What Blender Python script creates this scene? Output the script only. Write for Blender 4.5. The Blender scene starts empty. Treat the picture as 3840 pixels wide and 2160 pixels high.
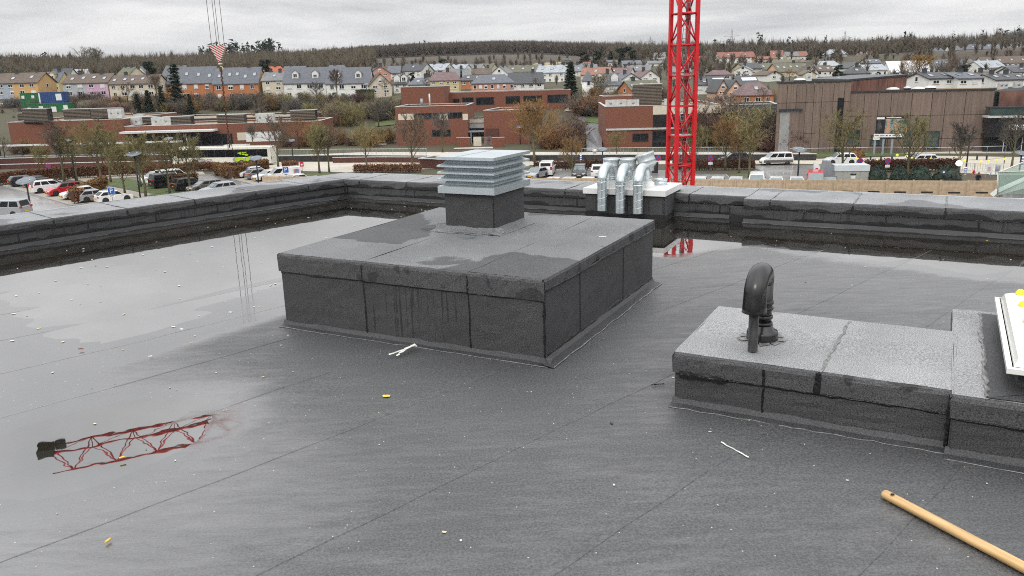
import bpy, bmesh, math, random
import numpy as np
from math import radians as R, sin, cos, pi, sqrt, atan2, hypot
from mathutils import Vector, Matrix
random.seed(7)
SC = bpy.context.scene
COL = SC.collection
# ------------------------------------------------------------------ camera
CAMZ = 13.5            # eye height over the car park; the roof lies 1.6 m below the eye
ROOF = 11.9
FPX, HOR, TILT = 3000.0, 289.0, 0.027
_u = -np.array([TILT, 1.0, (1080-HOR)/FPX]); _u /= np.linalg.norm(_u)
_f = np.array([0, 0, 1.0]); _y = _f-_u*(_f@_u); _y /= np.linalg.norm(_y); _x = np.cross(_y, _u)
CR = np.array([_x, _y, _u])                       # camera axes -> world axes
cam = bpy.data.cameras.new('camera'); camo = bpy.data.objects.new('camera', cam); COL.objects.link(camo)
cam.sensor_width = 36.0; cam.lens = 36.0*FPX/3840; cam.clip_start = 0.05; cam.clip_end = 20000
r_, d_, f_ = CR[:, 0], CR[:, 1], CR[:, 2]
camo.matrix_world = Matrix(((r_[0], -d_[0], -f_[0], 0), (r_[1], -d_[1], -f_[1], 0), (r_[2], -d_[2], -f_[2], CAMZ), (0, 0, 0, 1)))
SC.camera = camo
# ------------------------------------------------------------------ overcast sky, soft sun
HAZE = .00005
SUN_EL, SUN_AZ = R(38), R(205)                    # azimuth clockwise from +Y
world = bpy.data.worlds.new('World'); SC.world = world; world.use_nodes = True
nt = world.node_tree; nt.nodes.clear()
def WN(t, **k):
    n = nt.nodes.new(t)
    for a, b in k.items(): setattr(n, a, b)
    return n
def wmath(op, a, b=None, clamp=False):
    n = WN('ShaderNodeMath', operation=op, use_clamp=clamp)
    for i, v in enumerate((a, b)):
        if v is None: continue
        if isinstance(v, (int, float)): n.inputs[i].default_value = v
        else: nt.links.new(v, n.inputs[i])
    return n.outputs[0]
sky = WN('ShaderNodeTexSky', sky_type='NISHITA', sun_disc=False, sun_elevation=SUN_EL, sun_rotation=SUN_AZ)
bw = WN('ShaderNodeRGBToBW'); nt.links.new(sky.outputs[0], bw.inputs[0])
tc = WN('ShaderNodeTexCoord'); sp = WN('ShaderNodeSeparateXYZ'); nt.links.new(tc.outputs['Generated'], sp.inputs[0])
zc = wmath('MAXIMUM', sp.outputs[2], 0.0)
den = wmath('ADD', zc, 0.09)
cmb = WN('ShaderNodeCombineXYZ'); nt.links.new(wmath('DIVIDE', sp.outputs[0], den), cmb.inputs[0]); nt.links.new(wmath('DIVIDE', sp.outputs[1], den), cmb.inputs[1])
n1 = WN('ShaderNodeTexNoise'); n1.inputs['Scale'].default_value = 0.42; n1.inputs['Detail'].default_value = 7; n1.inputs['Roughness'].default_value = 0.55; n1.inputs['Distortion'].default_value = 0.4
nt.links.new(cmb.outputs[0], n1.inputs['Vector'])
ramp = WN('ShaderNodeValToRGB'); e = ramp.color_ramp.elements
e[0].position = 0.36; e[0].color = (0.54, 0.555, 0.58, 1); e[1].position = 0.60; e[1].color = (1.0, 1.0, 0.995, 1)
nt.links.new(n1.outputs[0], ramp.inputs[0])
cie = wmath('MULTIPLY', wmath('ADD', wmath('MULTIPLY', zc, 2.5), 0.82), 0.66)     # overcast: the zenith some three times as bright as the horizon
mx = WN('ShaderNodeMix', data_type='RGBA', blend_type='MULTIPLY'); mx.inputs[0].default_value = 1.0
nt.links.new(ramp.outputs[0], mx.inputs[6]); nt.links.new(cie, mx.inputs[7])
ad = WN('ShaderNodeMix', data_type='RGBA', blend_type='ADD'); ad.inputs[0].default_value = 1.0
veil = wmath('MULTIPLY', bw.outputs[0], 0.012)
nt.links.new(mx.outputs[2], ad.inputs[6]); nt.links.new(veil, ad.inputs[7])
bg = WN('ShaderNodeBackground'); bg.inputs[1].default_value = 1.0; nt.links.new(ad.outputs[2], bg.inputs[0])
wo = WN('ShaderNodeOutputWorld'); nt.links.new(bg.outputs[0], wo.inputs[0])
sl = bpy.data.lights.new('sun', 'SUN'); sl.energy = 0.6; sl.angle = R(20); sl.color = (1, .97, .93)
so = bpy.data.objects.new('sun', sl); COL.objects.link(so)
sd = Vector((sin(SUN_AZ)*cos(SUN_EL), cos(SUN_AZ)*cos(SUN_EL), sin(SUN_EL)))
so.rotation_euler = sd.to_track_quat('Z', 'Y').to_euler(); so.location = (0, -20, 60)
SC.view_settings.view_transform = 'Standard'; SC.view_settings.look = 'None'
SC.view_settings.exposure = 0.32; SC.view_settings.gamma = 1.0; SC.view_settings.use_curve_mapping = False
SC.cycles.use_denoising = False; SC.cycles.filter_width = 1.05; SC.cycles.max_bounces = 6; SC.cycles.diffuse_bounces = 2; SC.cycles.glossy_bounces = 3; SC.cycles.transparent_max_bounces = 12
SC.cycles.caustics_reflective = False; SC.cycles.caustics_refractive = False
# ------------------------------------------------------------------ surveying helpers: a sighting becomes a place
def ray(px, py): return CR @ np.array([px-1920.0, py-1080.0, FPX])
def at(px, py, z=0.0):
    d = ray(px, py); t = (z-CAMZ)/d[2]; return Vector((d[0]*t, d[1]*t, z))
def far(px, py, dist):
    d = ray(px, py); t = dist/d[1]; return Vector((d[0]*t, dist, CAMZ+d[2]*t))
# ------------------------------------------------------------------ object helpers
def link(o, parent=None):
    COL.objects.link(o)
    if parent is not None: o.parent = parent
    return o
def tag(o, label=None, cat=None, group=None, kind=None):
    if label: o['label'] = label
    if cat: o['category'] = cat
    if group: o['group'] = group
    if kind: o['kind'] = kind
    return o
def thing(name, label, cat, loc=(0, 0, 0), rz=0.0, group=None):
    o = bpy.data.objects.new(name, None); o.empty_display_size = .2; link(o)
    o.location = loc; o.rotation_euler = (0, 0, rz)
    return tag(o, label, cat, group)
def dup(root, loc, rz=0.0, label=None, scale=None, group=None):
    r = root.copy(); COL.objects.link(r); r.location = loc; r.rotation_euler = (0, 0, rz)
    if scale is not None: r.scale = scale if hasattr(scale, '__len__') else (scale,)*3
    if label: r['label'] = label
    if group: r['group'] = group
    for ch in list(root.children):
        c = ch.copy(); COL.objects.link(c); c.parent = r
        for g in ch.children:
            d = g.copy(); COL.objects.link(d); d.parent = c
    return r
def ordn(i):
    w = ['first', 'second', 'third', 'fourth', 'fifth', 'sixth', 'seventh', 'eighth', 'ninth', 'tenth', 'eleventh', 'twelfth', 'thirteenth', 'fourteenth', 'fifteenth', 'sixteenth', 'seventeenth', 'eighteenth', 'nineteenth', 'twentieth']
    if i < 20: return w[i]
    t = ['', '', 'twenty', 'thirty', 'forty', 'fifty', 'sixty'][(i+1)//10]
    u = (i+1) % 10
    return {20: 'twentieth', 30: 'thirtieth', 40: 'fortieth', 50: 'fiftieth'}.get(i+1) or t+'-'+w[u-1]
class MB:
    """collects shapes; build() links them as ONE mesh object (or gives the mesh)"""
    def __init__(s): s.v = []; s.f = []; s.m = []; s.sm = []
    def add(s, vs, fs, m=0, smooth=False):
        b = len(s.v); s.v += [tuple(p) for p in vs]
        for f in fs: s.f.append(tuple(b+i for i in f)); s.m.append(m); s.sm.append(smooth)
        return s
    def box(s, c, d, m=0, rz=0.0):
        x, y, z = d[0]/2, d[1]/2, d[2]/2; ca, sa = cos(rz), sin(rz); vs = []
        for a, b, e in ((-x, -y, -z), (x, -y, -z), (x, y, -z), (-x, y, -z), (-x, -y, z), (x, -y, z), (x, y, z), (-x, y, z)):
            vs.append((c[0]+a*ca-b*sa, c[1]+a*sa+b*ca, c[2]+e))
        return s.add(vs, [(0, 3, 2, 1), (4, 5, 6, 7), (0, 1, 5, 4), (1, 2, 6, 5), (2, 3, 7, 6), (3, 0, 4, 7)], m)
    def bx(s, a, b, m=0):
        return s.box([(a[i]+b[i])/2 for i in range(3)], [abs(b[i]-a[i]) for i in range(3)], m)
    def prism(s, poly, z0, z1, m=0):
        n = len(poly); vs = [(p[0], p[1], z0) for p in poly]+[(p[0], p[1], z1) for p in poly]
        ar = sum(poly[i][0]*poly[(i+1) % n][1]-poly[(i+1) % n][0]*poly[i][1] for i in range(n))
        fs = [tuple(range(n-1, -1, -1)), tuple(range(n, 2*n))]+[(i, (i+1) % n, n+(i+1) % n, n+i) for i in range(n)]
        if ar < 0: fs = [tuple(reversed(f)) for f in fs]
        return s.add(vs, fs, m)
    def tube(s, p0, p1, r0, r1=None, n=8, m=0, caps=True, smooth=True):
        r1 = r0 if r1 is None else r1
        p0, p1 = Vector(p0), Vector(p1); d = (p1-p0)
        if d.length < 1e-6: return s
        d.normalize(); a = d.orthogonal().normalized(); b = d.cross(a); vs = []
        for p, r in ((p0, r0), (p1, r1)):
            for i in range(n):
                t = 2*pi*i/n; vs.append(p+a*(r*cos(t))+b*(r*sin(t)))
        s.add(vs, [(i, (i+1) % n, n+(i+1) % n, n+i) for i in range(n)], m, smooth)
        if caps:
            k = len(s.v)-2*n
            s.f.append(tuple(k+i for i in range(n-1, -1, -1))); s.m.append(m); s.sm.append(False)
            s.f.append(tuple(k+n+i for i in range(n))); s.m.append(m); s.sm.append(False)
        return s
    def path(s, pts, rads, n=8, m=0, caps=True):
        """tube along a polyline"""
        pts = [Vector(p) for p in pts]; k = len(pts)
        if not hasattr(rads, '__len__'): rads = [rads]*k
        t0 = (pts[1]-pts[0]).normalized(); a = t0.orthogonal().normalized(); vs = []
        for i, p in enumerate(pts):
            t = (pts[min(i+1, k-1)]-pts[max(i-1, 0)]).normalized()
            a = (a-t*a.dot(t)).normalized(); b = t.cross(a)
            for j in range(n):
                q = 2*pi*j/n; vs.append(p+a*(rads[i]*cos(q))+b*(rads[i]*sin(q)))
        fs = [(i*n+j, i*n+(j+1) % n, (i+1)*n+(j+1) % n, (i+1)*n+j) for i in range(k-1) for j in range(n)]
        s.add(vs, fs, m, True)
        if caps:
            b0 = len(s.v)-k*n
            s.f.append(tuple(b0+j for j in range(n-1, -1, -1))); s.m.append(m); s.sm.append(False)
            s.f.append(tuple(b0+(k-1)*n+j for j in range(n))); s.m.append(m); s.sm.append(False)
        return s
    def lathe(s, prof, c=(0, 0, 0), n=24, m=0, smooth=True):
        k = len(prof); vs = []
        for r, z in prof:
            for j in range(n):
                q = 2*pi*j/n; vs.append((c[0]+r*cos(q), c[1]+r*sin(q), c[2]+z))
        return s.add(vs, [(i*n+j, i*n+(j+1) % n, (i+1)*n+(j+1) % n, (i+1)*n+j) for i in range(k-1) for j in range(n)], m, smooth)
    def quad(s, a, b, c, d, m=0): return s.add([a, b, c, d], [(0, 1, 2, 3)], m)
    def mesh(s, name, mats):
        me = bpy.data.meshes.new(name); me.from_pydata(s.v, [], s.f)
        for mt in (mats if isinstance(mats, (list, tuple)) else [mats]): me.materials.append(mt)
        me.polygons.foreach_set('material_index', s.m); me.polygons.foreach_set('use_smooth', s.sm)
        me.update(); return me
    def build(s, name, mats, parent=None, loc=None, rz=None):
        o = bpy.data.objects.new(name, s.mesh(name, mats)); link(o, parent)
        if loc is not None: o.location = loc
        if rz is not None: o.rotation_euler = (0, 0, rz)
        return o
def inst(name, me, parent=None, loc=(0, 0, 0), rot=(0, 0, 0), scale=(1, 1, 1)):
    o = bpy.data.objects.new(name, me); link(o, parent); o.location = loc; o.rotation_euler = rot; o.scale = scale; return o
def text_mesh(txt, size, ext=0.0, align='CENTER'):
    cu = bpy.data.curves.new('lettering', 'FONT'); cu.body = txt; cu.size = size; cu.extrude = ext; cu.align_x = align; cu.align_y = 'CENTER'; cu.resolution_u = 3
    o = bpy.data.objects.new('lettering', cu); COL.objects.link(o)
    me = bpy.data.meshes.new_from_object(o.evaluated_get(bpy.context.evaluated_depsgraph_get()))
    bpy.data.objects.remove(o); bpy.data.curves.remove(cu); return me
# ------------------------------------------------------------------ materials
MATS = {}
def mat(name, col, rough=.6, metal=0.0, var=.12, scale=2.0, bump=0.0, bscale=40.0, spec=.5, rnd=0.0, ior=None, stretch=(1, 1, 1), col2=None, lo=.35, hi=.65, detail=5, emit=None, coat=0.0):
    if name in MATS: return MATS[name]
    m = bpy.data.materials.new(name); m.use_nodes = True; t = m.node_tree; p = t.nodes['Principled BSDF']; MATS[name] = m
    L = t.links.new
    p.inputs['Roughness'].default_value = rough; p.inputs['Metallic'].default_value = metal
    p.inputs['Specular IOR Level'].default_value = spec
    if ior: p.inputs['IOR'].default_value = ior
    if coat: p.inputs['Coat Weight'].default_value = coat; p.inputs['Coat Roughness'].default_value = .08
    tcn = t.nodes.new('ShaderNodeTexCoord'); mp = t.nodes.new('ShaderNodeMapping'); mp.inputs['Scale'].default_value = stretch; L(tcn.outputs['Object'], mp.inputs[0])
    n = t.nodes.new('ShaderNodeTexNoise'); n.inputs['Scale'].default_value = scale; n.inputs['Detail'].default_value = detail; n.inputs['Roughness'].default_value = .6
    L(mp.outputs[0], n.inputs['Vector'])
    r = t.nodes.new('ShaderNodeValToRGB'); e = r.color_ramp.elements; e[0].position = lo; e[1].position = hi
    c2 = col2 or tuple(min(1, c*(1+var)) for c in col); c1 = col if col2 else tuple(c*(1-var) for c in col)
    e[0].color = (*c1, 1); e[1].color = (*c2, 1); L(n.outputs[0], r.inputs[0]); out = r.outputs[0]
    if rnd:
        oi = t.nodes.new('ShaderNodeObjectInfo'); hs = t.nodes.new('ShaderNodeHueSaturation')
        mr = t.nodes.new('ShaderNodeMapRange'); mr.inputs['To Min'].default_value = 1-rnd; mr.inputs['To Max'].default_value = 1+rnd; L(oi.outputs['Random'], mr.inputs[0]); L(mr.outputs[0], hs.inputs['Value'])
        mh = t.nodes.new('ShaderNodeMapRange'); mh.inputs['To Min'].default_value = .5-rnd*.06; mh.inputs['To Max'].default_value = .5+rnd*.06
        ml = t.nodes.new('ShaderNodeMath'); ml.operation = 'FRACT'; mk = t.nodes.new('ShaderNodeMath'); mk.operation = 'MULTIPLY'; mk.inputs[1].default_value = 7.31; L(oi.outputs['Random'], mk.inputs[0]); L(mk.outputs[0], ml.inputs[0]); L(ml.outputs[0], mh.inputs[0]); L(mh.outputs[0], hs.inputs['Hue'])
        L(out, hs.inputs['Color']); out = hs.outputs[0]
    L(out, p.inputs['Base Color'])
    if bump:
        nb = t.nodes.new('ShaderNodeTexNoise'); nb.inputs['Scale'].default_value = bscale; nb.inputs['Detail'].default_value = 3; L(mp.outputs[0], nb.inputs['Vector'])
        b = t.nodes.new('ShaderNodeBump'); b.inputs['Strength'].default_value = bump; b.inputs['Distance'].default_value = .02; L(nb.outputs[0], b.inputs['Height']); L(b.outputs[0], p.inputs['Normal'])
    if emit: p.inputs['Emission Color'].default_value = (*emit[:3], 1); p.inputs['Emission Strength'].default_value = emit[3]
    return m
def felt(name, lo, hi, patch=None, streak=0.0, rough=.75, ps=1.1, thr=.55, damp=None):
    """slate-granule roofing felt: speckle, worn blotches, damp patches with an edge, water runs"""
    m = bpy.data.materials.new(name); m.use_nodes = True; t = m.node_tree; p = t.nodes['Principled BSDF']; L = t.links.new; MATS[name] = m
    tcn = t.nodes.new('ShaderNodeTexCoord'); V = tcn.outputs['Object']
    def noise(sc, det=2, vec=V, ro=.5, dist=0.0):
        n = t.nodes.new('ShaderNodeTexNoise'); n.inputs['Scale'].default_value = sc; n.inputs['Detail'].default_value = det; n.inputs['Roughness'].default_value = ro; n.inputs['Distortion'].default_value = dist; L(vec, n.inputs['Vector']); return n.outputs[0]
    def rampn(src, a, b, ca, cb):
        r = t.nodes.new('ShaderNodeValToRGB'); e = r.color_ramp.elements; e[0].position = a; e[1].position = b; e[0].color = (*ca, 1); e[1].color = (*cb, 1); L(src, r.inputs[0]); return r.outputs[0]
    def mixc(fac, a, b, mode='MIX'):
        x = t.nodes.new('ShaderNodeMix'); x.data_type = 'RGBA'; x.blend_type = mode
        if isinstance(fac, (int, float)): x.inputs[0].default_value = fac
        else: L(fac, x.inputs[0])
        for i, c in ((6, a), (7, b)):
            if isinstance(c, tuple): x.inputs[i].default_value = (*c, 1)
            else: L(c, x.inputs[i])
        return x.outputs[2]
    g = noise(170, 3, ro=.75)
    col = rampn(g, .36, .66, lo, hi)
    bl = noise(1.7, 5, ro=.6)
    col = mixc(.55, col, rampn(bl, .3, .7, (.62, .62, .63), (1.25, 1.25, 1.25)), 'MULTIPLY')
    if patch is not None:
        pm = rampn(noise(ps, 6, ro=.5, dist=.3), thr, thr+.02, (0, 0, 0), (1, 1, 1))
        col = mixc(pm, col, mixc(1.0, col, patch, 'MULTIPLY'))
    if streak:
        mp = t.nodes.new('ShaderNodeMapping'); mp.inputs['Scale'].default_value = (58, 58, .9); L(V, mp.inputs[0])
        st = rampn(noise(1.0, 3, mp.outputs[0], ro=.6), .57, .59, (0, 0, 0), (1, 1, 1))
        gate = rampn(noise(3.4, 2), .42, .50, (0, 0, 0), (1, 1, 1))
        fac = t.nodes.new('ShaderNodeMath'); fac.operation = 'MULTIPLY'; L(st, fac.inputs[0]); L(gate, fac.inputs[1])
        f2 = t.nodes.new('ShaderNodeMath'); f2.operation = 'MULTIPLY'; f2.inputs[1].default_value = streak; L(fac.outputs[0], f2.inputs[0])
        col = mixc(f2.outputs[0], col, (.006, .006, .006))
    if damp is not None:                                            # tide line: damp below this height, with an uneven edge
        sx = t.nodes.new('ShaderNodeSeparateXYZ'); L(V, sx.inputs[0])
        a = t.nodes.new('ShaderNodeMath'); a.operation = 'MULTIPLY_ADD'; L(noise(3.5, 6), a.inputs[0]); a.inputs[1].default_value = .16; L(sx.outputs[2], a.inputs[2])
        dm = rampn(a.outputs[0], damp+.08, damp+.084, (1, 1, 1), (0, 0, 0))
        col = mixc(dm, col, mixc(1.0, col, (.20, .20, .21), 'MULTIPLY'))
    L(col, p.inputs['Base Color']); p.inputs['Roughness'].default_value = rough; p.inputs['Specular IOR Level'].default_value = .45
    b = t.nodes.new('ShaderNodeBump'); b.inputs['Strength'].default_value = .55; b.inputs['Distance'].default_value = .004; L(g, b.inputs['Height'])
    b2 = t.nodes.new('ShaderNodeBump'); b2.inputs['Strength'].default_value = .25; b2.inputs['Distance'].default_value = .05; L(noise(5, 3), b2.inputs['Height']); L(b2.outputs[0], b.inputs['Normal']); L(b.outputs[0], p.inputs['Normal'])
    return m
# ================================================================== THE ROOF
F_DECK_LO, F_DECK_HI = (.010, .0105, .011), (.076, .078, .081)
M_side = felt('felt_side', (.012, .012, .0125), (.094, .095, .097), streak=.6)
M_side2 = felt('felt_side_plain', (.012, .012, .0125), (.100, .101, .103))
M_damp = felt('felt_upstand', (.014, .014, .0145), (.105, .107, .110), streak=.5, damp=.075)
M_fascp = felt('felt_fascia_stained', (.018, .018, .019), (.14, .141, .145), damp=.195)
M_fascia = felt('felt_fascia', (.018, .018, .019), (.12, .121, .124), patch=(.5, .5, .51), ps=4.5, thr=.58)
M_capp = felt('felt_cap_pale', (.10, .103, .106), (.44, .45, .46), patch=(.6, .6, .61), ps=1.0, thr=.58)
M_cap = felt('felt_cap', (.055, .057, .059), (.29, .295, .30), patch=(.45, .45, .46), ps=1.15, thr=.56)
M_capl = felt('felt_cap_light', (.10, .104, .105), (.47, .475, .475), patch=(.8, .8, .8), ps=.8, thr=.6)
M_flash = felt('felt_flashing', (.012, .0125, .013), (.080, .082, .085), rough=.5)
M_wetf = felt('felt_soaked', (.006, .006, .0065), (.035, .036, .038), rough=.4)
M_bit = mat('bitumen', (.006, .006, .0065), rough=.28, var=.3, scale=30, bump=.4, bscale=60)
M_bleed = mat('bitumen_grey', (.17, .17, .165), rough=.5, var=.5, scale=25, bump=.4, bscale=50)
M_trim = mat('trim_metal', (.78, .80, .82), rough=.28, metal=.7, var=.1, scale=6)

def jit(a): return random.uniform(-a, a)
def sheet(mb, prof, x0, x1, n=10, j=.0015, m=0, close=True):
    """extrude an open profile [(y,z)] along x with slight unevenness; the ends get thin closing faces"""
    k = len(prof); vs = []
    for i in range(n+1):
        x = x0+(x1-x0)*i/n
        for (y, z) in prof: vs.append((x+(jit(j) if 0 < i < n else jit(j*1.5)), y+jit(j), z+jit(j)))
    fs = [(i*k+a, i*k+a+1, (i+1)*k+a+1, (i+1)*k+a) for i in range(n) for a in range(k-1)]
    return mb.add(vs, fs, m, False)
def slab(mb, a, b, t, m=0, nu=6, nv=4, j=.002):
    """upright sheet from a to b (local xy points), z-range t=(z0,z1): an uneven face with returned edges, standing th proud"""
    (x0, y0), (x1, y1) = a, b; dx, dy = x1-x0, y1-y0; L = hypot(dx, dy); nx, ny = dy/L, -dx/L; th = .006
    vs = []
    for i in range(nu+1):
        for k in range(nv+1):
            e = 0 if (i in (0, nu) or k in (0, nv)) else jit(j)
            q = i/nu; z = t[0]+(t[1]-t[0])*k/nv
            vs.append((x0+dx*q+nx*(th+e), y0+dy*q+ny*(th+e), z))
    w = nv+1
    mb.add(vs, [(i*w+k, (i+1)*w+k, (i+1)*w+k+1, i*w+k+1) for i in range(nu) for k in range(nv)], m)
    b0 = [(x0, y0, t[0]), (x1, y1, t[0]), (x1, y1, t[1]), (x0, y0, t[1])]
    f0 = [(x0+nx*th, y0+ny*th, t[0]), (x1+nx*th, y1+ny*th, t[0]), (x1+nx*th, y1+ny*th, t[1]), (x0+nx*th, y0+ny*th, t[1])]
    for q in range(4):
        mb.add([b0[q], b0[(q+1) % 4], f0[(q+1) % 4], f0[q]], [(0, 1, 2, 3)], m)
    return mb
def strip3(mb, pts, w, up=(0, 0, 1), h=.003, m=0):
    """uneven raised bead along a polyline lying on a surface with the given normal"""
    up = Vector(up); pts = [Vector(p) for p in pts]; vs = []; k = len(pts)
    for i, p in enumerate(pts):
        t = (pts[min(i+1, k-1)]-pts[max(0, i-1)]).normalized(); s = t.cross(up).normalized(); ww = w*random.uniform(.55, 1.25)
        vs += [p-s*ww/2, p+up*h, p+s*ww/2]
    return mb.add(vs, [(i*3+a, i*3+a+1, (i+1)*3+a+1, (i+1)*3+a) for i in range(k-1) for a in (0, 1)], m)
def wob(a, b, n, j=.004):
    a, b = Vector(a), Vector(b); return [a.lerp(b, i/n)+(Vector((jit(j), jit(j), 0)) if 0 < i < n else Vector()) for i in range(n+1)]

# ---- the deck: overlapping felt strips laid at 45 degrees, dished where the water stands
C45 = sqrt(.5)
def ts(x, y): return (x-y)*C45, (x+y)*C45
def xy(t, s): return (s+t)*C45, (s-t)*C45
def smooth(a, b, x):
    q = np.clip((x-a)/(b-a), 0, 1); return q*q*(3-2*q)
_ph = np.random.RandomState(3).uniform(0, 6.28, (14,)); _dr = np.random.RandomState(4).uniform(-1, 1, (14, 2))
def wav(t, s, f0=1.0):
    o = 0*t
    for i in range(14):
        f = f0*(1.0+.55*i); o = o+np.sin(f*(_dr[i, 0]*t*1.6+_dr[i, 1]*s*.6)+_ph[i])/(1+.5*i)
    return o/3.2
def deck_h(t, s):
    """height above the standing water, metres"""
    h = .0105+.0022*wav(t, s, 1.3)+.0012*wav(t*1.7+3, s*.8, 4.0)
    p1 = .021*smooth(-5.35, -8.6, t)*smooth(1.15, 2.6, s)+.0085*smooth(-4.8, -5.6, t)*smooth(.9, 1.9, s)
    p2 = .0105*np.exp(-(((t+3.78)/.60)**2+((s-1.02)/.78)**2)**1.5)
    p3 = .0135*smooth(6.1, 7.3, s)*smooth(-5.4, -4.9, t)+.013*smooth(5.5, 6.1, s)*smooth(-4.9, -4.5, t)*smooth(-3.55, -4.0, t)
    nw = PR[0]*(s+t)*C45+PR[1]*(s-t)*C45
    p3 = p3+.009*smooth(7.9, 8.5, nw)*smooth(-5.4, -4.9, t)
    film = .0052*smooth(-2.0, -4.4, t)*smooth(3.2, 1.2, s)
    return h-np.maximum(p1, p3)-p2-film
def wetness(t, s, h):
    sc = 2.45+2.3*smooth(-4.75, -5.25, t); left = smooth(-1.3, -4.0, t)*smooth(sc, sc-1.5, s)
    w = np.maximum(smooth(.0085, .0005, h), left*(.97+.12*wav(t, s, 2.2)))
    band = .32*smooth(.5, 1.0, wav(t*2.2, s*.35, 2.0))*smooth(3.0, 5.0, s)
    return np.clip(np.maximum(w, .16+.30*smooth(4.2, 6.6, s)+band), 0, 1)
def deck_material():
    m = bpy.data.materials.new('felt_deck'); m.use_nodes = True; t = m.node_tree; p = t.nodes['Principled BSDF']; L = t.links.new
    tcn = t.nodes.new('ShaderNodeTexCoord'); V = tcn.outputs['Object']
    at_ = t.nodes.new('ShaderNodeAttribute'); at_.attribute_name = 'wet'; W0 = at_.outputs['Fac']
    def noise(sc, det=2, ro=.5, vec=V):
        n = t.nodes.new('ShaderNodeTexNoise'); n.inputs['Scale'].default_value = sc; n.inputs['Detail'].default_value = det; n.inputs['Roughness'].default_value = ro; L(vec, n.inputs['Vector']); return n.outputs[0]
    def mth(op, a, b, clamp=True):
        n = t.nodes.new('ShaderNodeMath'); n.operation = op; n.use_clamp = clamp
        for i, v in enumerate((a, b)):
            if isinstance(v, (int, float)): n.inputs[i].default_value = v
            else: L(v, n.inputs[i])
        return n.outputs[0]
    def mr(src, a, b, c, d):
        n = t.nodes.new('ShaderNodeMapRange'); L(src, n.inputs[0])
        for i, v in enumerate((a, b, c, d)): n.inputs[i+1].default_value = v
        return n.outputs[0]
    mp = t.nodes.new('ShaderNodeMapping'); mp.inputs['Rotation'].default_value = (0, 0, -pi/4); mp.inputs['Scale'].default_value = (.55, 2.2, 1); L(V, mp.inputs[0])
    W = mth('ADD', W0, mr(noise(3.0, 6, .65, mp.outputs[0]), .3, .7, -.09, .09)); mp2 = t.nodes.new('ShaderNodeMapping'); mp2.inputs['Rotation'].default_value = (0, 0, -pi/4); mp2.inputs['Scale'].default_value = (3, 14, 1); L(V, mp2.inputs[0]); W = mth('ADD', W, mr(noise(1.6, 7, .7, mp2.outputs[0]), .3, .7, -.15, .15))
    g = noise(105, 3, .8)
    r = t.nodes.new('ShaderNodeValToRGB'); e = r.color_ramp.elements; e[0].position = .40; e[1].position = .62; e[0].color = (*F_DECK_LO, 1); e[1].color = (*F_DECK_HI, 1); L(g, r.inputs[0])
    bl = t.nodes.new('ShaderNodeValToRGB'); e = bl.color_ramp.elements; e[0].position = .3; e[1].position = .72; e[0].color = (.78, .78, .78, 1); e[1].color = (1.18, 1.18, 1.18, 1); L(noise(1.6, 6, .6, mp.outputs[0]), bl.inputs[0])
    x = t.nodes.new('ShaderNodeMix'); x.data_type = 'RGBA'; x.blend_type = 'MULTIPLY'; x.inputs[0].default_value = .8; L(r.outputs[0], x.inputs[6]); L(bl.outputs[0], x.inputs[7])
    y = t.nodes.new('ShaderNodeMix'); y.data_type = 'RGBA'; L(mr(W, .2, .9, 0, .75), y.inputs[0]); L(x.outputs[2], y.inputs[6]); y.inputs[7].default_value = (.022, .021, .020, 1)
    # a scatter of pale grit
    vo = t.nodes.new('ShaderNodeTexVoronoi'); vo.inputs['Scale'].default_value = 30; L(V, vo.inputs['Vector'])
    lt = mth('LESS_THAN', vo.outputs['Distance'], .085); ca = t.nodes.new('ShaderNodeSeparateColor'); L(vo.outputs['Color'], ca.inputs[0])
    pick = mth('MULTIPLY', lt, mth('GREATER_THAN', ca.outputs[0], .82))
    zc_ = t.nodes.new('ShaderNodeMix'); zc_.data_type = 'RGBA'; L(pick, zc_.inputs[0]); L(y.outputs[2], zc_.inputs[6]); zc_.inputs[7].default_value = (.5, .5, .46, 1)
    L(zc_.outputs[2], p.inputs['Base Color'])
    L(mr(W, .1, .8, .72, .45), p.inputs['Roughness'])
    p.inputs['Coat IOR'].default_value = 2.95
    L(mr(W, .12, .75, .30, 1.0), p.inputs['Coat Weight']); L(mr(W, .1, .95, .52, .035), p.inputs['Coat Roughness'])
    b = t.nodes.new('ShaderNodeBump'); b.inputs['Distance'].default_value = .004; L(g, b.inputs['Height']); L(mr(W, .15, .8, .7, .0), b.inputs['Strength']); L(b.outputs[0], p.inputs['Normal'])
    b2 = t.nodes.new('ShaderNodeBump'); b2.inputs['Distance'].default_value = .004; L(g, b2.inputs['Height']); L(mr(W, .35, .95, .42, .0), b2.inputs['Strength']); up_ = t.nodes.new('ShaderNodeCombineXYZ'); up_.inputs[2].default_value = 1.0; L(up_.outputs[0], b2.inputs['Normal']); L(b2.outputs[0], p.inputs['Coat Normal'])  # a water film lies level
    return m
M_deck = deck_material()
PITCH, LAP = .735, .085
PL, PR = np.array([.743, -.669]), np.array([.482, .876])       # inward/outward normals of the left and rear parapets
deck = bpy.data.objects.new('roof_deck', None); link(deck); deck.location = (0, 0, ROOF); tag(deck, kind='structure')
edges = [-.9-PITCH*k for k in range(-6, 13)]
edges.sort()
NV = 12
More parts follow.
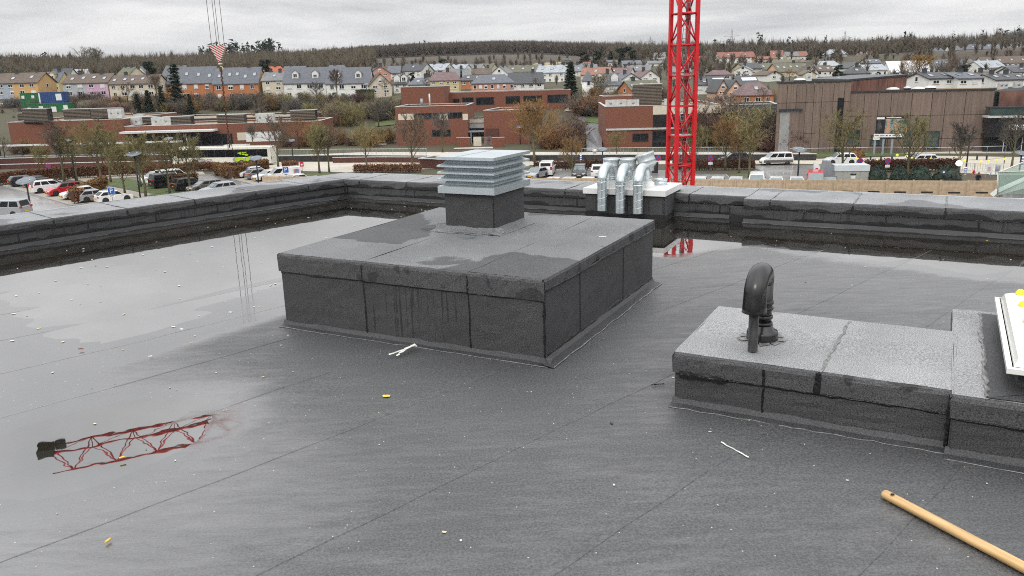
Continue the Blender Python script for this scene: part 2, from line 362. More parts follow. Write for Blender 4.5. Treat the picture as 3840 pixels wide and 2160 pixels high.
for t0 in edges:
    if t0 < -9.75: continue
    ta = np.concatenate([np.linspace(0, PITCH-.002, NV), [PITCH, PITCH+LAP, PITCH+LAP+.002]])
    s0 = -3.0 if t0 < -2 else -1.0
    rows, S = [], 150
    T = t0+ta
    smax = np.minimum((9.25-PR[0]*C45*T+PR[1]*C45*T)/(C45*(PR[0]+PR[1])), 11.5)
    Sg = s0+(smax-s0)[None, :]*np.linspace(0, 1, S)[:, None]
    Tg = np.repeat(T[None, :], S, 0)
    Tg = np.maximum(Tg, -9.72)
    edge_w = .004*np.sin(Sg*3.1+t0*9)+.0025*np.sin(Sg*11+t0*5)
    Tg2 = Tg+np.where(ta[None, :] > PITCH+.01, edge_w, 0)
    Hg = deck_h(Tg2, Sg)
    ridge = np.exp(-((ta-PITCH-.03)/.05)**2)*.0026                    # the lap stands up a little
    Hg = Hg+ridge[None, :]+np.where(ta[None, :] > PITCH+.001, .0026, 0)+np.exp(-((ta-.03)/.05)**2)[None, :]*.0022
    Wg = wetness(Tg, Sg, deck_h(Tg, Sg)+.15*np.maximum(Hg-deck_h(Tg, Sg), 0))
    Hg[:, -1] -= .0036
    X, Y = (Sg+Tg2)*C45, (Sg-Tg2)*C45
    me = bpy.data.meshes.new('felt_strip'); V = np.stack([X, Y, Hg], -1).reshape(-1, 3); K = len(ta)
    fs = [(i*K+a, i*K+a+1, (i+1)*K+a+1, (i+1)*K+a) for i in range(S-1) for a in range(K-1)]
    me.from_pydata(V.tolist(), [], fs); me.materials.append(M_deck)
    a_ = me.attributes.new('wet', 'FLOAT', 'POINT'); a_.data.foreach_set('value', Wg.reshape(-1).astype(np.float32))
    sm = [(f % (K-1)) not in (NV-1, NV, NV+1) for f in range(len(fs))]; me.polygons.foreach_set('use_smooth', sm); me.update()
    link(bpy.data.objects.new('felt_strip', me), deck)
# standing water
def water_material():
    m = bpy.data.materials.new('rain_water'); m.use_nodes = True; t = m.node_tree; p = t.nodes['Principled BSDF']; L = t.links.new
    tcn = t.nodes.new('ShaderNodeTexCoord'); n = t.nodes.new('ShaderNodeTexNoise'); n.inputs['Scale'].default_value = .7; n.inputs['Detail'].default_value = 5; L(tcn.outputs['Object'], n.inputs['Vector'])
    r = t.nodes.new('ShaderNodeValToRGB'); e = r.color_ramp.elements; e[0].position = .35; e[1].position = .7; e[0].color = (.010, .009, .0075, 1); e[1].color = (.026, .020, .013, 1); L(n.outputs[0], r.inputs[0]); L(r.outputs[0], p.inputs['Base Color'])
    p.inputs['Roughness'].default_value = .012; p.inputs['IOR'].default_value = 6.5
    w = t.nodes.new('ShaderNodeTexNoise'); w.inputs['Scale'].default_value = 5; w.inputs['Detail'].default_value = 2; L(tcn.outputs['Object'], w.inputs['Vector'])
    b = t.nodes.new('ShaderNodeBump'); b.inputs['Strength'].default_value = .03; b.inputs['Distance'].default_value = .01; L(w.outputs[0], b.inputs['Height']); L(b.outputs[0], p.inputs['Normal'])
    return m
M_water = water_material()
def puddle(ts_poly):
    o = MB(); pts = [xy(*p) for p in ts_poly]; o.add([(x, y, 0) for x, y in pts], [tuple(range(len(pts)))])
    q = o.build('rain_puddle', M_water, None, (0, 0, ROOF)); tag(q, kind='structure'); return q
puddle([(-9.5, -.5), (-4.8, -.5), (-4.8, 2.7), (-5.0, 3.6), (-5.9, 4.3), (-5.9, 8.2), (-9.5, 7.9)])
sm_ = puddle([(-4.9, -.6), (-2.6, -.6), (-2.6, 2.1), (-4.9, 2.1)]); mw_ = M_water.copy(); mw_.node_tree.nodes['Principled BSDF'].inputs['IOR'].default_value = 4.4; sm_.data.materials[0] = mw_   # a thinner film than the deep puddle
puddle([(-5.85, 5.0), (-3.3, 5.0), (-3.3, 5.9), (1.6, 6.0), (1.6, 10.9), (-1.0, 9.6), (-5.85, 8.2)])

# ---- the building under the roof
bld = thing('apartment_building', 'pale rendered flat roofed building that carries the felt covered roof in the foreground', 'building', (0, 0, 0))
def meet(n1, c1, n2, c2):
    A = np.array([n1, n2]); return tuple(np.linalg.solve(A, np.array([c1, c2])))
M_render = mat('render_pale', (.62, .60, .56), rough=.85, var=.08, scale=1.2, bump=.1)
cnr_o = meet(PL, -10.0, PR, 9.53)
uA = np.array([.876, -.482]); uC = np.array([.669, .743])
p_l = np.array(cnr_o)-uC*17; p_r = np.array(cnr_o)+uA*16
body = MB().prism([tuple(cnr_o), tuple(p_l), tuple(p_l-uC*2+np.array([6, -4])), tuple(p_r+np.array([-4, -9])), tuple(p_r)], 0, ROOF-.03)
body.build('wall', M_render, bld)

# ---- parapets: local x along the wall, y=0 inner face (facing -y), z up from the roof
def parapet(name, label, origin, rz, length, xs_cap, xs_up, width=.66, h=.262, ymin=0.0, trim=True, flip=False, cap0=None):
    t = thing(name, label, 'parapet', (origin[0], origin[1], ROOF), rz)
    MB().bx((0, .012, -.1), (length, width-.01, h-.014)).build('core', M_side2, t)
    fh = .098
    edges_c = [0]+xs_cap+[length]; edges_u = [0]+xs_up+[length]
    for a, b in zip(edges_u[:-1], edges_u[1:]):
        slab(MB(), (a, 0.012), (b, 0.012), (0, h-fh+.01), nu=max(4, int((b-a)*8)), nv=6, j=.002).build('felt_sheet', M_damp, t)
    for a, b in zip(edges_c[:-1], edges_c[1:]):
        mb = MB(); r = .018; o = -.010
        prof = [(0.01, h-fh), (o, h-fh), (o, h-fh/2), (o, h-r-.01), (o+.005, h-.008), (o+r, h), (width*.33, h-.003), (width*.66, h+.002), (width, h+.004)]
        sheet(mb, prof[:6], a+.002, b-.002, n=max(4, int((b-a)*9)), j=.0022)
        c = mb.build('felt_fascia', M_fascp, t)
        mb = MB(); sheet(mb, prof[5:], a+.002, b-.002, n=max(4, int((b-a)*9)), j=.0022); mb.build('cap_sheet', M_capp, t)
    for x in xs_cap:
        mb = MB(); strip3(mb, [(x+jit(.004), -.012, h-fh-.004+k*.02) for k in range(5)], .022, (0, -1, 0), .003); mb.build('bitumen_seam', M_bit, t)
        mb = MB(); strip3(mb, wob((x, 0, h+.003), (x, width, h+.006), 10, .006), .016, h=.003); mb.build('bitumen_bead', M_bleed, t)
    for x in xs_up:
        mb = MB(); strip3(mb, [(x+jit(.004), .004, .01+k*.03) for k in range(6)], .02, (0, -1, 0), .003); mb.build('bitumen_seam', M_bit, t)
    mb = MB(); strip3(mb, wob((0, .002, h-fh-.003), (length, .002, h-fh-.003), int(length*14), .002), .016, (0, -1, 0), .003); mb.build('bitumen_seam', M_bit, t)
    # cant strip and the felt turned out on to the deck
    mb = MB(); sheet(mb, [(0.002, .045), (-.02, .008), (-.10, -.001), (-.11, -.006)], 0, length, n=int(length*8), j=.002); mb.build('flashing', M_wetf, t)
    mb = MB(); strip3(mb, wob((0, -.03, .006), (length, -.03, .006), int(length*10), .005), .006, h=.002); mb.build('bitumen_bead', M_bleed, t)
    if trim:
        MB().bx((0, width-.004, h-.05), (length, width+.008, h+.012)).build('edge_trim', M_trim, t)
    return t
cnr_i = np.array(meet(PL, -9.36, PR, 8.85))
# left parapet runs away from us: its local x points back towards the near end so that -y faces the roof
Ll = 13.0
def alongpx(origin, d, pts, z):                                    # sighted seams -> distances along the wall
    out = []
    for (px, py) in pts:
        p = at(px, py, z); out.append(float((p.x-origin[0])*d[0]+(p.y-origin[1])*d[1]))
    return out
uL = uC
ol = cnr_i-uC*Ll
xs_l = [Ll+v for v in alongpx(cnr_i, uC, [(189, 817), (466, 780), (718, 746), (945, 715), (1150, 690)], ROOF+.262)]
xs_l = [1.2, 2.4, 3.6, 4.8]+[x for x in xs_l if x > 5.2]
xu_l = [.7, 1.9, 3.1, 4.3, 5.3]+[Ll+v for v in alongpx(cnr_i, uC, [(85, 900), (378, 868), (640, 830), (875, 795), (1085, 760)], ROOF+.1) if Ll+v > 5.6]
lp = parapet('parapet', 'long felt covered parapet along the left edge of the roof beside the big puddle', ol, math.atan2(uC[1], uC[0]), Ll, sorted(xs_l), sorted(xu_l))
rz_r = math.atan2(uA[1], uA[0])
cu_l = 4.42; cu_r = 5.62
xs_r = [x for x in alongpx(cnr_i, uA, [(1328, 678), (1508, 686), (1755, 694), (2112, 712)], ROOF+.262)]
rp = parapet('parapet', 'felt covered rear parapet between the left corner and the white topped duct box', cnr_i, rz_r, cu_l, sorted(x for x in xs_r if .1 < x < cu_l-.1), [.05, 1.2, 2.4, 3.6])
rp2o = cnr_i+uA*cu_l-np.array([PR[0], PR[1]])*(-.08)
rp2 = parapet('parapet', 'short set back piece of felt parapet right of the white topped duct box', rp2o, rz_r, cu_r-cu_l, [.55], [.9], width=.58)
rp3o = cnr_i+uA*cu_r-np.array([PR[0], PR[1]])*.10
xs_3 = alongpx(rp3o, uA, [(2897, 744), (3207, 756), (3548, 772)], ROOF+.262)
xu_3 = alongpx(rp3o, uA, [(2715, 812), (3003, 824), (3320, 838), (3672, 855)], ROOF+.1)
rp3 = parapet('parapet', 'broad felt covered rear parapet on the right in front of the concrete panel wall', rp3o, rz_r, 8.0, sorted(xs_3)+[6.6], sorted(xu_3)+[7.2], width=.80)

# the felt turned over the corner where the two parapets meet
nl_, nr_ = -PL*1.0, PR*1.0
nl_ = np.array([-PL[0], -PL[1]])/np.linalg.norm(PL); nr_ = PR/np.linalg.norm(PR)
oc = np.array(meet(PL, -9.36-.66, PR, 8.85+.66)); q_ = [cnr_i, cnr_i+nr_*.66, oc, cnr_i+nl_*.66]
MB().prism([(p[0]-cnr_i[0], p[1]-cnr_i[1]) for p in q_], 0, .2645).build('cap_sheet', M_capp, rp).matrix_parent_inverse = Matrix.Rotation(-rz_r, 4, 'Z')
mb = MB(); strip3(mb, [(0, -.008, .01+k*.025) for k in range(10)], .03, (0, -1, 0), .004); mb.build('bitumen_seam', M_bit, rp)

# ---- felt clad plinths
def plinth(label, origin, rz, lu, lv, h, su, sv, caph=.12, mcap=None, faces='FRL', cut=.0, flashing=True, mats=None, topsplit=True):
    """local x to the right along the front, y to the back"""
    t = thing('roof_plinth', label, 'plinth', (origin[0], origin[1], ROOF), rz); mcap = mcap or M_cap
    MB().bx((.0, .0, -.02), (lu, lv, h-.006)).build('core', M_side2, t)
    eu = [0]+su+[lu]; ev = [0]+sv+[lv]
    for i, (a, b) in enumerate(zip(eu[:-1], eu[1:])):
        slab(MB(), (a, 0), (b, 0), (0, h-caph+.02), nu=8, nv=8, j=.0022).build('felt_sheet', (mats or [M_side2])[i % len(mats or [1])], t)
        slab(MB(), (b, lv), (a, lv), (0, h-.02), nu=3, nv=2).build('felt_sheet', M_side2, t)
    for a, b in zip(ev[:-1], ev[1:]):
        slab(MB(), (lu, a), (lu, b), (0, h-.03), nu=8, nv=8, j=.002).build('felt_sheet', M_side2, t)
        slab(MB(), (0, b), (0, a), (0, h-.03), nu=4, nv=3).build('felt_sheet', M_side2, t)
    o = -.016; ec = eu if topsplit else [0, lu]
    for a, b in zip(ec[:-1], ec[1:]):
        x0 = a-(.016 if a == 0 else 0)+.001; x1 = b+(.016 if b == lu else 0)-.001
        prof = [(0.0, h-caph), (o, h-caph+jit(.004)), (o-.001, h-caph*.55), (o, h-.022), (o+.006, h-.007), (o+.022, h)]
        sheet(MB(), prof, x0, x1, n=14, j=.0022).build('felt_fascia', M_fascia, t)
        prof = [(o+.022, h)]+[(lv*q, h+.002*sin(q*9+a*7)) for q in (.1, .25, .4, .55, .7, .85)]+[(lv+.014, h+.002), (lv+.014, h-.06)]
        sheet(MB(), prof, x0, x1, n=14, j=.0012).build('cap_sheet', mcap, t)
    # side fascias, with a torn lower edge
    for sgn, X in ((1, lu), (-1, 0)):
        vs = []; n = 22
        for i in range(n+1):
            y = lv*i/n-.014; dz = .062+jit(.010); k = X+sgn*.013
            vs += [(X+sgn*.009, y, h+.001), (k+sgn*.006, y, h-.012), (k+sgn*.005, y, h-dz)]
        fs = [(i*3+a, (i+1)*3+a, (i+1)*3+a+1, i*3+a+1) for i in range(n) for a in (0, 1)]
        if sgn > 0: fs = [tuple(f) for f in fs]
        MB().add(vs, fs).build('felt_fascia', M_fascia, t)
        if sgn > 0:
            mb = MB(); strip3(mb, [(k+.004, lv*i/16, h-.066+jit(.006)) for i in range(17)], .018, (1, 0, 0), .004); mb.build('bitumen_seam', M_bit, t)
    for x in su:
        mb = MB(); strip3(mb, [(x+jit(.003), -.007, .0+k*(h-caph)/8) for k in range(9)], .013, (0, -1, 0), .003); mb.build('bitumen_seam', M_bit, t)
        mb = MB(); strip3(mb, [(x+jit(.003), -.018, h-caph+k*.02) for k in range(int(caph/.02))], .013, (0, -1, 0), .003); mb.build('bitumen_seam', M_bit, t)
    for y in sv:
        mb = MB(); strip3(mb, [(lu+.007, y+jit(.002), k*(h-.07)/8) for k in range(9)], .010, (1, 0, 0), .003); mb.build('bitumen_seam', M_bit, t)
    mb = MB(); strip3(mb, [(lu*i/30, -.008, h-caph-.004+jit(.003)) for i in range(31)], .017, (0, -1, 0), .003); mb.build('bitumen_seam', M_bit, t)
    mb = MB(); strip3(mb, [(lu+.007, -.007, k*h/10) for k in range(11)], .018, (.7, -.7, 0), .004); mb.build('bitumen_seam', M_bit, t)
    if flashing:
        f0 = .016
        mb = MB(); sheet(mb, [(-.004, .045), (-.022, .018), (-.065, f0-.004), (-.068, .004)], -.015, lu+.05, n=24, j=.002); mb.build('flashing', M_flash, t)
        mb = MB(); vs = []; n = 24
        for i in range(n+1):
            y = -.065+(lv+.065)*i/n
            vs += [(lu+.004, y, .05+jit(.004)), (lu+.03, y, .022), (lu+.085+jit(.004), y, f0-.002), (lu+.088, y, .004)]
        mb.add(vs, [(i*4+a, i*4+a+1, (i+1)*4+a+1, (i+1)*4+a) for i in range(n) for a in range(3)]); mb.build('flashing', M_flash, t)
        mb = MB(); strip3(mb, wob((-.015, -.067, f0-.003), (lu+.05, -.067, f0-.003), 26, .008), .005, h=.002); mb.build('bitumen_bead', M_bleed, t)
        mb = MB(); strip3(mb, wob((lu+.087, -.065, f0), (lu+.087, lv, f0), 26, .006), .009, h=.002); mb.build('bitumen_bead', M_bleed, t)
        mb = MB(); strip3(mb, [(lu+.008, i*lv/24, .05+jit(.012)) for i in range(25)], .03, (1, 0, .3), .002); mb.build('bitumen_seam', M_bit, t)
    return t
RA = R(-27.6)
big = plinth('large square felt clad roof plinth with water runs down its front, under the metal cowl', (-1.536, 5.22), RA, 1.93, 1.99, .505, [.68, 1.447], [.517, 1.31], mats=[M_side2, M_side, M_side2])
low = plinth('low felt clad plinth at the right carrying the black vent pipe', (.80, 3.705), R(-28.5), 1.195, .86, .275, [.42], [.4], caph=.10, mcap=M_capl, topsplit=False)
ca, sa = cos(R(-28.5)), sin(R(-28.5))
def lowp(u, v, z=0): return (.80+u*ca-v*sa, 3.705+u*sa+v*ca, ROOF+z)
o2 = lowp(1.2, -.055)
low2 = plinth('low felt clad plinth at the right edge of the picture carrying the white skylight', (o2[0], o2[1]), R(-28.5), 1.6, 1.36, .277, [1.1], [.6], caph=.10, mcap=M_capl, topsplit=False)
# the joint across the low plinth's top, and its offset front seam
mb = MB(); strip3(mb, wob((.66, -.012, .278), (.70, .85, .278), 16, .008), .016, h=.003); mb.build('bitumen_bead', M_bleed, low)
mb = MB(); strip3(mb, [(.655+jit(.004), -.0185, .175+k*.02) for k in range(6)], .028, (0, -1, 0), .003); mb.build('bitumen_seam', M_bit, low)
mb = MB(); strip3(mb, [(1.19, -.0185, .01+k*.028) for k in range(10)], .03, (0, -1, 0), .004); mb.build('bitumen_seam', M_bit, low)
mb = MB(); strip3(mb, wob((.02, -.02, .172), (.25, -.02, .172), 8, .004), .035, (0, -1, 0), .003); mb.build('bitumen_seam', M_bit, low)

# ---- louvred cowl on a felt clad shaft
M_galv = mat('galvanised', (.60, .66, .68), rough=.30, metal=.85, var=.14, scale=9, bump=.04, bscale=14, rnd=.05)
M_alu = mat('cowl_aluminium', (.56, .62, .65), rough=.34, metal=.75, var=.06, scale=5, bump=.03, bscale=20)
zb = .505
ch = thing('vent_cowl', 'silver louvred ventilation cowl on a felt clad shaft, standing on the large plinth', 'vent cowl', (-.474, 5.916, ROOF+zb), RA)
sw, sdp, sh = .40, .485, .275
MB().bx((.012, .012, 0), (sw-.012, sdp-.012, sh)).build('core', M_side2, ch)
slab(MB(), (0, 0), (sw, 0), (0, sh), nu=8, nv=6).build('felt_sheet', M_side2, ch)
slab(MB(), (sw, 0), (sw, sdp), (0, sh), nu=8, nv=6).build('felt_sheet', M_side2, ch)
slab(MB(), (sw, sdp), (0, sdp), (0, sh), nu=3, nv=3).build('felt_sheet', M_side2, ch)
slab(MB(), (0, sdp), (0, 0), (0, sh), nu=3, nv=3).build('felt_sheet', M_side2, ch)
mb = MB(); strip3(mb, [(sw+.004, -.004, k*sh/8) for k in range(9)], .010, (.7, -.7, 0), .003); mb.build('bitumen_seam', M_bit, ch)
mb = MB(); sheet(mb, [(-.004, .04), (-.02, .012), (-.10, .005), (-.103, .001)], -.09, sw+.09, n=12, j=.002); mb.build('flashing', M_cap, ch)
mb = MB(); vs = []
for i in range(13):
    y = -.10+(sdp+.1)*i/12; vs += [(sw+.004, y, .04), (sw+.02, y, .014), (sw+.10, y, .006), (sw+.103, y, .001)]
mb.add(vs, [(i*4+a, i*4+a+1, (i+1)*4+a+1, (i+1)*4+a) for i in range(12) for a in range(3)]); mb.build('flashing', M_cap, ch)
mb = MB(); strip3(mb, wob((-.2, -.06, .006), (sw+.05, -.105, .006), 16, .004), .007, h=.002); mb.build('bitumen_seam', M_bit, ch)
mb = MB(); strip3(mb, wob((-.2, -.06, .006), (-.01, .05, .006), 8, .003), .006, h=.002); mb.build('bitumen_seam', M_bit, ch)
ov = .045; cx0, cx1, cy0, cy1 = -ov+.008, sw+ov-.008, -ov, sdp+ov+.01
def frustum(mb, a, b, za, zb_):
    """a,b = (x0,x1,y0,y1) at za, zb"""
    q = lambda r, z: [(r[0], r[2], z), (r[1], r[2], z), (r[1], r[3], z), (r[0], r[3], z)]
    return mb.add(q(a, za)+q(b, zb_), [(0, 1, 5, 4), (1, 2, 6, 5), (2, 3, 7, 6), (3, 0, 4, 7)])
full = (cx0, cx1, cy0, cy1); inn = (cx0+.035, cx1-.035, cy0+.035, cy1-.035); in2 = (cx0+.052, cx1-.052, cy0+.052, cy1-.052)
MB().bx((in2[0]+.012, in2[2]+.012, sh), (in2[1]-.012, in2[3]-.012, sh+.25)).build('core', M_bit, ch)
z0 = sh+.008
b_ = MB(); frustum(b_, full, full, z0, z0+.050); frustum(b_, full, inn, z0+.050, z0+.061); frustum(b_, inn, in2, z0+.061, z0+.090); b_.add([(full[0], full[2], z0), (full[1], full[2], z0), (full[1], full[3], z0), (full[0], full[3], z0)], [(3, 2, 1, 0)])
b_.build('base_collar', M_alu, ch)
for k in range(3):
    zz = z0+.092+k*.049; b_ = MB()
    frustum(b_, full, full, zz, zz+.012); frustum(b_, full, inn, zz+.012, zz+.026); frustum(b_, inn, in2, zz+.026, zz+.050); frustum(b_, in2, full, zz-.004, zz)
    b_.build('louvre_blade', M_alu, ch)
zl = z0+.092+3*.049+.004
b_ = MB(); b_.bx((cx0-.004, cy0-.004, zl), (cx1+.004, cy1+.004, zl+.022)); b_.build('lid', M_alu, ch)
b_ = MB(); b_.bx((cx0+.16, cy0, zl+.022), (cx0+.163, cy1, zl+.025)); b_.build('lid_seam', M_alu, ch)

# ---- duct box with white lid, straddling the rear parapet
DA = R(-26.5); dca, dsa = cos(DA), sin(DA); DO = np.array([.843, 9.151])
def dp(u, v, z=0): return Vector((DO[0]+u*dca-v*dsa, DO[1]+u*dsa+v*dca, ROOF+z))
M_white = mat('white_plastic', (.80, .80, .79), rough=.35, var=.04, scale=3)
M_whitegr = mat('white_cone', (.72, .73, .72), rough=.3, var=.06, scale=6)
zl = .350
db = thing('duct_box', 'felt clad duct box with a flat white lid, set across the rear parapet', 'duct box', (DO[0], DO[1], ROOF), DA)
MB().bx((.03, .05, -.02), (.93, .70, zl-.06)).build('core', M_side2, db)
slab(MB(), (.02, .035), (.94, .035), (0, zl-.055), nu=10, nv=5).build('felt_sheet', M_damp, db)
slab(MB(), (.94, .035), (.94, .72), (0, zl-.055), nu=6, nv=5).build('felt_sheet', M_damp, db)
mb = MB(); strip3(mb, [(.946, .03, k*.04) for k in range(8)], .012, (.7, -.7, 0), .003); mb.build('bitumen_seam', M_bit, db)
MB().bx((0, 0, zl-.062), (.965, .72, zl)).build('lid', M_white, db)
def pix(p):
    c = CR.T @ (np.array([p[0], p[1], p[2]])-np.array([0, 0, CAMZ])); return c[0]/c[2]*FPX+1920, c[1]/c[2]*FPX+1080
def solve(fn, target, lo, hi):
    s = 1 if fn(hi) > fn(lo) else -1
    for _ in range(50):
        m_ = (lo+hi)/2
        if (fn(m_)-target)*s > 0: hi = m_
        else: lo = m_
    return (lo+hi)/2
M_clamp = mat('pipe_seam', (.75, .79, .80), rough=.25, metal=.85, var=.05)
goos = [((2290, 699), 2258, 789, 607, 'leftmost of the three galvanised gooseneck ducts on the white lid'), ((2356, 699), 2326, 798, 611, 'middle one of the three galvanised gooseneck ducts on the white lid'), ((2425, 702), 2392, 800, 611, 'rightmost of the three galvanised gooseneck ducts, nearest the open collar')]
for (rp_, dx, dy, ay, lab) in goos:
    r0 = at(rp_[0], rp_[1], ROOF+zl); u = solve(lambda q: pix(dp(q, -.085, .2))[0], dx, -.2, 1.2)
    q0 = dp(u, -.085); ztop = solve(lambda z: -pix((r0.x*.5+q0.x*.5, r0.y*.5+q0.y*.5, z))[1], -ay, ROOF, ROOF+1.5)-ROOF
    zbot = solve(lambda z: -pix((q0.x, q0.y, z))[1], -dy, ROOF-.5, ROOF+1)-ROOF
    rad = .056; half = (Vector((q0.x, q0.y, 0))-Vector((r0.x, r0.y, 0)))/2; bend = half.length; zc_ = ztop-rad-bend
    t = thing('gooseneck_duct', lab, 'duct', (r0.x, r0.y, ROOF+zl), 0, 'galvanised gooseneck ducts')
    loc = lambda p: (p.x-r0.x, p.y-r0.y, p.z-ROOF-zl)
    pts = []
    for k in range(13):
        a = pi*k/12; c = Vector((r0.x, r0.y, 0))+half*(1-cos(a)); pts.append(loc(Vector((c.x, c.y, ROOF+zc_+bend*1.0*sin(a)))))
    MB().path(pts, rad, 20).build('elbow', M_galv, t)
    mb = MB(); mb.path([(0, 0, .06), (0, 0, zc_-zl)], rad*.97, 20); mb.build('riser', M_galv, t)
    for zz in (zc_-zl, .12): MB().lathe([(rad*.97, -.006), (rad+.006, -.004), (rad+.006, .004), (rad*.97, .006)], (0, 0, zz), 20).build('collar', M_clamp, t)
    MB().lathe([(.088, 0), (.088, .03), (.06, .075), (.055, .08)], (0, 0, 0), 24).build('base_cone', M_whitegr, t)
    bt = loc(Vector((q0.x, q0.y, ROOF+zbot))); tp = loc(Vector((q0.x, q0.y, ROOF+zc_)))
    MB().path([tp, bt], rad*.98, 20, caps=False).add([], []).build('spiral_pipe', M_galv, t)
    MB().lathe([(rad*.97, -.006), (rad+.005, -.003), (rad+.005, .003), (rad*.97, .006)], (tp[0], tp[1], tp[2]), 20).build('collar', M_clamp, t)
    hel = []; n = 70; turns = (tp[2]-bt[2])/.085
    for k in range(n+1):
        a = 2*pi*turns*k/n; z = bt[2]+(tp[2]-bt[2])*k/n; hel.append((bt[0]+(rad)*cos(a), bt[1]+rad*sin(a), z))
    MB().path(hel, .0022, 4).build('spiral_seam', M_clamp, t)
# cowls behind and the open stub
M_cowlg = mat('cowl_grey', (.50, .54, .55), rough=.4, metal=.5, var=.1, scale=7)
for px, topy, tilt, lab in ((2293, 593, 0, 'grey rain cowl with an upright drum, behind the left gooseneck duct'), (2356, 593, 0, 'grey rain cowl with an upright drum, behind the middle gooseneck duct'), (2415, 575, 1, 'grey ribbed rain cowl tilted over to the right, behind the right gooseneck duct')):
    u = solve(lambda q: pix(dp(q, .46, .5))[0], px, -.2, 1.3); b0 = dp(u, .46, zl)
    H_ = solve(lambda z: -pix((b0.x, b0.y, z))[1], -topy, ROOF, ROOF+2)-ROOF-zl
    t = thing('rain_cowl', lab, 'cowl', b0, 0, 'grey rain cowls')
    MB().lathe([(.085, 0), (.085, .03), (.056, .08), (.05, .085)], (0, 0, 0), 24).build('base_cone', M_whitegr, t)
    MB().path([(0, 0, .07), (0, 0, H_-.13)], .05, 18).build('stem', M_cowlg, t)
    prof = [(.05, -.20), (.06, -.16), (.09, -.14), (.098, -.13), (.094, -.122), (.094, -.09), (.099, -.083), (.094, -.076), (.094, -.03), (.1, -.02), (.1, 0), (.09, 0), (.086, -.10)]
    o = MB().lathe(prof, (0, 0, 0), 28).build('drum', M_cowlg, t); o.location = (0, 0, H_)
    if tilt:
        o.rotation_euler = (0, R(-17), R(-20)); o.location = (.0, 0, H_+.0); o.scale = (1.08, 1.08, 1.1)
cst = at(2478, 692, ROOF+zl)
t = thing('duct_collar', 'short open galvanised collar on the right end of the white lid', 'duct collar', cst)
MB().lathe([(.074, 0), (.074, .02), (.078, .023), (.074, .026), (.074, .06), (.079, .063), (.079, .068), (.07, .068), (.07, .0)], (0, 0, 0), 28).build('ring', M_galv, t)

# ---- black vent pipe with corrugated hose
M_blk = mat('black_plastic', (.012, .012, .0125), rough=.22, var=.2, scale=5, spec=.6)
M_grey = mat('black_sleeve', (.02, .02, .02), rough=.4, var=.2, scale=8)
M_hose = mat('hose_grey', (.07, .07, .07), rough=.35, var=.2, scale=20)
zt = .278
b0 = at(1917/.67083, 852/.67083, ROOF+zt); h0 = at(1893/.67083, 884/.67083, ROOF+zt)
t = thing('vent_pipe', 'black plastic vent pipe with a gooseneck hood standing on the low plinth', 'vent pipe', b0)
top = solve(lambda z: -pix((b0.x, b0.y, z))[1], -656/.67083, ROOF, ROOF+1.5)-ROOF-zt
hd = Vector((h0.x-b0.x, h0.y-b0.y, 0)); rp_ = .041
MB().lathe([(.078, 0), (.078, .035), (.074, .046), (.055, .052), (.05, .075), (.0, .075)], (0, 0, 0), 32).build('base_flange', M_blk, t)
MB().path([(0, 0, .05), (0, 0, top-.10)], rp_, 24).build('pipe', M_blk, t)
for zz in (.085, .12, .165, .195): MB().lathe([(rp_, -.008), (rp_+.006, -.006), (rp_+.006, .006), (rp_, .008)], (0, 0, zz), 24).build('ring', M_grey, t)
pts, rr = [], []; bl_ = hd.length/2*1.05; dd = hd.normalized()
for k in range(15):
    a = pi*k/14; pts.append(dd*(bl_*(1-cos(a)))+Vector((0, 0, top-.115+(.075)*sin(a)))); rr.append(rp_+(.012)*min(1, k/7))
pts.append(pts[-1]+Vector((0, 0, -.06))); rr.append(.056); pts.append(pts[-1]+Vector((0, 0, -.03))); rr.append(.058)
MB().path(pts, rr, 26).build('hood', M_blk, t)
hoodbase = pts[-1]
mb = MB()
for k in range(9):
    a = 2*pi*k/9; mb.add([(0.07*cos(a), .07*sin(a), .004), (random.uniform(.10, .14)*cos(a+.1), random.uniform(.10, .14)*sin(a+.1), .002), (random.uniform(.1, .13)*cos(a+.6), random.uniform(.1, .13)*sin(a+.6), .002), (.07*cos(a+.7), .07*sin(a+.7), .004)], [(0, 1, 2, 3)])
mb.build('sealant_ring', M_bleed, t)
hs = thing('corrugated_hose', 'thin corrugated hose hanging from the black vent hood to the plinth', 'hose', (h0.x, h0.y, ROOF+zt))
ht = Vector((b0.x, b0.y, ROOF+zt))+hoodbase-Vector((h0.x, h0.y, ROOF+zt)); pr = []; n = 44
for k in range(n+1):
    z = .002+(ht.z+.03)*k/n
    pr += [(.020, z), (.0245, z+.003), (.020, z+.006)]
mb = MB(); mb.lathe(pr, (0, 0, 0), 14)
mb.v = [(x+(ht.x)*(z/ht.z), y+ht.y*(z/ht.z), z) for x, y, z in mb.v]
mb.build('hose_body', M_hose, hs)

# ---- skylight at the right edge
M_dome = mat('skylight_white', (.82, .82, .78), rough=.22, var=.03, scale=3, coat=.3)
M_yel = mat('yellow_cap', (.85, .72, .02), rough=.4, var=.05)
M_ply = mat('plywood_edge', (.45, .36, .24), rough=.8, var=.2, scale=30)
sk = thing('skylight', 'white domed skylight with yellow screw caps at the right edge of the picture', 'skylight', lowp(1.375, .05, .277), R(-28.5))
sx, sy = .95, 1.2
MB().bx((.05, .08, -.01), (sx-.05, sy-.08, .078)).build('upstand', M_side2, sk)
MB().bx((.02, .03, .074), (sx-.02, sy-.03, .086)).build('plywood_rim', M_ply, sk)
fr = MB(); frustum(fr, (0, sx, 0, sy), (0, sx, 0, sy), .086, .108); frustum(fr, (0, sx, 0, sy), (.02, sx-.02, .02, sy-.02), .108, .110); fr.add([(0, 0, .086), (sx, 0, .086), (sx, sy, .086), (0, sy, .086)], [(3, 2, 1, 0)]); fr.build('frame', M_dome, sk)
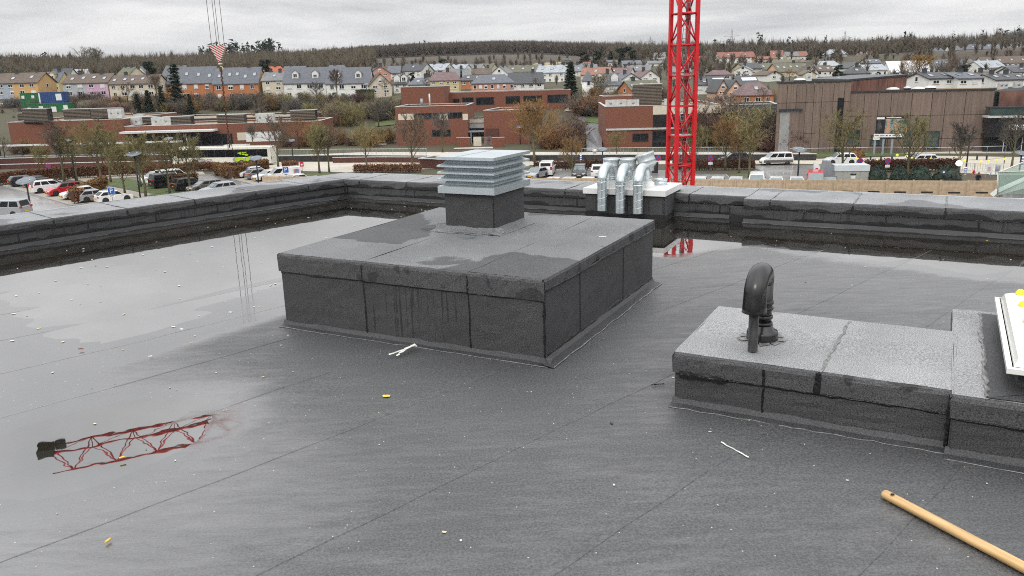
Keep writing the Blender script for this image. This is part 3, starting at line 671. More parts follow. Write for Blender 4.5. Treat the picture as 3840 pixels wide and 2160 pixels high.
dm = MB(); frustum(dm, (.025, sx-.025, .03, sy-.03), (.04, sx-.04, .045, sy-.045), .109, .140); frustum(dm, (.04, sx-.04, .045, sy-.045), (.07, sx-.07, .08, sy-.08), .140, .158); frustum(dm, (.07, sx-.07, .08, sy-.08), (.2, sx-.2, .22, sy-.22), .158, .163)
dm.add([(.2, .22, .163), (sx-.2, .22, .163), (sx-.2, sy-.22, .163), (.2, sy-.22, .163)], [(0, 1, 2, 3)]); dm.build('dome', M_dome, sk)
for v in (.26, .56, .86, 1.1):
    o = MB().lathe([(.024, 0), (.020, .014), (.010, .024), (0, .026)], (0, 0, 0), 14).build('yellow_cap', M_yel, sk); o.location = (.105, v, .160)
mb = MB(); vs = [(-.06, -.09, .003), (sx, -.09, .003), (sx, .10, .006), (.07, .10, .006)]; mb.quad(*vs); mb.build('flashing', M_flash, sk)
mb = MB(); vs = [(-.06, -.09, .0035), (.08, .0, .007), (.08, sy, .007), (-.06, sy+.02, .0035)]; mb.quad(*vs); mb.build('flashing', M_flash, sk)
mb = MB(); strip3(mb, wob((-.06, -.09, .005), (-.06, sy+.02, .005), 26, .007), .018, h=.004); mb.build('bitumen_bead', M_bleed, sk)
mb = MB(); strip3(mb, wob((-.06, -.09, .005), (sx, -.09, .005), 20, .004), .010, h=.003); mb.build('bitumen_seam', M_bit, sk)

# ---- wooden pole lying on the roof, running out of the picture
M_wood = mat('pole_wood', (.56, .36, .16), rough=.5, var=.30, scale=3, stretch=(1.2, 14, 14), coat=.25, detail=8)
tip, end = at(3312, 1845, ROOF+.035), at(3850, 2128, ROOF+.035)
dv = (end-tip); Lp = dv.length*2.2
po = thing('wooden_pole', 'plain wooden broom handle with a hanging hole, lying on the felt at the lower right', 'broom handle', (tip.x, tip.y, ROOF+.030), math.atan2(dv.y, dv.x))
mb = MB(); mb.path([(0, 0, 0), (.004, 0, 0), (.012, 0, 0), (Lp, 0, 0)], [.011, .016, .0185, .0185], 24); mb.build('shaft', M_wood, po)
ho = MB(); ho.lathe([(.0075, 0), (.0085, .001), (.0065, .0012), (.006, -.004)], (0, 0, 0), 18); o = ho.build('hanging_hole', mat('hole_rim', (.30, .18, .07), rough=.7), po); o.location = (.045, -.006, .0172); o.rotation_euler = (R(18), 0, 0)
o = MB().lathe([(.0062, 0), (0, 0)], (0, 0, 0), 16).build('hole', mat('hole_dark', (.01, .008, .006), rough=.9), po); o.location = (.045, -.0063, .0182); o.rotation_euler = (R(18), 0, 0)

# ---- litter
M_tape = mat('tape_white', (.75, .77, .70), rough=.5, var=.15, scale=20)
p = at(1515, 1322, ROOF+.02)
tp = thing('tape_scrap', 'crumpled strip of white tape lying in front of the large plinth', 'litter', p, R(20))
for a, b, w in (((-.10, -.035, .012), (.02, 0, .022), .010), ((-.06, -.055, .006), (.0, -.02, .02), .012), ((0, -.015, .02), (.075, .035, .03), .022), ((.05, .02, .03), (.085, .03, .02), .02)):
    mb = MB(); strip3(mb, wob(a, b, 4, .006), w, h=.006); mb.build('tape_strip', M_tape, tp)
def scrap(name, label, cat, px, py, L, w, h, ang, m, z=.016, group=None, n=5):
    p = at(px, py, ROOF+z); mb = MB(); strip3(mb, [Vector((L*(i/n-.5), jit(w*.5), 0)) for i in range(n+1)], w, h=h)
    mb.v = [(x, y, zz+.001) for x, y, zz in mb.v]
    o = mb.build(name, m, None, (p.x, p.y, ROOF+z), R(ang)); return tag(o, label, cat, group)
M_butt = mat('filter_tip', (.85, .55, .12), rough=.7, var=.15, scale=60)
def butt(px, py, ang, label):
    p = at(px, py, ROOF+.016); o = MB().path([(-.012, 0, .004), (.012, 0, .004)], .0042, 8).build('cigarette_butt', M_butt, None, (p.x, p.y, ROOF+.016), R(ang)); tag(o, label, 'litter', 'cigarette butts')
butt(405, 2030, 70, 'orange cigarette butt on the wet felt near the bottom left'); butt(458, 1718, 30, 'orange cigarette butt lying in the reflection of the crane jib')
scrap('leaf', 'small yellow leaf on the felt below the large plinth', 'leaf', 1451, 1484, .03, .022, .003, 20, mat('leaf_yellow', (.75, .58, .05), rough=.6))
scrap('string_scrap', 'pale length of string on the felt in front of the low plinth', 'litter', 2755, 1687, .17, .006, .004, -62, M_tape, n=9)
scrap('stick', 'short black stick left of the low plinth', 'litter', 2466, 1443, .07, .007, .005, 10, M_bit)
scrap('felt_chip', 'reddish brown chip floating at the left of the big puddle', 'litter', 304, 1310, .03, .012, .006, 5, mat('chip_red', (.16, .05, .03), rough=.7))
scrap('plaster_flake', 'pale flake on the top of the large plinth near its right edge', 'litter', 2260, 888, .05, .006, .003, 0, M_tape, z=.512)
scrap('plaster_flake', 'white flake in the big puddle left of the large plinth', 'litter', 565, 1336, .02, .009, .003, 10, M_tape)
# crumbs nobody would count: flakes and grit on the roof and floating in the water
rs = random.Random(11); mb = MB()
def flake(x, y, z, s, a, mi):
    c_, s_ = cos(a), sin(a); k = []
    for (u, v) in ((-1, -.5), (1, -.6), (.9, .5), (-.7, .6)): k.append((x+(u*c_-v*s_)*s, y+(u*s_+v*c_)*s, z+.001))
    mb.add(k+[(q[0], q[1], q[2]-.0015) for q in k], [(0, 1, 2, 3), (0, 4, 5, 1), (1, 5, 6, 2), (2, 6, 7, 3), (3, 7, 4, 0)], mi)
def inplinth(x, y):
    dx, dy = x+1.536, y-5.22; c_, s_ = cos(RA), sin(RA); u, v = dx*c_+dy*s_, -dx*s_+dy*c_
    if -.05 < u < 2.1 and -.05 < v < 2.1: return True
    dx, dy = x-.8, y-3.705; c_, s_ = cos(R(-28.5)), sin(R(-28.5)); u, v = dx*c_+dy*s_, -dx*s_+dy*c_
    return -.05 < u < 2.8 and -.1 < v < 1.25
k = 0
while k < 320:
    t_ = rs.uniform(-9.1, 1.0); s_ = rs.uniform(-.5, 8.5); x, y = xy(t_, s_)
    if PR[0]*x+PR[1]*y > 8.7 or inplinth(x, y): continue
    h = float(deck_h(np.array(t_), np.array(s_))); dense = (t_ < -5)
    if not dense and rs.random() < .55: continue
    sz = rs.choice([.003, .004, .005, .006, .007, .009]) if not dense else rs.choice([.006, .007, .009, .011, .014])
    flake(x, y, ROOF+max(h, 0)+.003, sz, rs.uniform(0, 6.3), rs.choice([0, 0, 0, 0, 0, 1, 1, 1, 2, 3])); k += 1
o = mb.build('debris', [M_tape, mat('flake_cream', (.62, .55, .36), rough=.7), mat('flake_yellow', (.66, .52, .06), rough=.7), M_bit]); tag(o, kind='stuff')
# ================================================================== THE LAND
HOUSES = []
SKYL = [(-900, 235), (0, 216), (300, 228), (560, 226), (700, 226), (850, 214), (1000, 205), (1150, 202), (1250, 190), (1400, 180), (1600, 168), (1850, 160), (2000, 160), (2150, 170), (2300, 172), (2400, 170), (2600, 168), (2800, 170), (3000, 170), (3200, 160), (3400, 155), (3600, 146), (3750, 130), (3840, 116), (4300, 90)]
_sk = [ray(*p) for p in SKYL]; SK_AZ = [atan2(d[0], d[1]) for d in _sk]; SK_T = [d[2]/hypot(d[0], d[1]) for d in _sk]
def crest(az): return np.interp(np.degrees(az), [-40, -21, -17, -12, -9, 3, 7, 40], [760, 800, 900, 1450, 1550, 1450, 900, 820])
def fbase(d):
    return np.interp(d, [0, 178, 205, 240, 285, 340, 450, 600, 3300], [0, 0, 1.6, 5.2, 8.6, 12.5, 17.5, 24, 24])
CTRL = []                                                           # surveyed house bases (x, y, z)
def hill(x, y, z):
    """beyond the village the land climbs to the wooded crest seen against the sky"""
    r = np.hypot(x, y); az = np.arctan2(x, np.maximum(y, 1)); rc = crest(az); zc = CAMZ+np.interp(az, SK_AZ, SK_T)*rc-15.5
    q = np.clip((r-430)/(rc-430), 0, 1); q = q*q*(3-2*q)*.5+q*.5
    h = z+(zc-z)*q
    return np.where(r > rc, zc-(r-rc)*.02, np.where(r > 430, h, z))
def ground(x, y):
    x = np.asarray(x, float); y = np.asarray(y, float); r = np.hypot(x, y)
    z = np.where(y > -50, fbase(r*np.clip(.72+.28*np.clip(y, 0, None)/np.maximum(r, 1), 0, 1)+r*.06), 0)
    z = hill(x, y, z)
    if CTRL:
        c = np.array(CTRL); num = 0*z; den = 0*z+.25
        for (cx, cy, cz, sg) in CTRL:
            w = np.exp(-((x-cx)**2+(y-cy)**2)/(2*sg*sg)); num = num+w*cz; den = den+w
        z = z+num/den
    return z
def ctrl(p, sg=16.0):
    CTRL.append((p[0], p[1], float(p[2]-.25-fbase_at(p[0], p[1])), sg))
def fbase_at(x, y):
    r = hypot(x, y); return float(hill(np.array(float(x)), np.array(float(y)), fbase(r*min(1, .72+.28*max(y, 0)/max(r, 1))+r*.06)))
def onground(px, py, lo=60, hi=1500):
    """where a sighting meets the land"""
    d = ray(px, py); d = d/hypot(d[0], d[1]); a = lo; prev = lo
    while a < hi:
        p = d*a
        if CAMZ+p[2] < ground(p[0], p[1]): break
        prev = a; a *= 1.01
    return Vector((d[0]*a, d[1]*a, float(ground(d[0]*a, d[1]*a))))
# ------------------------------------------------------------------ materials of the place
W = lambda n, c, **k: mat('render_'+n, c, rough=.85, var=.07, scale=.5, **k)
WALLC = {'white': (.74, .74, .70), 'cream': (.62, .55, .42), 'yellow': (.58, .48, .25), 'orange': (.47, .185, .085), 'ochre': (.56, .36, .16), 'pink': (.62, .33, .30), 'lilac': (.58, .38, .50), 'peach': (.66, .42, .28), 'grey': (.42, .44, .46), 'tan': (.50, .38, .26), 'bluegrey': (.36, .40, .46), 'salmon': (.52, .27, .20), 'beige': (.58, .50, .40)}
ROOFC = {'slate': (.105, .113, .13), 'dark': (.055, .057, .062), 'grey': (.18, .185, .19), 'silver': (.33, .355, .38), 'brown': (.12, .090, .070), 'red': (.42, .12, .06), 'terra': (.27, .13, .09), 'purple': (.16, .105, .105), 'rust': (.24, .10, .075), 'moss': (.13, .125, .085), 'tarp': (.66, .67, .68)}
MW = {k: W(k, v) for k, v in WALLC.items()}
MR = {k: mat('roof_'+k, v, rough=.55 if k in ('slate', 'silver', 'dark') else .75, var=.22, scale=1.2, stretch=(1, 1, 2.5), bump=.15, bscale=3) for k, v in ROOFC.items()}
M_frame = mat('window_frame', (.72, .72, .70), rough=.5, var=.03)
M_glass = mat('window_glass', (.018, .020, .023), rough=.08, var=.4, scale=.6, spec=.4)
M_glassl = mat('skylight_glass', (.30, .34, .38), rough=.08, var=.2, scale=1, spec=.9)
M_shut = mat('shutter', (.70, .69, .66), rough=.6, var=.04)
M_chim = mat('chimney', (.05, .05, .055), rough=.7, var=.2, scale=4)
M_pv = mat('solar_glass', (.55, .60, .63), rough=.1, var=.1, scale=2, spec=.8)
M_pvd = mat('solar_dark', (.02, .022, .03), rough=.15, var=.2, scale=2, spec=.8)
M_brick = mat('brick_red', (.195, .074, .046), rough=.9, var=.42, scale=3.5, bump=.25, bscale=12, stretch=(1, 1, 2.5), detail=9, lo=.3, hi=.7)
M_brick2 = mat('brick_dark', (.095, .038, .030), rough=.9, var=.3, scale=3.5, bump=.25, bscale=12, stretch=(1, 1, 2.5), detail=9)
M_cop = mat('coping', (.50, .50, .49), rough=.6, var=.12, scale=1)
M_gravelr = mat('roof_gravel', (.28, .235, .16), rough=.95, var=.35, scale=1.2, bump=.4, bscale=8, detail=9)
M_gravelw = mat('roof_pale', (.58, .58, .56), rough=.8, var=.15, scale=.5)
M_conc = mat('concrete_panel', (.46, .35, .24), rough=.9, var=.22, scale=2.2, bump=.4, bscale=25, detail=9)
M_concg = mat('concrete_grey', (.30, .30, .30), rough=.85, var=.12, scale=1.5, bump=.2)
M_steel = mat('steel_grey', (.30, .33, .36), rough=.45, metal=.4, var=.08)
M_steeld = mat('steel_dark', (.035, .040, .048), rough=.4, metal=.2, var=.1)
M_pale = mat('pale_beam', (.62, .63, .62), rough=.5, var=.06)
M_darkin = mat('dark_interior', (.014, .014, .016), rough=.25, var=.4, scale=.4, spec=.6)
M_asph = mat('asphalt', (.23, .225, .22), rough=.30, var=.22, scale=.25, bump=.15, bscale=20, detail=8, spec=.9, coat=.35)
M_paver = mat('pavers', (.33, .29, .235), rough=.8, var=.14, scale=.8, bump=.2, bscale=6, detail=8)
M_road = mat('road_pale', (.50, .455, .375), rough=.75, var=.10, scale=.4, bump=.1, bscale=10)
M_gravel = mat('gravel_pale', (.52, .48, .42), rough=.9, var=.15, scale=1.5, bump=.2)
M_grass = mat('lawn', (.055, .085, .022), rough=.95, var=.3, scale=.8, bump=.6, bscale=18, detail=9, col2=(.11, .13, .045))
M_soil = mat('winter_ground', (.080, .060, .040), rough=.95, scale=.11, col2=(.066, .070, .032), bump=.6, bscale=1.2, detail=12, lo=.42, hi=.58)
M_wet = mat('path_wet', (.22, .23, .24), rough=.25, var=.15, scale=.5, spec=.8)
M_paint = mat('road_paint', (.72, .72, .69), rough=.6, var=.1, scale=2)
# ------------------------------------------------------------------ houses
def zat(p, py):
    """height of a sighting over the ground point p"""
    return solve(lambda z: -pix((p[0], p[1], z))[1], -py, -20, 140)
def win_mesh(w, h, shut=0.0, bars=1):
    key = ('win', w, h, shut, bars)
    if key in MESH: return MESH[key]
    mb = MB(); f = .09
    mb.bx((-w/2, -.05, 0), (w/2, .02, f)); mb.bx((-w/2, -.05, h-f), (w/2, .02, h)); mb.bx((-w/2, -.05, f), (-w/2+f, .02, h-f)); mb.bx((w/2-f, -.05, f), (w/2, .02, h-f))
    for b in range(bars): x = -w/2+w*(b+1)/(bars+1); mb.bx((x-.05, -.045, f), (x+.05, .02, h-f))
    mb.bx((-w/2-.1, -.12, -.07), (w/2+.1, .02, 0))
    if shut: mb.bx((-w/2+f, -.04, f+(h-2*f)*(1-shut)), (w/2-f, .02, h-f), 0)
    mb.quad((-w/2+f, -.012, f), (w/2-f, -.012, f), (w/2-f, -.012, h-f), (-w/2+f, -.012, h-f), 1)
    MESH[key] = mb.mesh('window', [M_frame, M_glass]); return MESH[key]
MESH = {}
def sky_mesh(w, h):
    key = ('sky', w, h)
    if key in MESH: return MESH[key]
    mb = MB(); mb.bx((-w/2-.08, -h/2-.08, 0), (w/2+.08, h/2+.08, .09)); mb.quad((-w/2, -h/2, .095), (w/2, -h/2, .095), (w/2, h/2, .095), (-w/2, h/2, .095), 1)
    MESH[key] = mb.mesh('skylight', [M_chim, M_glassl]); return MESH[key]
def chim_mesh():
    if 'ch' in MESH: return MESH['ch']
    mb = MB(); mb.bx((-.45, -.35, -1.2), (.45, .35, 1.0)); mb.bx((-.52, -.42, 1.0), (.52, .42, 1.12)); mb.tube((-.2, 0, 1.12), (-.2, 0, 1.35), .1, n=6); mb.tube((.2, 0, 1.12), (.2, 0, 1.35), .1, n=6)
    MESH['ch'] = mb.mesh('chimney', M_chim); return MESH['ch']
def house(label, xl, xr, yb, ye, yr, d, form='side', wall='white', roof='slate', yaw=0.0, dep=None, cols=3, rows=2, chim=1, sky=2, pv=0, dorm=0, cat='house', group=None, shut=.0, gcol=None, split=None, hipf=.35, name='house', over=.35):
    """xl..xr sighted facade edges, yb base, ye eaves, yr ridge (picture rows at the middle), d distance"""
    xm = (xl+xr)/2; b = far(xm, yb, d); w = (far(xr, yb, d)-far(xl, yb, d)).length
    dep = dep or (9.0 if form != 'front' else w*1.15)
    eave = max(1.6, zat(b, ye)-b.z)
    rb = (0, dep/2) if form in ('side', 'hip') else (0, 0)
    rid = max(eave+1.2, zat((b.x, b.y+(dep/2 if form != 'front' else 0)), yr)-b.z)
    ang = R(yaw); t = thing(name, label, cat, b, ang, group); t['label'] = label
    ctrl((b.x-sin(ang)*dep/2, b.y+cos(ang)*dep/2, b.z), 14.0)
    hw = w/2; o = over; mw = MW[wall]; mr = MR[roof]; e = eave; r = rid
    mb = MB(); B = -3.5
    if form in ('side',):
        mb.add([(-hw, 0, B), (hw, 0, B), (hw, 0, e), (-hw, 0, e)], [(0, 1, 2, 3)]); mb.add([(hw, dep, B), (-hw, dep, B), (-hw, dep, e), (hw, dep, e)], [(0, 1, 2, 3)])
        for s in (-1, 1): mb.add([(s*hw, 0, B), (s*hw, dep, B), (s*hw, dep, e), (s*hw, dep/2, r-.05), (s*hw, 0, e)], [(0, 1, 2, 3, 4) if s > 0 else (4, 3, 2, 1, 0)], 1 if gcol else 0)
        ws = mb.build('wall', [mw, MW[gcol] if gcol else mw], t)
        if split:
            for (a, c2) in split: MB().bx((-hw+w*a[0], -.03, B), (-hw+w*a[1], .0, e-.02)).build('facade', MW[c2], t)
        sl = (r-e)/(dep/2); k = hw+o; rm = MB(); th = .22
        for s in (0, 1):
            y0, y1 = (-o, dep/2) if s == 0 else (dep+o, dep/2); z0 = e-o*sl
            p = [(-k, y0, z0), (k, y0, z0), (k, y1, r), (-k, y1, r)]
            if s: p = [p[1], p[0], p[3], p[2]]
            q = [(a, b_, c+th) for a, b_, c in p]; rm.add(p+q, [(3, 2, 1, 0), (4, 5, 6, 7), (0, 1, 5, 4), (1, 2, 6, 5), (3, 0, 4, 7)])
        rm.build('roof', mr, t)
        surf = lambda x, q: ((x, -o+(dep/2+o)*q, e-o*sl+th+(r-e+o*sl)*q), math.atan2(sl, 1))
        top = lambda x: (x, dep/2, r)
    elif form == 'front':
        mb.add([(-hw, 0, B), (hw, 0, B), (hw, 0, e), (0, 0, r-.05), (-hw, 0, e)], [(0, 1, 2, 3, 4)]); mb.add([(-hw, dep, B), (hw, dep, B), (hw, dep, e), (0, dep, r-.05), (-hw, dep, e)], [(4, 3, 2, 1, 0)])
        for s in (-1, 1): mb.add([(s*hw, 0, B), (s*hw, dep, B), (s*hw, dep, e), (s*hw, 0, e)], [(0, 1, 2, 3) if s > 0 else (3, 2, 1, 0)])
        mb.build('wall', mw, t); sl = (r-e)/hw; rm = MB(); th = .22
        for s in (-1, 1):
            x0 = s*(hw+o); z0 = e-o*sl; p = [(x0, -o, z0), (0, -o, r), (0, dep+o, r), (x0, dep+o, z0)]
            if s > 0: p = [p[1], p[0], p[3], p[2]]
            p = p if s < 0 else p; q = [(a, b_, c+th) for a, b_, c in p]; rm.add(p+q, [(3, 2, 1, 0), (4, 5, 6, 7), (0, 1, 5, 4), (1, 2, 6, 5), (2, 3, 7, 6), (3, 0, 4, 7)])
        rm.build('roof', mr, t)
        surf = None; top = lambda x: (x*.3, dep*.45, r)
    else:
        hx = min(hw*.98, hw-hw*hipf*1.0) if form == 'hip' else 0.05
        hx = hw*(1-hipf) if form == 'hip' else .05
        mb.bx((-hw, 0, B), (hw, dep, e)); mb.build('wall', mw, t)
        if split:
            for (a, c2) in split: MB().bx((-hw+w*a[0], -.03, B), (-hw+w*a[1], .0, e-.02)).build('facade', MW[c2], t)
        a = [(-hw-o, -o, e-.05), (hw+o, -o, e-.05), (hw+o, dep+o, e-.05), (-hw-o, dep+o, e-.05)]; q = [(x, y, z+.2) for x, y, z in a]; tp = [(-hx, dep/2, r), (hx, dep/2, r)]
        rm = MB().add(a+q+tp, [(3, 2, 1, 0), (0, 1, 5, 4), (1, 2, 6, 5), (2, 3, 7, 6), (3, 0, 4, 7), (4, 5, 9, 8), (5, 6, 9), (6, 7, 8, 9), (7, 4, 8)]); rm.build('roof', mr, t)
        sl = (r-e)/(dep/2); surf = lambda x, q: ((x*(1-.4*q), -o+(dep/2+o)*q, e+.2+(r-e-.2)*q), math.atan2(sl, 1)); top = lambda x: (x*.4, dep/2, r)
    rr = random.Random(int(xl*7+yb)); near = d < 300
    wh = min(1.35, e/rows*.52); ww = min(1.5, w/max(cols, 1)*.5)
    for i in range(rows):
        for j in range(cols):
            z = e*(i+.30)/rows; x = -hw+w*(j+.5)/cols+rr.uniform(-.2, .2)
            inst('window', win_mesh(round(ww*rr.choice([.8, 1, 1]), 1), round(wh, 1), rr.choice([0, 0, 0, .4, .9]) if not shut else shut, 1 if ww > 1 else 0), t, (x, -.02, z))
    if form == 'front':
        inst('window', win_mesh(1.0, 1.0, rr.choice([0, .5]), 0), t, (0, -.02, e+(r-e)*.22))
    if form == 'side' and near:
        s = 1 if xm < 1920 else -1
        o_ = inst('window', win_mesh(1.0, 1.1, 0, 0), t, (s*(hw+.02), dep*.5, e*.62), (0, 0, s*pi/2))
    for c in range(chim):
        x = -hw+w*(c+.5)/chim+rr.uniform(-.8, .8) if chim > 1 else hw*rr.choice([-.45, .3, .45])
        p = top(x); inst('chimney', chim_mesh(), t, (p[0], p[1]+rr.uniform(-.3, .3), p[2]))
    if surf:
        for c in range(sky):
            x = -hw+w*(c+.5)/sky+rr.uniform(-.5, .5); p, a = surf(x, .5+rr.uniform(-.08, .08)); inst('skylight', sky_mesh(.9, 1.2), t, p, (a, 0, 0))
        for c in range(dorm):
            x = -hw+w*(c+.5)/dorm+rr.uniform(-.3, .3); p, a = surf(x, .30); mb = MB(); dw, dh = .95, 1.7
            mb.add([(-dw, 0, -.3), (dw, 0, -.3), (dw, 0, dh), (0, 0, dh+.75), (-dw, 0, dh), (-dw, 3, -.3), (dw, 3, -.3), (dw, 3, dh), (0, 3, dh+.75), (-dw, 3, dh)], [(0, 1, 2, 3, 4), (1, 6, 7, 2), (5, 0, 4, 9)], 0)
            mb.add([(-dw-.2, -.2, dh-.15), (0, -.2, dh+.8), (0, 3.2, dh+.8), (-dw-.2, 3.2, dh-.15), (dw+.2, -.2, dh-.15), (dw+.2, 3.2, dh-.15)], [(0, 1, 2, 3), (1, 4, 5, 2)], 1)
            dm = mb.build('dormer', [mw, mr], t, p); inst('window', win_mesh(1.2, 1.2, rr.choice([0, .4, .9]), 1), dm, (0, -.02, .25))
        if pv:
            for c in range(pv):
                p, a = surf(-hw*.5+w*.75*(c+.5)/pv, .62); mb = MB(); ww_ = w*.75/pv*.46; mb.bx((-ww_, -.95, .02), (ww_, .95, .1)); o_ = mb.build('solar_panel', M_pv if c % 9 < 8 and pv > 3 else M_pvd, t, p); o_.rotation_euler = (a, 0, 0)
    HOUSES.append((b, w, dep)); return t
h = house
# near row beyond the scrub, from the left
h('blue grey and orange terrace at the far left with a brown roof', -60, 155, 361, 311, 276, 255, 'side', 'bluegrey', 'brown', yaw=-6, cols=5, chim=3, sky=3, split=[((.52, 1.0), 'ochre')], gcol='ochre')
h('yellow house with a dark roof and yellow dormer behind the orange terrace end', 166, 224, 340, 307, 271, 285, 'side', 'yellow', 'slate', cols=3, chim=1, sky=0, dorm=1)
h('white gabled house with a large dark roof behind the yellow house', 180, 258, 338, 303, 259, 310, 'side', 'white', 'dark', yaw=-10, cols=2, chim=1, sky=0, gcol='white')
h('low silver roofed house peeping out right of the large dark roof', 258, 318, 330, 296, 261, 335, 'side', 'white', 'silver', cols=2, chim=0, sky=0)
h('grey and pink terrace with a mossy dark roof', 240, 413, 364, 311, 279, 258, 'side', 'grey', 'brown', yaw=-3, cols=4, chim=2, sky=4, split=[((.52, 1.0), 'lilac')])
h('cream terrace with a brown roof left of the tall pine', 413, 590, 366, 314, 283, 256, 'side', 'cream', 'brown', yaw=-3, cols=5, chim=2, sky=5)
h('cream gabled house in the second row behind the cream terrace', 416, 497, 320, 290, 254, 330, 'side', 'cream', 'moss', yaw=-35, cols=2, chim=2, sky=0)
h('small white gabled house left of the tall pine in the second row', 512, 560, 318, 288, 250, 345, 'front', 'white', 'grey', cols=1, chim=1)
h('white gable with a slate roof just left of the orange row', 610, 690, 320, 285, 247, 345, 'side', 'white', 'slate', yaw=-8, cols=2, chim=2, sky=0)
h('left unit of the orange terraced row with slate roof and skylights', 634, 805, 376, 311, 253, 262, 'side', 'orange', 'slate', yaw=-2, cols=4, chim=0, sky=4, gcol='cream')
h('right unit of the orange terraced row behind the hanging crane chain', 806, 974, 378, 312, 255, 260, 'side', 'orange', 'slate', yaw=-2, cols=4, chim=1, sky=5, gcol='ochre')
h('house with a bright red tiled roof behind a dark pine', 972, 1062, 305, 282, 249, 335, 'hip', 'cream', 'red', cols=2, chim=1, sky=0)
h('narrow cream house with balconies between orange and white rows', 988, 1066, 362, 302, 272, 260, 'side', 'cream', 'grey', cols=2, rows=3, chim=2, sky=1)
h('left unit of the white terraced row with two gabled dormers', 1068, 1226, 372, 310, 255, 256, 'side', 'white', 'slate', yaw=-1, cols=4, rows=2, chim=0, sky=2, dorm=2)
h('right unit of the white terraced row with two gabled dormers', 1227, 1388, 374, 311, 255, 255, 'side', 'white', 'slate', yaw=-1, cols=4, rows=2, chim=0, sky=2, dorm=2)
h('slate roof rising behind the white terraced row', 1216, 1300, 300, 275, 244, 320, 'hip', 'white', 'slate', cols=2, chim=1, sky=1)
h('grey roofed house far behind the left white terrace', 1062, 1140, 292, 270, 250, 350, 'side', 'white', 'slate', cols=2, chim=1, sky=0)
h('salmon gabled house beside the white terraced row', 1386, 1466, 300, 275, 248, 315, 'front', 'salmon', 'slate', cols=2, chim=2, yaw=12)
h('dark slated house right of the salmon gable', 1455, 1500, 296, 274, 249, 330, 'side', 'white', 'slate', cols=1, chim=0, sky=0)
h('beige house with a wide brown roof and gable towards us', 1388, 1470, 352, 318, 276, 252, 'front', 'beige', 'brown', cols=2, chim=0, dep=14, yaw=14)
h('white house with little dormers behind the tall brick block', 1478, 1530, 345, 316, 292, 262, 'side', 'white', 'dark', cols=2, chim=0, sky=0, dorm=2)
h('white gabled house with dark roof and a solar collector', 1494, 1588, 288, 266, 240, 330, 'side', 'white', 'dark', yaw=-28, cols=4, chim=2, sky=1)
h('white gabled house with a silver grey roof and two chimneys', 1588, 1672, 284, 264, 241, 345, 'side', 'white', 'silver', yaw=-28, cols=3, chim=2, sky=2)
h('silver roofed white house third along the upper row', 1680, 1742, 280, 263, 243, 360, 'side', 'white', 'silver', yaw=-25, cols=2, chim=2, sky=1)
h('grey roofed house fourth along the upper row', 1740, 1800, 280, 263, 243, 365, 'side', 'white', 'grey', yaw=-22, cols=2, chim=1, sky=1)
h('cream gabled house with two skylights fifth along the upper row', 1778, 1842, 276, 259, 240, 375, 'side', 'cream', 'moss', yaw=-25, cols=2, chim=1, sky=2)
h('yellow house with a purple brown half hipped roof', 1614, 1722, 338, 303, 269, 245, 'hip', 'yellow', 'purple', cols=4, chim=1, sky=0, hipf=.3)
h('low grey hipped roof over a cream wall behind the brick block', 1532, 1640, 345, 318, 291, 250, 'hip', 'cream', 'slate', cols=3, rows=1, chim=1, sky=2, hipf=.45)
h('orange walled bungalow with a dark hipped roof', 1725, 1815, 322, 304, 281, 262, 'hip', 'orange', 'dark', cols=3, rows=1, chim=0, sky=2)
h('pink house with a broad grey hipped roof', 1768, 1928, 340, 313, 279, 240, 'hip', 'salmon', 'slate', cols=7, rows=1, chim=0, sky=1, hipf=.42)
h('steep dark roof with a cypress in front of it', 1688, 1770, 310, 292, 259, 285, 'side', 'white', 'grey', yaw=15, cols=2, chim=1, sky=0)
h('brown roofed house with an orange gable', 1770, 1840, 298, 278, 257, 300, 'side', 'orange', 'brown', cols=2, chim=2, sky=0)
h('white gable with grey roof left of the long dark barn', 1838, 1908, 300, 278, 249, 300, 'front', 'white', 'grey', cols=1, chim=1, yaw=-15)
h('long dark barn like roof behind the pink house', 1914, 2040, 332, 322, 274, 255, 'side', 'white', 'dark', yaw=4, cols=4, rows=1, chim=1, sky=0, dorm=0)
h('row house with mossy grey roof and skylights right of the white gable', 1906, 2014, 285, 270, 246, 325, 'side', 'white', 'moss', yaw=-5, cols=5, rows=1, chim=3, sky=3)
h('white and grey twin gabled houses left of the big spruce', 2010, 2118, 310, 272, 246, 300, 'side', 'white', 'silver', yaw=-18, cols=5, chim=3, sky=3, gcol='grey')
h('grey roofed terrace top right of the big spruce', 2150, 2240, 285, 266, 243, 345, 'side', 'white', 'grey', cols=4, chim=2, sky=2)
h('hipped red roof on the field edge', 2185, 2226, 252, 245, 232, 430, 'hip', 'white', 'rust', cols=1, rows=1, chim=0, sky=0)
h('cream house with a broad terracotta roof', 2176, 2278, 302, 280, 255, 280, 'side', 'cream', 'terra', yaw=-22, cols=3, chim=1, sky=1)
h('white house with purple roof right of the terracotta roof', 2280, 2360, 298, 276, 256, 295, 'side', 'white', 'purple', yaw=-22, cols=3, chim=1, sky=2)
h('white villa with a steep slate roof beside the pointed turret', 2212, 2340, 356, 322, 274, 240, 'hip', 'white', 'slate', cols=4, chim=1, sky=0, dorm=2, hipf=.5)
h('white gabled house with skylight right of the turret villa', 2322, 2408, 332, 302, 275, 255, 'front', 'white', 'slate', cols=2, chim=1, yaw=14)
h('grey roofed houses with three chimneys in the upper row', 2334, 2436, 282, 265, 246, 330, 'side', 'cream', 'grey', yaw=-10, cols=4, chim=3, sky=1)
h('long low grey roofed block in the row below the woods', 2336, 2405, 252, 244, 228, 430, 'side', 'grey', 'slate', cols=3, rows=1, chim=1, sky=0)
h('grey house with white trim at the wood edge left of the crane', 2432, 2492, 250, 241, 229, 440, 'side', 'white', 'grey', cols=2, rows=1, chim=1, sky=0)
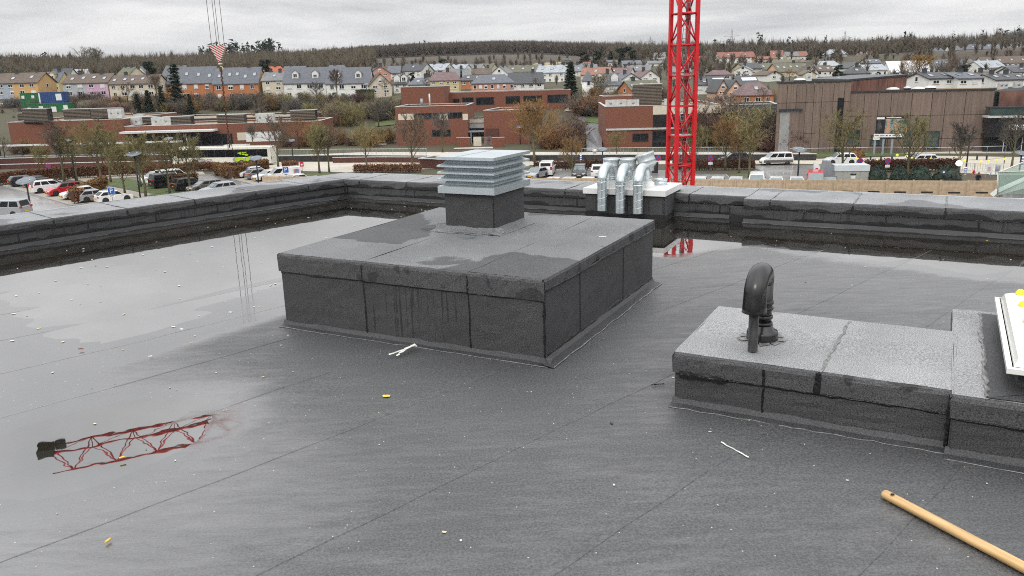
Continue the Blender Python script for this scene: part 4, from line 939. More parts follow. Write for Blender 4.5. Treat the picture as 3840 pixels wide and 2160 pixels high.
h('white house far up the slope left of the crane', 2440, 2490, 222, 212, 199, 540, 'side', 'white', 'grey', yaw=-20, cols=2, chim=1, sky=0)
h('small cream gable seen through the crane mast', 2545, 2578, 226, 214, 200, 540, 'front', 'cream', 'brown', cols=1, chim=0)
h('pinkish roofed cottage with a white gable left of the crane', 2398, 2478, 310, 290, 264, 275, 'front', 'white', 'purple', cols=2, chim=1, yaw=18)
h('orange walled house with a long mossy roof left of the crane', 2364, 2486, 360, 336, 303, 220, 'side', 'orange', 'moss', yaw=16, cols=3, rows=1, chim=1, sky=3)
h('pink house half hidden by the crane mast', 2520, 2590, 300, 270, 250, 300, 'side', 'salmon', 'grey', cols=3, chim=1, sky=0)
h('low brown roofed building at the wood edge right of the crane', 2600, 2650, 232, 222, 212, 470, 'side', 'tan', 'rust', cols=2, rows=1, chim=0, sky=0)
h('dark house with solar collectors right of the crane mast', 2606, 2676, 345, 318, 294, 232, 'side', 'white', 'dark', yaw=-14, cols=2, rows=1, chim=1, sky=1, pv=2)
h('dark roofed house carrying pale panels beside the peach gables', 2660, 2716, 350, 322, 289, 228, 'side', 'grey', 'dark', yaw=-8, cols=2, chim=0, sky=0, pv=4)
h('peach house gable on the left with a dark roof', 2688, 2732, 370, 340, 300, 214, 'front', 'peach', 'dark', cols=1, chim=0, dep=11)
h('peach house gable on the right with white shutters', 2724, 2788, 372, 344, 302, 212, 'front', 'peach', 'dark', cols=2, chim=0, dep=12)
h('dark roofed house with a row of pale solar panels', 2770, 2845, 345, 318, 288, 226, 'side', 'white', 'dark', cols=2, rows=1, chim=0, sky=0, pv=5)
h('orange house with a purple tiled hipped roof', 2780, 2900, 392, 358, 309, 200, 'hip', 'orange', 'purple', cols=3, rows=1, chim=0, sky=1, hipf=.55)
h('purple roofed bungalow with rounded hips behind the peach gables', 2672, 2742, 300, 282, 262, 275, 'hip', 'grey', 'purple', cols=2, rows=1, chim=1, sky=0)
h('white gabled house with silver roof in the middle row right of the crane', 2752, 2816, 284, 264, 247, 300, 'front', 'white', 'silver', cols=2, chim=1, yaw=-20)
h('yellow gabled house with a black slate roof', 2788, 2862, 278, 257, 237, 325, 'side', 'yellow', 'dark', yaw=18, cols=3, chim=0, sky=0, gcol='yellow')
h('cream house with mixed silver and moss roof right of the black slate roof', 2845, 2926, 276, 262, 239, 330, 'side', 'cream', 'moss', yaw=14, cols=3, rows=1, chim=1, sky=2)
h('long cream terrace with a mossy roof and five skylights', 2914, 3036, 288, 268, 238, 310, 'side', 'cream', 'moss', yaw=14, cols=6, chim=1, sky=5, gcol='peach')
h('white gable with a brown roof in front of the long mossy terrace', 2868, 2938, 300, 287, 270, 272, 'front', 'white', 'brown', cols=1, rows=1, chim=0, yaw=22)
h('white gabled house right of the long mossy terrace', 3022, 3072, 292, 272, 248, 300, 'front', 'white', 'brown', cols=1, chim=0, yaw=20)
h('brown roofed house with chimney left of the round pine', 3064, 3124, 284, 266, 247, 305, 'side', 'white', 'brown', cols=3, rows=1, chim=1, sky=2)
h('straw coloured roof just behind the left end of the brown hall', 3010, 3060, 298, 290, 273, 265, 'front', 'cream', 'moss', cols=1, rows=1, chim=1)
h('silver roofed house in the upper row above the round pine', 3072, 3152, 262, 248, 228, 370, 'hip', 'white', 'silver', cols=3, rows=1, chim=0, sky=0)
h('long white apartment terrace with a brown red roof under the woods', 2697, 2832, 236, 214, 196, 455, 'side', 'white', 'rust', yaw=4, cols=9, rows=2, chim=2, sky=2, over=.5)
h('white gabled house with a red brown roof under the woods', 2890, 2934, 225, 210, 191, 475, 'side', 'white', 'rust', yaw=-15, cols=2, chim=1, sky=2)
h('flat brick coloured block with white windows in front of the red brown roof', 2838, 2912, 238, 221, 216, 440, 'side', 'tan', 'rust', cols=4, rows=2, chim=0, sky=0)
h('cream house with grey roof left of the red roofed bungalow', 2950, 2994, 226, 210, 195, 480, 'side', 'cream', 'grey', cols=2, chim=2, sky=0)
h('white bungalow with a dull red roof under the woods', 2992, 3030, 226, 210, 194, 482, 'side', 'white', 'rust', cols=2, chim=0, sky=0)
h('big silver half hipped roof among conifers on the right slope', 3106, 3176, 214, 206, 185, 500, 'hip', 'grey', 'silver', cols=2, rows=1, chim=1, sky=1)
h('long low red brick barn on the right slope', 3228, 3292, 214, 206, 194, 520, 'side', 'tan', 'purple', cols=1, rows=1, chim=1, sky=0)
h('long flat grey roof in the upper right row', 2892, 3020, 248, 238, 229, 400, 'side', 'grey', 'moss', cols=4, rows=1, chim=0, sky=0)
h('white house with dark gable left of the silver roof', 3178, 3256, 272, 254, 234, 330, 'front', 'white', 'dark', cols=2, chim=0, yaw=10)
h('dark pyramid roof just above the brown hall', 3186, 3262, 296, 283, 249, 265, 'hip', 'grey', 'dark', cols=2, rows=1, chim=1, sky=1, hipf=.8)
h('white house with a broad silver sheet roof', 3248, 3328, 288, 263, 244, 290, 'side', 'white', 'silver', yaw=5, cols=4, rows=1, chim=0, sky=1)
h('grey roofed house above the silver sheet roof', 3250, 3304, 250, 238, 223, 380, 'side', 'cream', 'slate', cols=2, rows=1, chim=1, sky=2)
h('cream gabled house beside the large pale roof', 3310, 3342, 264, 250, 230, 345, 'front', 'cream', 'brown', cols=1, rows=1, chim=0)
h('house under a large pale sheeted roof behind the golden tree', 3340, 3488, 284, 274, 230, 315, 'side', 'white', 'tarp', cols=3, rows=1, chim=0, sky=0)
h('grey house right of the golden tree', 3510, 3566, 270, 250, 225, 350, 'side', 'grey', 'slate', cols=2, chim=0, sky=2)
h('white house with grey hipped roof left of the long white gable', 3612, 3668, 270, 246, 222, 345, 'hip', 'cream', 'slate', cols=2, chim=0, sky=2)
h('long white terrace with blue and orange panels under a silver roof', 3672, 3776, 284, 253, 229, 325, 'side', 'white', 'silver', yaw=14, cols=5, chim=0, sky=3, split=[((.02, .26), 'bluegrey'), ((.26, .55), 'peach')])
h('mossy roofed white house left of the blue panelled terrace', 3644, 3700, 282, 253, 231, 335, 'side', 'white', 'moss', cols=3, chim=0, sky=1)
h('long brown slated row at the upper right edge', 3688, 3860, 256, 236, 213, 380, 'side', 'white', 'brown', cols=8, rows=1, chim=1, sky=4)
h('terrace of white and yellow houses high on the right slope', 3624, 3772, 208, 184, 165, 500, 'hip', 'white', 'slate', cols=8, chim=2, sky=4, split=[((.28, .55), 'yellow')], hipf=.2)
h('white house with a slate roof left of the high right terrace', 3566, 3602, 206, 188, 173, 505, 'side', 'white', 'slate', cols=2, chim=0, sky=0)
h('villa half hidden by trees left of the high right terrace', 3478, 3548, 214, 198, 179, 510, 'hip', 'beige', 'slate', cols=3, chim=0, sky=0)
h('glass fronted green house at the upper right corner', 3808, 3860, 182, 168, 160, 520, 'side', 'grey', 'slate', cols=3, rows=1, chim=0, sky=0)
h('dark roofed house with big skylights right behind the brown hall', 3478, 3586, 322, 318, 292, 185, 'side', 'white', 'dark', yaw=8, cols=2, rows=1, chim=1, sky=2)
h('grey roofed house with two bright skylights and tall chimney behind the brown hall', 3586, 3684, 322, 317, 292, 184, 'side', 'white', 'slate', yaw=8, cols=2, rows=1, chim=1, sky=2)
h('white house with a brown hipped roof behind the brown hall', 3664, 3748, 322, 302, 272, 205, 'hip', 'white', 'brown', cols=4, rows=1, chim=1, sky=1)
h('dark mossy roof with skylights at the right edge behind the brown hall', 3728, 3862, 326, 318, 288, 190, 'side', 'white', 'dark', yaw=6, cols=2, rows=1, chim=2, sky=3)
h('white flat fronted house at the right edge above the mossy roof', 3786, 3850, 290, 262, 256, 270, 'side', 'white', 'slate', cols=2, chim=0, sky=0)
h('dark slated roof at the right edge beside the white house', 3800, 3880, 290, 282, 252, 262, 'side', 'white', 'dark', cols=2, rows=1, chim=1, sky=1)
h('small far house with pale walls on the field edge', 2010, 2035, 262, 252, 243, 420, 'side', 'white', 'grey', cols=1, rows=1, chim=0, sky=0)
h('long grey shed on the straw coloured field', 2112, 2140, 238, 232, 228, 470, 'side', 'grey', 'dark', cols=2, rows=1, chim=0, sky=0, cat='shed', name='shed')
h('pale cube shaped house on the field edge', 2276, 2316, 246, 234, 231, 450, 'side', 'white', 'slate', cols=2, rows=1, chim=0, sky=0)
# the turret of the villa
b = far(2205, 356, 238); tw = thing('turret', 'round white turret with a pointed slate cone beside the spruce', 'turret', b); ctrl(b)
MB().tube((0, 0, -3), (0, 0, zat(b, 303)-b.z), 1.75, n=18).build('wall', MW['white'], tw); ze, zr = zat(b, 303)-b.z, zat(b, 264)-b.z
MB().lathe([(2.05, ze-.1), (2.0, ze), (0.02, zr)], n=18, smooth=False).build('roof', MR['slate'], tw); inst('window', win_mesh(.9, 1.2, 0, 0), tw, (0, -1.78, ze*.68))
# ------------------------------------------------------------------ the land sheet
for (px, py, d_) in [(2120, 255, 440), (2000, 262, 430), (2230, 250, 440)]: ctrl(far(px, py, d_), 30)
azs = sorted(set(list(np.arange(-46, 46.1, .55))+list(np.arange(-180, 181, 9.0))))
rads = [4, 20, 40, 60, 80, 100, 120, 140, 160, 178]+list(np.geomspace(184, 640, 80))+list(np.geomspace(660, 3200, 42))
A_, D_ = np.meshgrid(np.radians(azs), rads); X, Y = D_*np.sin(A_), D_*np.cos(A_); Z = ground(X, Y); na = len(azs)
me = bpy.data.meshes.new('ground'); V = np.stack([X, Y, Z], -1).reshape(-1, 3)
me.from_pydata(V.tolist(), [], [(i*na+j, (i+1)*na+j, (i+1)*na+j+1, i*na+j+1) for i in range(len(rads)-1) for j in range(na-1)]+[tuple(range(na-1, -1, -1))][:0])
me.materials.append(M_soil); me.materials.append(mat('woodland_floor', (.055, .042, .030), rough=.95, scale=.05, col2=(.085, .068, .048), bump=.8, bscale=.4, detail=12))
rq = .5*(np.array(rads[:-1])+np.array(rads[1:])); aq = .5*(np.array(azs[:-1])+np.array(azs[1:])); me.polygons.foreach_set('material_index', ((rq[:, None] > np.interp(aq, [-40, -9, -7, 6, 9, 40], [345, 345, 470, 470, 470, 470])[None, :])*1).astype(np.int32).reshape(-1)); me.polygons.foreach_set('use_smooth', [True]*len(me.polygons)); me.update()
go = link(bpy.data.objects.new('ground', me)); tag(go, kind='structure')
def gpoly(name, pts, m, z=.02, kind='structure', drape=False):
    P_ = [onground(*p)+Vector((0, 0, z)) for p in pts] if drape else [at(p[0], p[1], z) for p in pts]
    o = MB().add([tuple(p) for p in P_], [tuple(range(len(P_)))]).build(name, m); 
    return tag(o, kind=kind)
gpoly('car_park', [(-500, 735), (0, 697), (100, 690), (500, 657), (760, 655), (1130, 690), (1290, 682), (1290, 1000), (-500, 1300)], M_asph, .015)
gpoly('pavement', [(240, 668), (500, 651), (760, 643), (770, 654), (640, 658), (500, 664), (280, 678)], M_paver, .03)
gpoly('parking_paving', [(14, 696), (272, 772), (300, 786), (560, 745), (470, 716), (240, 676), (120, 672)], M_paver, .032)
gpoly('parking_paving', [(625, 733), (720, 700), (770, 694), (930, 735), (700, 765)], M_paver, .032)
gpoly('parking_paving', [(866, 672), (968, 696), (1140, 712), (1140, 676), (1000, 655)], M_paver, .032)
gpoly('lawn', [(240, 679), (296, 678), (520, 737), (505, 750), (430, 716), (310, 690)], M_grass, .05)
gpoly('lawn', [(317, 676), (480, 667), (560, 690), (645, 712), (596, 725), (535, 722)], M_grass, .05)
gpoly('lawn', [(548, 733), (660, 712), (735, 716), (735, 724), (560, 755)], M_grass, .05)
gpoly('lawn', [(1120, 655), (1235, 646), (1250, 665), (1120, 676)], M_grass, .05)
gpoly('footpath', [(292, 674), (316, 674), (568, 737), (522, 741)], M_paver, .06)
gpoly('road', [(-300, 662), (0, 646), (400, 634), (1100, 640), (1300, 646), (2000, 618), (2600, 615), (3000, 614), (3350, 624), (3590, 648), (3900, 660), (3900, 590), (3500, 584), (2900, 600), (2300, 601), (1600, 607), (1000, 607), (640, 613), (0, 634), (-300, 650)], M_road, .025)
gpoly('verge', [(-300, 620), (0, 609), (700, 596), (1500, 588), (1500, 584), (700, 590), (0, 602), (-300, 612)], M_grass, .04)
gpoly('gravel_path', [(-300, 612), (0, 602), (700, 590), (1500, 584), (2900, 582), (3500, 575), (3900, 575), (3900, 562), (3500, 566), (2900, 570), (1500, 570), (700, 574), (0, 587), (-300, 597)], M_gravel, .035)
gpoly('verge', [(1500, 590), (2900, 590), (3400, 584), (3400, 570), (3000, 576), (2900, 582), (1500, 584)], M_grass, .045)
gpoly('lawn', [(3000, 577), (3300, 573), (3640, 566), (3640, 552), (3300, 558), (3020, 560)], M_grass, .06)
gpoly('footpath', [(2950, 572), (3010, 568), (3060, 577), (2990, 580)], M_gravel, .07)
gpoly('car_park', [(1480, 668), (2050, 632), (2600, 640), (2850, 640), (2815, 622), (3090, 618), (3250, 628), (3160, 700), (2700, 790), (1480, 790)], M_asph, .015)
gpoly('lawn', [(2723, 655), (2860, 648), (2850, 665), (2800, 669), (2735, 668)], M_grass, .06)
gpoly('soil_bed', [(2600, 642), (2820, 638), (2860, 648), (2723, 656), (2600, 650)], M_soil, .05)
gpoly('footpath', [(2200, 570), (2258, 568), (2257, 520), (2256, 470), (2240, 462), (2192, 466), (2198, 520)], M_wet, .08, drape=True)
gpoly('footpath', [(2192, 466), (2240, 462), (2190, 432), (2176, 412), (2166, 414), (2140, 432)], M_wet, .1, drape=True)
gpoly('lawn', [(2192, 464), (2262, 466), (2262, 440), (2200, 446)], M_grass, .2, drape=True)
gpoly('lawn', [(1700-290, 462), (1490, 455), (1490, 470), (1405, 478)], M_grass, .2, drape=True)
gpoly('lawn', [(30, 582), (68, 578), (68, 560), (30, 562)], M_grass, .2)
gpoly('forecourt', [(1430, 560), (1480, 518), (1425, 520), (1395, 545)], M_gravel, .09, drape=True)
gpoly('forecourt', [(1700, 558), (1850, 556), (1840, 518), (1765, 520)], M_gravel, .09)
gpoly('field', [(1990, 252), (2130, 246), (2130, 235), (2010, 240)], mat('straw', (.34, .27, .14), rough=.95, var=.15, scale=.1), .5, drape=True)
gpoly('field', [(2265, 244), (2330, 240), (2330, 232), (2268, 235)], M_grass, .5, drape=True)
# zebra crossing bars
for i in range(6):
    y0 = 626+i*2.1; p = [at(1153, y0, .045), at(1273, y0, .045), at(1273, y0+1.0, .045), at(1153, y0+1.0, .045)]
    o = MB().add([tuple(q) for q in p], [(0, 1, 2, 3)]).build('crossing_bar', M_paint); o.parent = None; tag(o, kind='structure')
for i in range(7):
    y0 = 634+i*3.4; p = [at(3668+i*7, y0, .045), at(3760, y0+.6, .045), at(3760, y0+2.2, .045), at(3668+i*7, y0+1.6, .045)]
    o = MB().add([tuple(q) for q in p], [(0, 1, 2, 3)]).build('crossing_bar', M_paint); tag(o, kind='structure')
# kerbs
def kerb(pts, hgt=.12, w=.18):
    mb = MB(); P_ = [at(*p, 0) for p in pts]
    for a, b in zip(P_[:-1], P_[1:]):
        c = (a+b)/2; mb.box((c.x, c.y, hgt/2), ((b-a).length, w, hgt), rz=math.atan2(b.y-a.y, b.x-a.x))
    return tag(mb.build('kerb', M_concg), kind='structure')
kerb([(14, 697), (272, 773)]); kerb([(272, 773), (330, 764)]); kerb([(700, 662), (815, 655), (872, 673), (968, 697)]); kerb([(2600, 655), (2723, 657), (2735, 670), (2800, 671), (2850, 667), (2862, 650), (2825, 640)])
# ================================================================== LARGE BUILDINGS
def block(name, label, cat, pl, pr, ytop, depth, wallm, roofm=None, cope=True, z0=-.5, sunk=.35, yaw_fix=None, d=None):
    """front wall between two sighted ground points; local x along it, y to the back, z up from the ground"""
    if d: a, b = far(pl[0], pl[1], d[0]), far(pr[0], pr[1], d[1])
    else: a, b = at(pl[0], pl[1], 0), at(pr[0], pr[1], 0)
    zb = min(a.z, b.z); a2, b2 = Vector((a.x, a.y, 0)), Vector((b.x, b.y, 0)); w = (b2-a2).length; rz = math.atan2(b.y-a.y, b.x-a.x)
    t = thing(name, label, cat, (a.x, a.y, zb), rz); H = zat(a, ytop)-zb
    MB().bx((0, 0, z0), (w, depth, H-sunk)).build('wall', wallm, t)
    MB().bx((.3, .3, H-sunk), (w-.3, depth-.3, H-sunk+.03)).build('roof', roofm or M_gravelr, t)
    for nm, p, q in (('front', (0, 0), (w, .3)), ('back', (0, depth-.3), (w, depth)), ('l', (0, .3), (.3, depth-.3)), ('r', (w-.3, .3), (w, depth-.3))):
        MB().bx((p[0], p[1], H-sunk), (q[0], q[1], H)).build('parapet_wall', wallm, t)
        if cope: MB().bx((p[0]-.06, p[1]-.06, H), (q[0]+.06, q[1]+.06, H+.09)).build('coping', M_cop, t)
    t['_'] = 0; del t['_']
    return t, w, H, a, rz
def xon(a, rz, px, py=None, zz=0.0):
    """distance along a wall line at which picture column px is met"""
    return solve(lambda q: pix((a.x+q*cos(rz), a.y+q*sin(rz), a.z+zz))[0], px, -80, 200)
def zon(a, rz, x, py): return zat((a.x+x*cos(rz), a.y+x*sin(rz)), py)-a.z
def opening(t, a, rz, x0, x1, y0, y1, bars=2, m=None, name='window', fm=None, pane=None):
    """window between picture columns x0..x1 and rows y0 (top)..y1 (bottom)"""
    u0, u1 = xon(a, rz, x0, zz=3), xon(a, rz, x1, zz=3); um = (u0+u1)/2; zt, zb = zon(a, rz, um, y0), zon(a, rz, um, y1)
    mb = MB(); f = .12; fm = fm or M_steeld
    mb.bx((u0, -.05, zt-f), (u1, .02, zt)); mb.bx((u0, -.05, zb), (u1, .02, zb+f)); mb.bx((u0, -.05, zb+f), (u0+f, .02, zt-f)); mb.bx((u1-f, -.05, zb+f), (u1, .02, zt-f))
    for k in range(bars): x = u0+(u1-u0)*(k+1)/(bars+1); mb.bx((x-.05, -.045, zb+f), (x+.05, .02, zt-f))
    o = mb.build(name, fm, t); MB().bx((u0+f, -.015, zb+f), (u1-f, .018, zt-f)).build('pane', pane or M_glass, o); return o
def panel(t, a, rz, x0, x1, y0, y1, m, name='wall_panel', proud=.06):
    u0, u1 = xon(a, rz, x0, zz=3), xon(a, rz, x1, zz=3); um = (u0+u1)/2; zt, zb = zon(a, rz, um, y0), zon(a, rz, um, y1)
    return MB().bx((u0, -proud, zb), (u1, .02, zt)).build(name, m, t)
M_creamp = mat('cream_panel', (.60, .55, .44), rough=.7, var=.06)
M_timber = mat('timber_slats', (.15, .12, .095), rough=.85, var=.25, scale=3, stretch=(1, 1, 8))
M_whitep = mat('white_panel', (.74, .75, .74), rough=.5, var=.05)
def screen(label, px, py, d, w, hgt, dep=2.0):
    b = far(px, py, d); t = thing('timber_screen', label, 'screen', b, R(-4)); n = max(4, int(hgt/.28))
    MB().bx((-w/2+.05, .05, -.3), (w/2-.05, dep-.05, hgt-.05)).build('core', M_darkin, t)
    me = MESH.setdefault(('sl', w), MB().bx((-w/2, 0, 0), (w/2, .05, .17)).mesh('slat', M_timber))
    for k in range(n): inst('slat', me, t, (0, 0, k*hgt/n+.03))
    MB().bx((-w/2-.05, -.05, hgt), (w/2+.05, dep, hgt+.08)).build('rim', M_cop, t)
    return t
def unit(label, px, py, d, w, hgt, dep=1.2, cat='air unit', name='air_unit'):
    b = far(px, py, d); t = thing(name, label, cat, b, R(-6)); MB().bx((-w/2, 0, -.2), (w/2, dep, hgt)).build('casing', MATS.get('casing_grey') or mat('casing_grey', (.50, .51, .50), rough=.6, var=.18, scale=1.5), t)
    for s in ((-.25, .25) if w > 1.2 else (0,)):
        o = MB().lathe([(.26*min(1, hgt), -.02), (.26*min(1, hgt), .01), (.05, .012)], n=16).build('fan_grille', M_steel, t); o.location = (s*w, -.012, hgt*.52); o.rotation_euler = (pi/2, 0, 0)
    return t
# left brick block
bA, wA, hA, aA, rA = block('brick_building', 'long blank red brick block at the left with screened plant boxes on its gravel roof', 'building', (52, 586), (478, 572), 460, 36, M_brick)
ctrl_skip = 0
for i, (px, w_) in enumerate([(100, 4), (135, 5.4), (290, 6.5), (395, 6.5)]):
    screen(['low timber slat screen at the left end of the left brick roof', 'tall timber slat plant screen second from the left on the left brick roof', 'wide timber slat screen in the middle of the left brick roof', 'timber slat screen at the right end of the left brick roof'][i], px, [452, 456, 446, 441][i], [182, 172, 190, 185][i], w_, [1.6, 2.6, 2.2, 2.0][i])
unit('white plant cabinet at the right end of the left brick roof', 432, 441, 182, 3.2, 1.9)
# second brick block with canopy
bB, wB, hB, aB, rB = block('brick_building', 'long low red brick block with a dark glazed recess behind the bus', 'building', (482, 577), (1204, 556), 475, 16, M_brick)
opening(bB, aB, rB, 752, 872, 502, 545, 2); panel(bB, aB, rB, 890, 922, 497, 526, M_creamp); panel(bB, aB, rB, 922, 1055, 494, 530, M_whitep)
panel(bB, aB, rB, 484, 752, 505, 560, M_darkin, 'glazing', .02)
bB2, wB2, hB2, aB2, rB2 = block('brick_building', 'upper brick tier with a gravel roof set back behind the low brick block', 'building', (560, 545), (1115, 530), 449, 24, M_brick2, d=(193, 189), z0=-4, roofm=M_gravelr)
u0, u1 = xon(aB, rB, 470, zz=5), xon(aB, rB, 818, zz=5)
cn = thing('entrance_canopy', 'pale flat canopy with a slanted post along the low brick block', 'canopy', (aB.x, aB.y, 0), rB); zc_ = zon(aB, rB, (u0+u1)/2, 489)
MB().bx((u0, -3.2, zc_-.28), (u1, -.1, zc_+.1)).build('canopy_slab', M_pale, cn); mb = MB(); mb.tube((u0+(u1-u0)*.72, -2.8, 0), (u0+(u1-u0)*.68, -2.4, zc_-.25), .14, n=8); mb.build('post', M_steel, cn)
for i, (px, py, w_, dd, hh_) in enumerate([(540, 472, 6, 181, 1.9), (665, 471, 6.2, 178, 1.9), (865, 464, 6, 177, 1.9), (1136, 447, 5.6, 180, 1.9)]):
    screen('timber slat plant screen, %s from the left on the low brick roof' % ordn(i), px, py, dd, w_, hh_)
for i, (px, py, w_) in enumerate([(500, 470, 3), (605, 470, 4.4), (520, 458, 2.4), (993, 455, 4)]):
    unit('white air handling unit, %s of four on the low brick roof' % ordn([1, 2, 0, 3][i]), px, py, [178, 178, 186, 180][i], w_, 1.7)
# centre block
bC, wC, hC, aC, rC = block('brick_building', 'two storey red brick block with a band of dark windows and cream panels', 'building', (1490, 552), (1757, 546), 402, 15, M_brick)
for x0, x1, m_ in ((1497, 1555, M_creamp), (1650, 1681, M_creamp), (1737, 1757, M_creamp)): panel(bC, aC, rC, x0, x1, 427, 450, m_)
opening(bC, aC, rC, 1556, 1649, 424, 447, 3); opening(bC, aC, rC, 1682, 1736, 421, 444, 2); opening(bC, aC, rC, 1620, 1690, 486, 512, 3)
o = MB().tube((0, 0, 0), (0, 0, 2.4), .16, n=8).build('flue_pipe', M_pale, None, far(1612, 394, 178)); tag(o, 'thin pale flue pipe on the centre brick roof', 'flue'); o2_ = MB().tube((0, 0, 0), (0, 0, 1.5), .3, n=8).build('flue_pipe', M_steel, None, far(1613-31, 397, 176)); tag(o2_, 'short grey flue pipe on the centre brick roof', 'flue')
# entrance link and right wing
bD, wD, hD, aD, rD = block('brick_building', 'red brick wing right of the glazed entrance with a pale coping', 'building', (1817, 540), (1988, 534), 415, 15, M_brick, d=(168, 166))
panel(bD, aD, rD, 1822, 1870, 482, 525, M_brick2, 'brick_pier', .2)
bE, wE, hE, aE, rE = block('entrance_hall', 'glazed entrance link with a cream lintel between the two brick blocks', 'building', (1756, 543), (1822, 541), 448, 8, M_darkin, d=(172, 172))
panel(bE, aE, rE, 1758, 1822, 448, 460, M_creamp, 'lintel', .3); panel(bE, aE, rE, 1758, 1822, 460, 480, M_cop, 'soffit_band', .1); opening(bE, aE, rE, 1768, 1794, 480, 516, 1, name='door'); opening(bE, aE, rE, 1797, 1822, 480, 516, 1, name='door')
cn = thing('entrance_canopy', 'thin steel framed canopy on slim posts in front of the centre entrance', 'canopy', at(1690, 545), rE); wc = (at(1920, 541)-at(1690, 545)).length; zc_ = zat(at(1690, 545), 495)
MB().bx((0, -1.5, zc_-.1), (wc, .6, zc_+.16)).build('canopy_slab', M_steel, cn)
for q in (.02, .34, .66, .97): MB().bx((wc*q-.12, -1.3, 0), (wc*q+.12, -1.06, zc_-.1)).build('post', M_steel, cn)
for (x0, x1, lab) in ((1714, 1764, 'left'), (1846, 1892, 'right')):
    a_ = at(x0, 553); w_ = (at(x1, 552)-a_).length; g_ = thing('garden_wall', 'low red brick wall on the %s of the centre entrance gate' % lab, 'wall', a_, rE); MB().bx((0, 0, 0), (w_, .4, 1.9)).build('brickwork', M_brick, g_); MB().bx((-.05, -.05, 1.9), (w_+.05, .45, 1.98)).build('coping', M_cop, g_)
a_ = at(1776, 551); g_ = thing('gate', 'pale solid gate in front of the centre entrance', 'gate', a_, rE); MB().bx((0, 0, .1), ((at(1804, 551)-a_).length, .08, 2.0)).build('leaf_panel', M_creamp, g_); mb = MB(); x1_ = (at(1840, 551)-a_).length; x0_ = (at(1806, 551)-a_).length
for k in range(9): q = x0_+(x1_-x0_)*k/8; mb.bx((q-.03, 0, .1), (q+.03, .06, 1.9))
mb.bx((x0_, 0, 1.85), (x1_, .06, 1.95)); mb.build('bar_leaf', M_steel, g_)
# rear wing with long glazing and a tall blind box
bF, wF, hF, aF, rF = block('brick_building', 'long single storey brick wing with white gravel roof and dark glazed bays', 'building', (1540, 398), (2140, 384), 352, 14, M_brick, d=(216, 214), z0=-6, roofm=M_gravelw, sunk=.15)
for x0, x1, y0, y1 in ((1548, 1600, 373, 394), (1698, 1722, 369, 392), (1732, 1775, 364, 392), (1784, 1852, 363, 392), (1895, 1950, 359, 388), (1962, 2032, 357, 388), (2052, 2130, 353, 384)): opening(bF, aF, rF, x0, x1, y0, y1, 2)
bG, wG, hG, aG, rG = block('brick_building', 'tall blind brick box rising behind the centre brick block', 'building', (1506, 400), (1667, 396), 328, 10, M_brick, d=(208, 207), z0=-6)
for i, px in enumerate((1796, 1826, 1907)):
    p = onground(px, 400); o = thing('play_house', 'small mint green playground toy, %s of three by the glazed wing' % ordn(i), 'toy', p, 0, 'mint green toys'); mt_ = mat('mint', (.10, .60, .28), rough=.5)
    MB().add([(-.8, -.6, 0), (.8, -.6, 0), (.8, .6, 0), (-.8, .6, 0), (-.55, -.4, 1.1), (.55, -.4, 1.1), (.55, .4, 1.1), (-.55, .4, 1.1), (0, 0, 1.7)], [(0, 1, 5, 4), (1, 2, 6, 5), (2, 3, 7, 6), (3, 0, 4, 7), (4, 5, 8), (5, 6, 8), (6, 7, 8), (7, 4, 8)]).build('shell', mt_, o)
# right brick building behind the crane
bH, wH, hH, aH, rH = block('brick_building', 'red brick building behind the crane with plant on its flat roof', 'building', (2268, 557), (2690, 548), 401, 26, M_brick)
panel(bH, aH, rH, 2447, 2700, 395, 427, M_creamp, proud=.1); panel(bH, aH, rH, 2448, 2690, 428, 478, M_darkin, 'glazing', .06); panel(bH, aH, rH, 2272, 2690, 478, 485, M_cop, 'string_course', .25)
opening(bH, aH, rH, 2372, 2432, 500, 532, 1); opening(bH, aH, rH, 2446, 2500, 490, 550, 2, name='door'); opening(bH, aH, rH, 2560, 2660, 500, 540, 3)
bH2, wH2, hH2, aH2, rH2 = block('brick_building', 'set back brick storey with a green edge on the roof behind the crane', 'building', (2262, 440), (2400, 437), 362, 8, M_brick, d=(176, 176), z0=-2)
screen('timber slat plant screen on the roof of the brick building left of the crane', 2428, 398, 162, 5.6, 4.2, 3)
for i, (px, py, w_) in enumerate([(2309, 400, 4), (2352, 400, 4.6), (2520, 396, 3)]): unit('white air unit, %s from the left on the brick roof at the crane' % ordn(i), px, py, 160, w_, 1.3)
# long low grey building right of the crane
bI, wI, hI, aI, rI = block('grey_building', 'long low dark grey flat roofed building between the crane and the brown hall', 'building', (2722, 520), (2908, 520), 394, 14, mat('grey_render', (.10, .10, .105), rough=.8, var=.15, scale=.6), d=(160, 158))
# ---- containers at the left
def ribbed(name, label, cat, px, py, d, w, hgt, dep, c, extra=None, rz=0):
    b = far(px, py, d); t = thing(name, label, cat, b, R(rz)); m_ = mat('paint_'+c[0], c[1], rough=.5, var=.12, scale=1.5)
    MB().bx((-w/2, .05, 0), (w/2, dep, hgt-.05)).build('body', m_, t); n = int(w/.5)
    me_ = MESH.setdefault(('rib', hgt), MB().bx((-.12, 0, .12), (.12, .055, hgt-.15)).mesh('rib', m_))
    for k in range(n): inst('rib', me_, t, (-w/2+.25+(w-.5)*k/max(1, n-1), 0, 0))
    MB().bx((-w/2-.04, -.03, hgt-.15), (w/2+.04, dep+.03, hgt)).build('roof_rail', m_, t)
    for e_ in extra or []: MB().bx((e_[0], -.05, e_[1]), (e_[2], .0, e_[3])).build(e_[5], e_[4], t)
    return t
GRN, BLU, LBL, WHT = ('green', (.012, .13, .045)), ('blue', (.02, .06, .20)), ('skyblue', (.06, .16, .36)), ('whitec', (.66, .68, .68))
for nm in ((165, 440, 232),): ctrl((far(165, 440, 232).x, 236, far(165, 440, 232).z), 14)
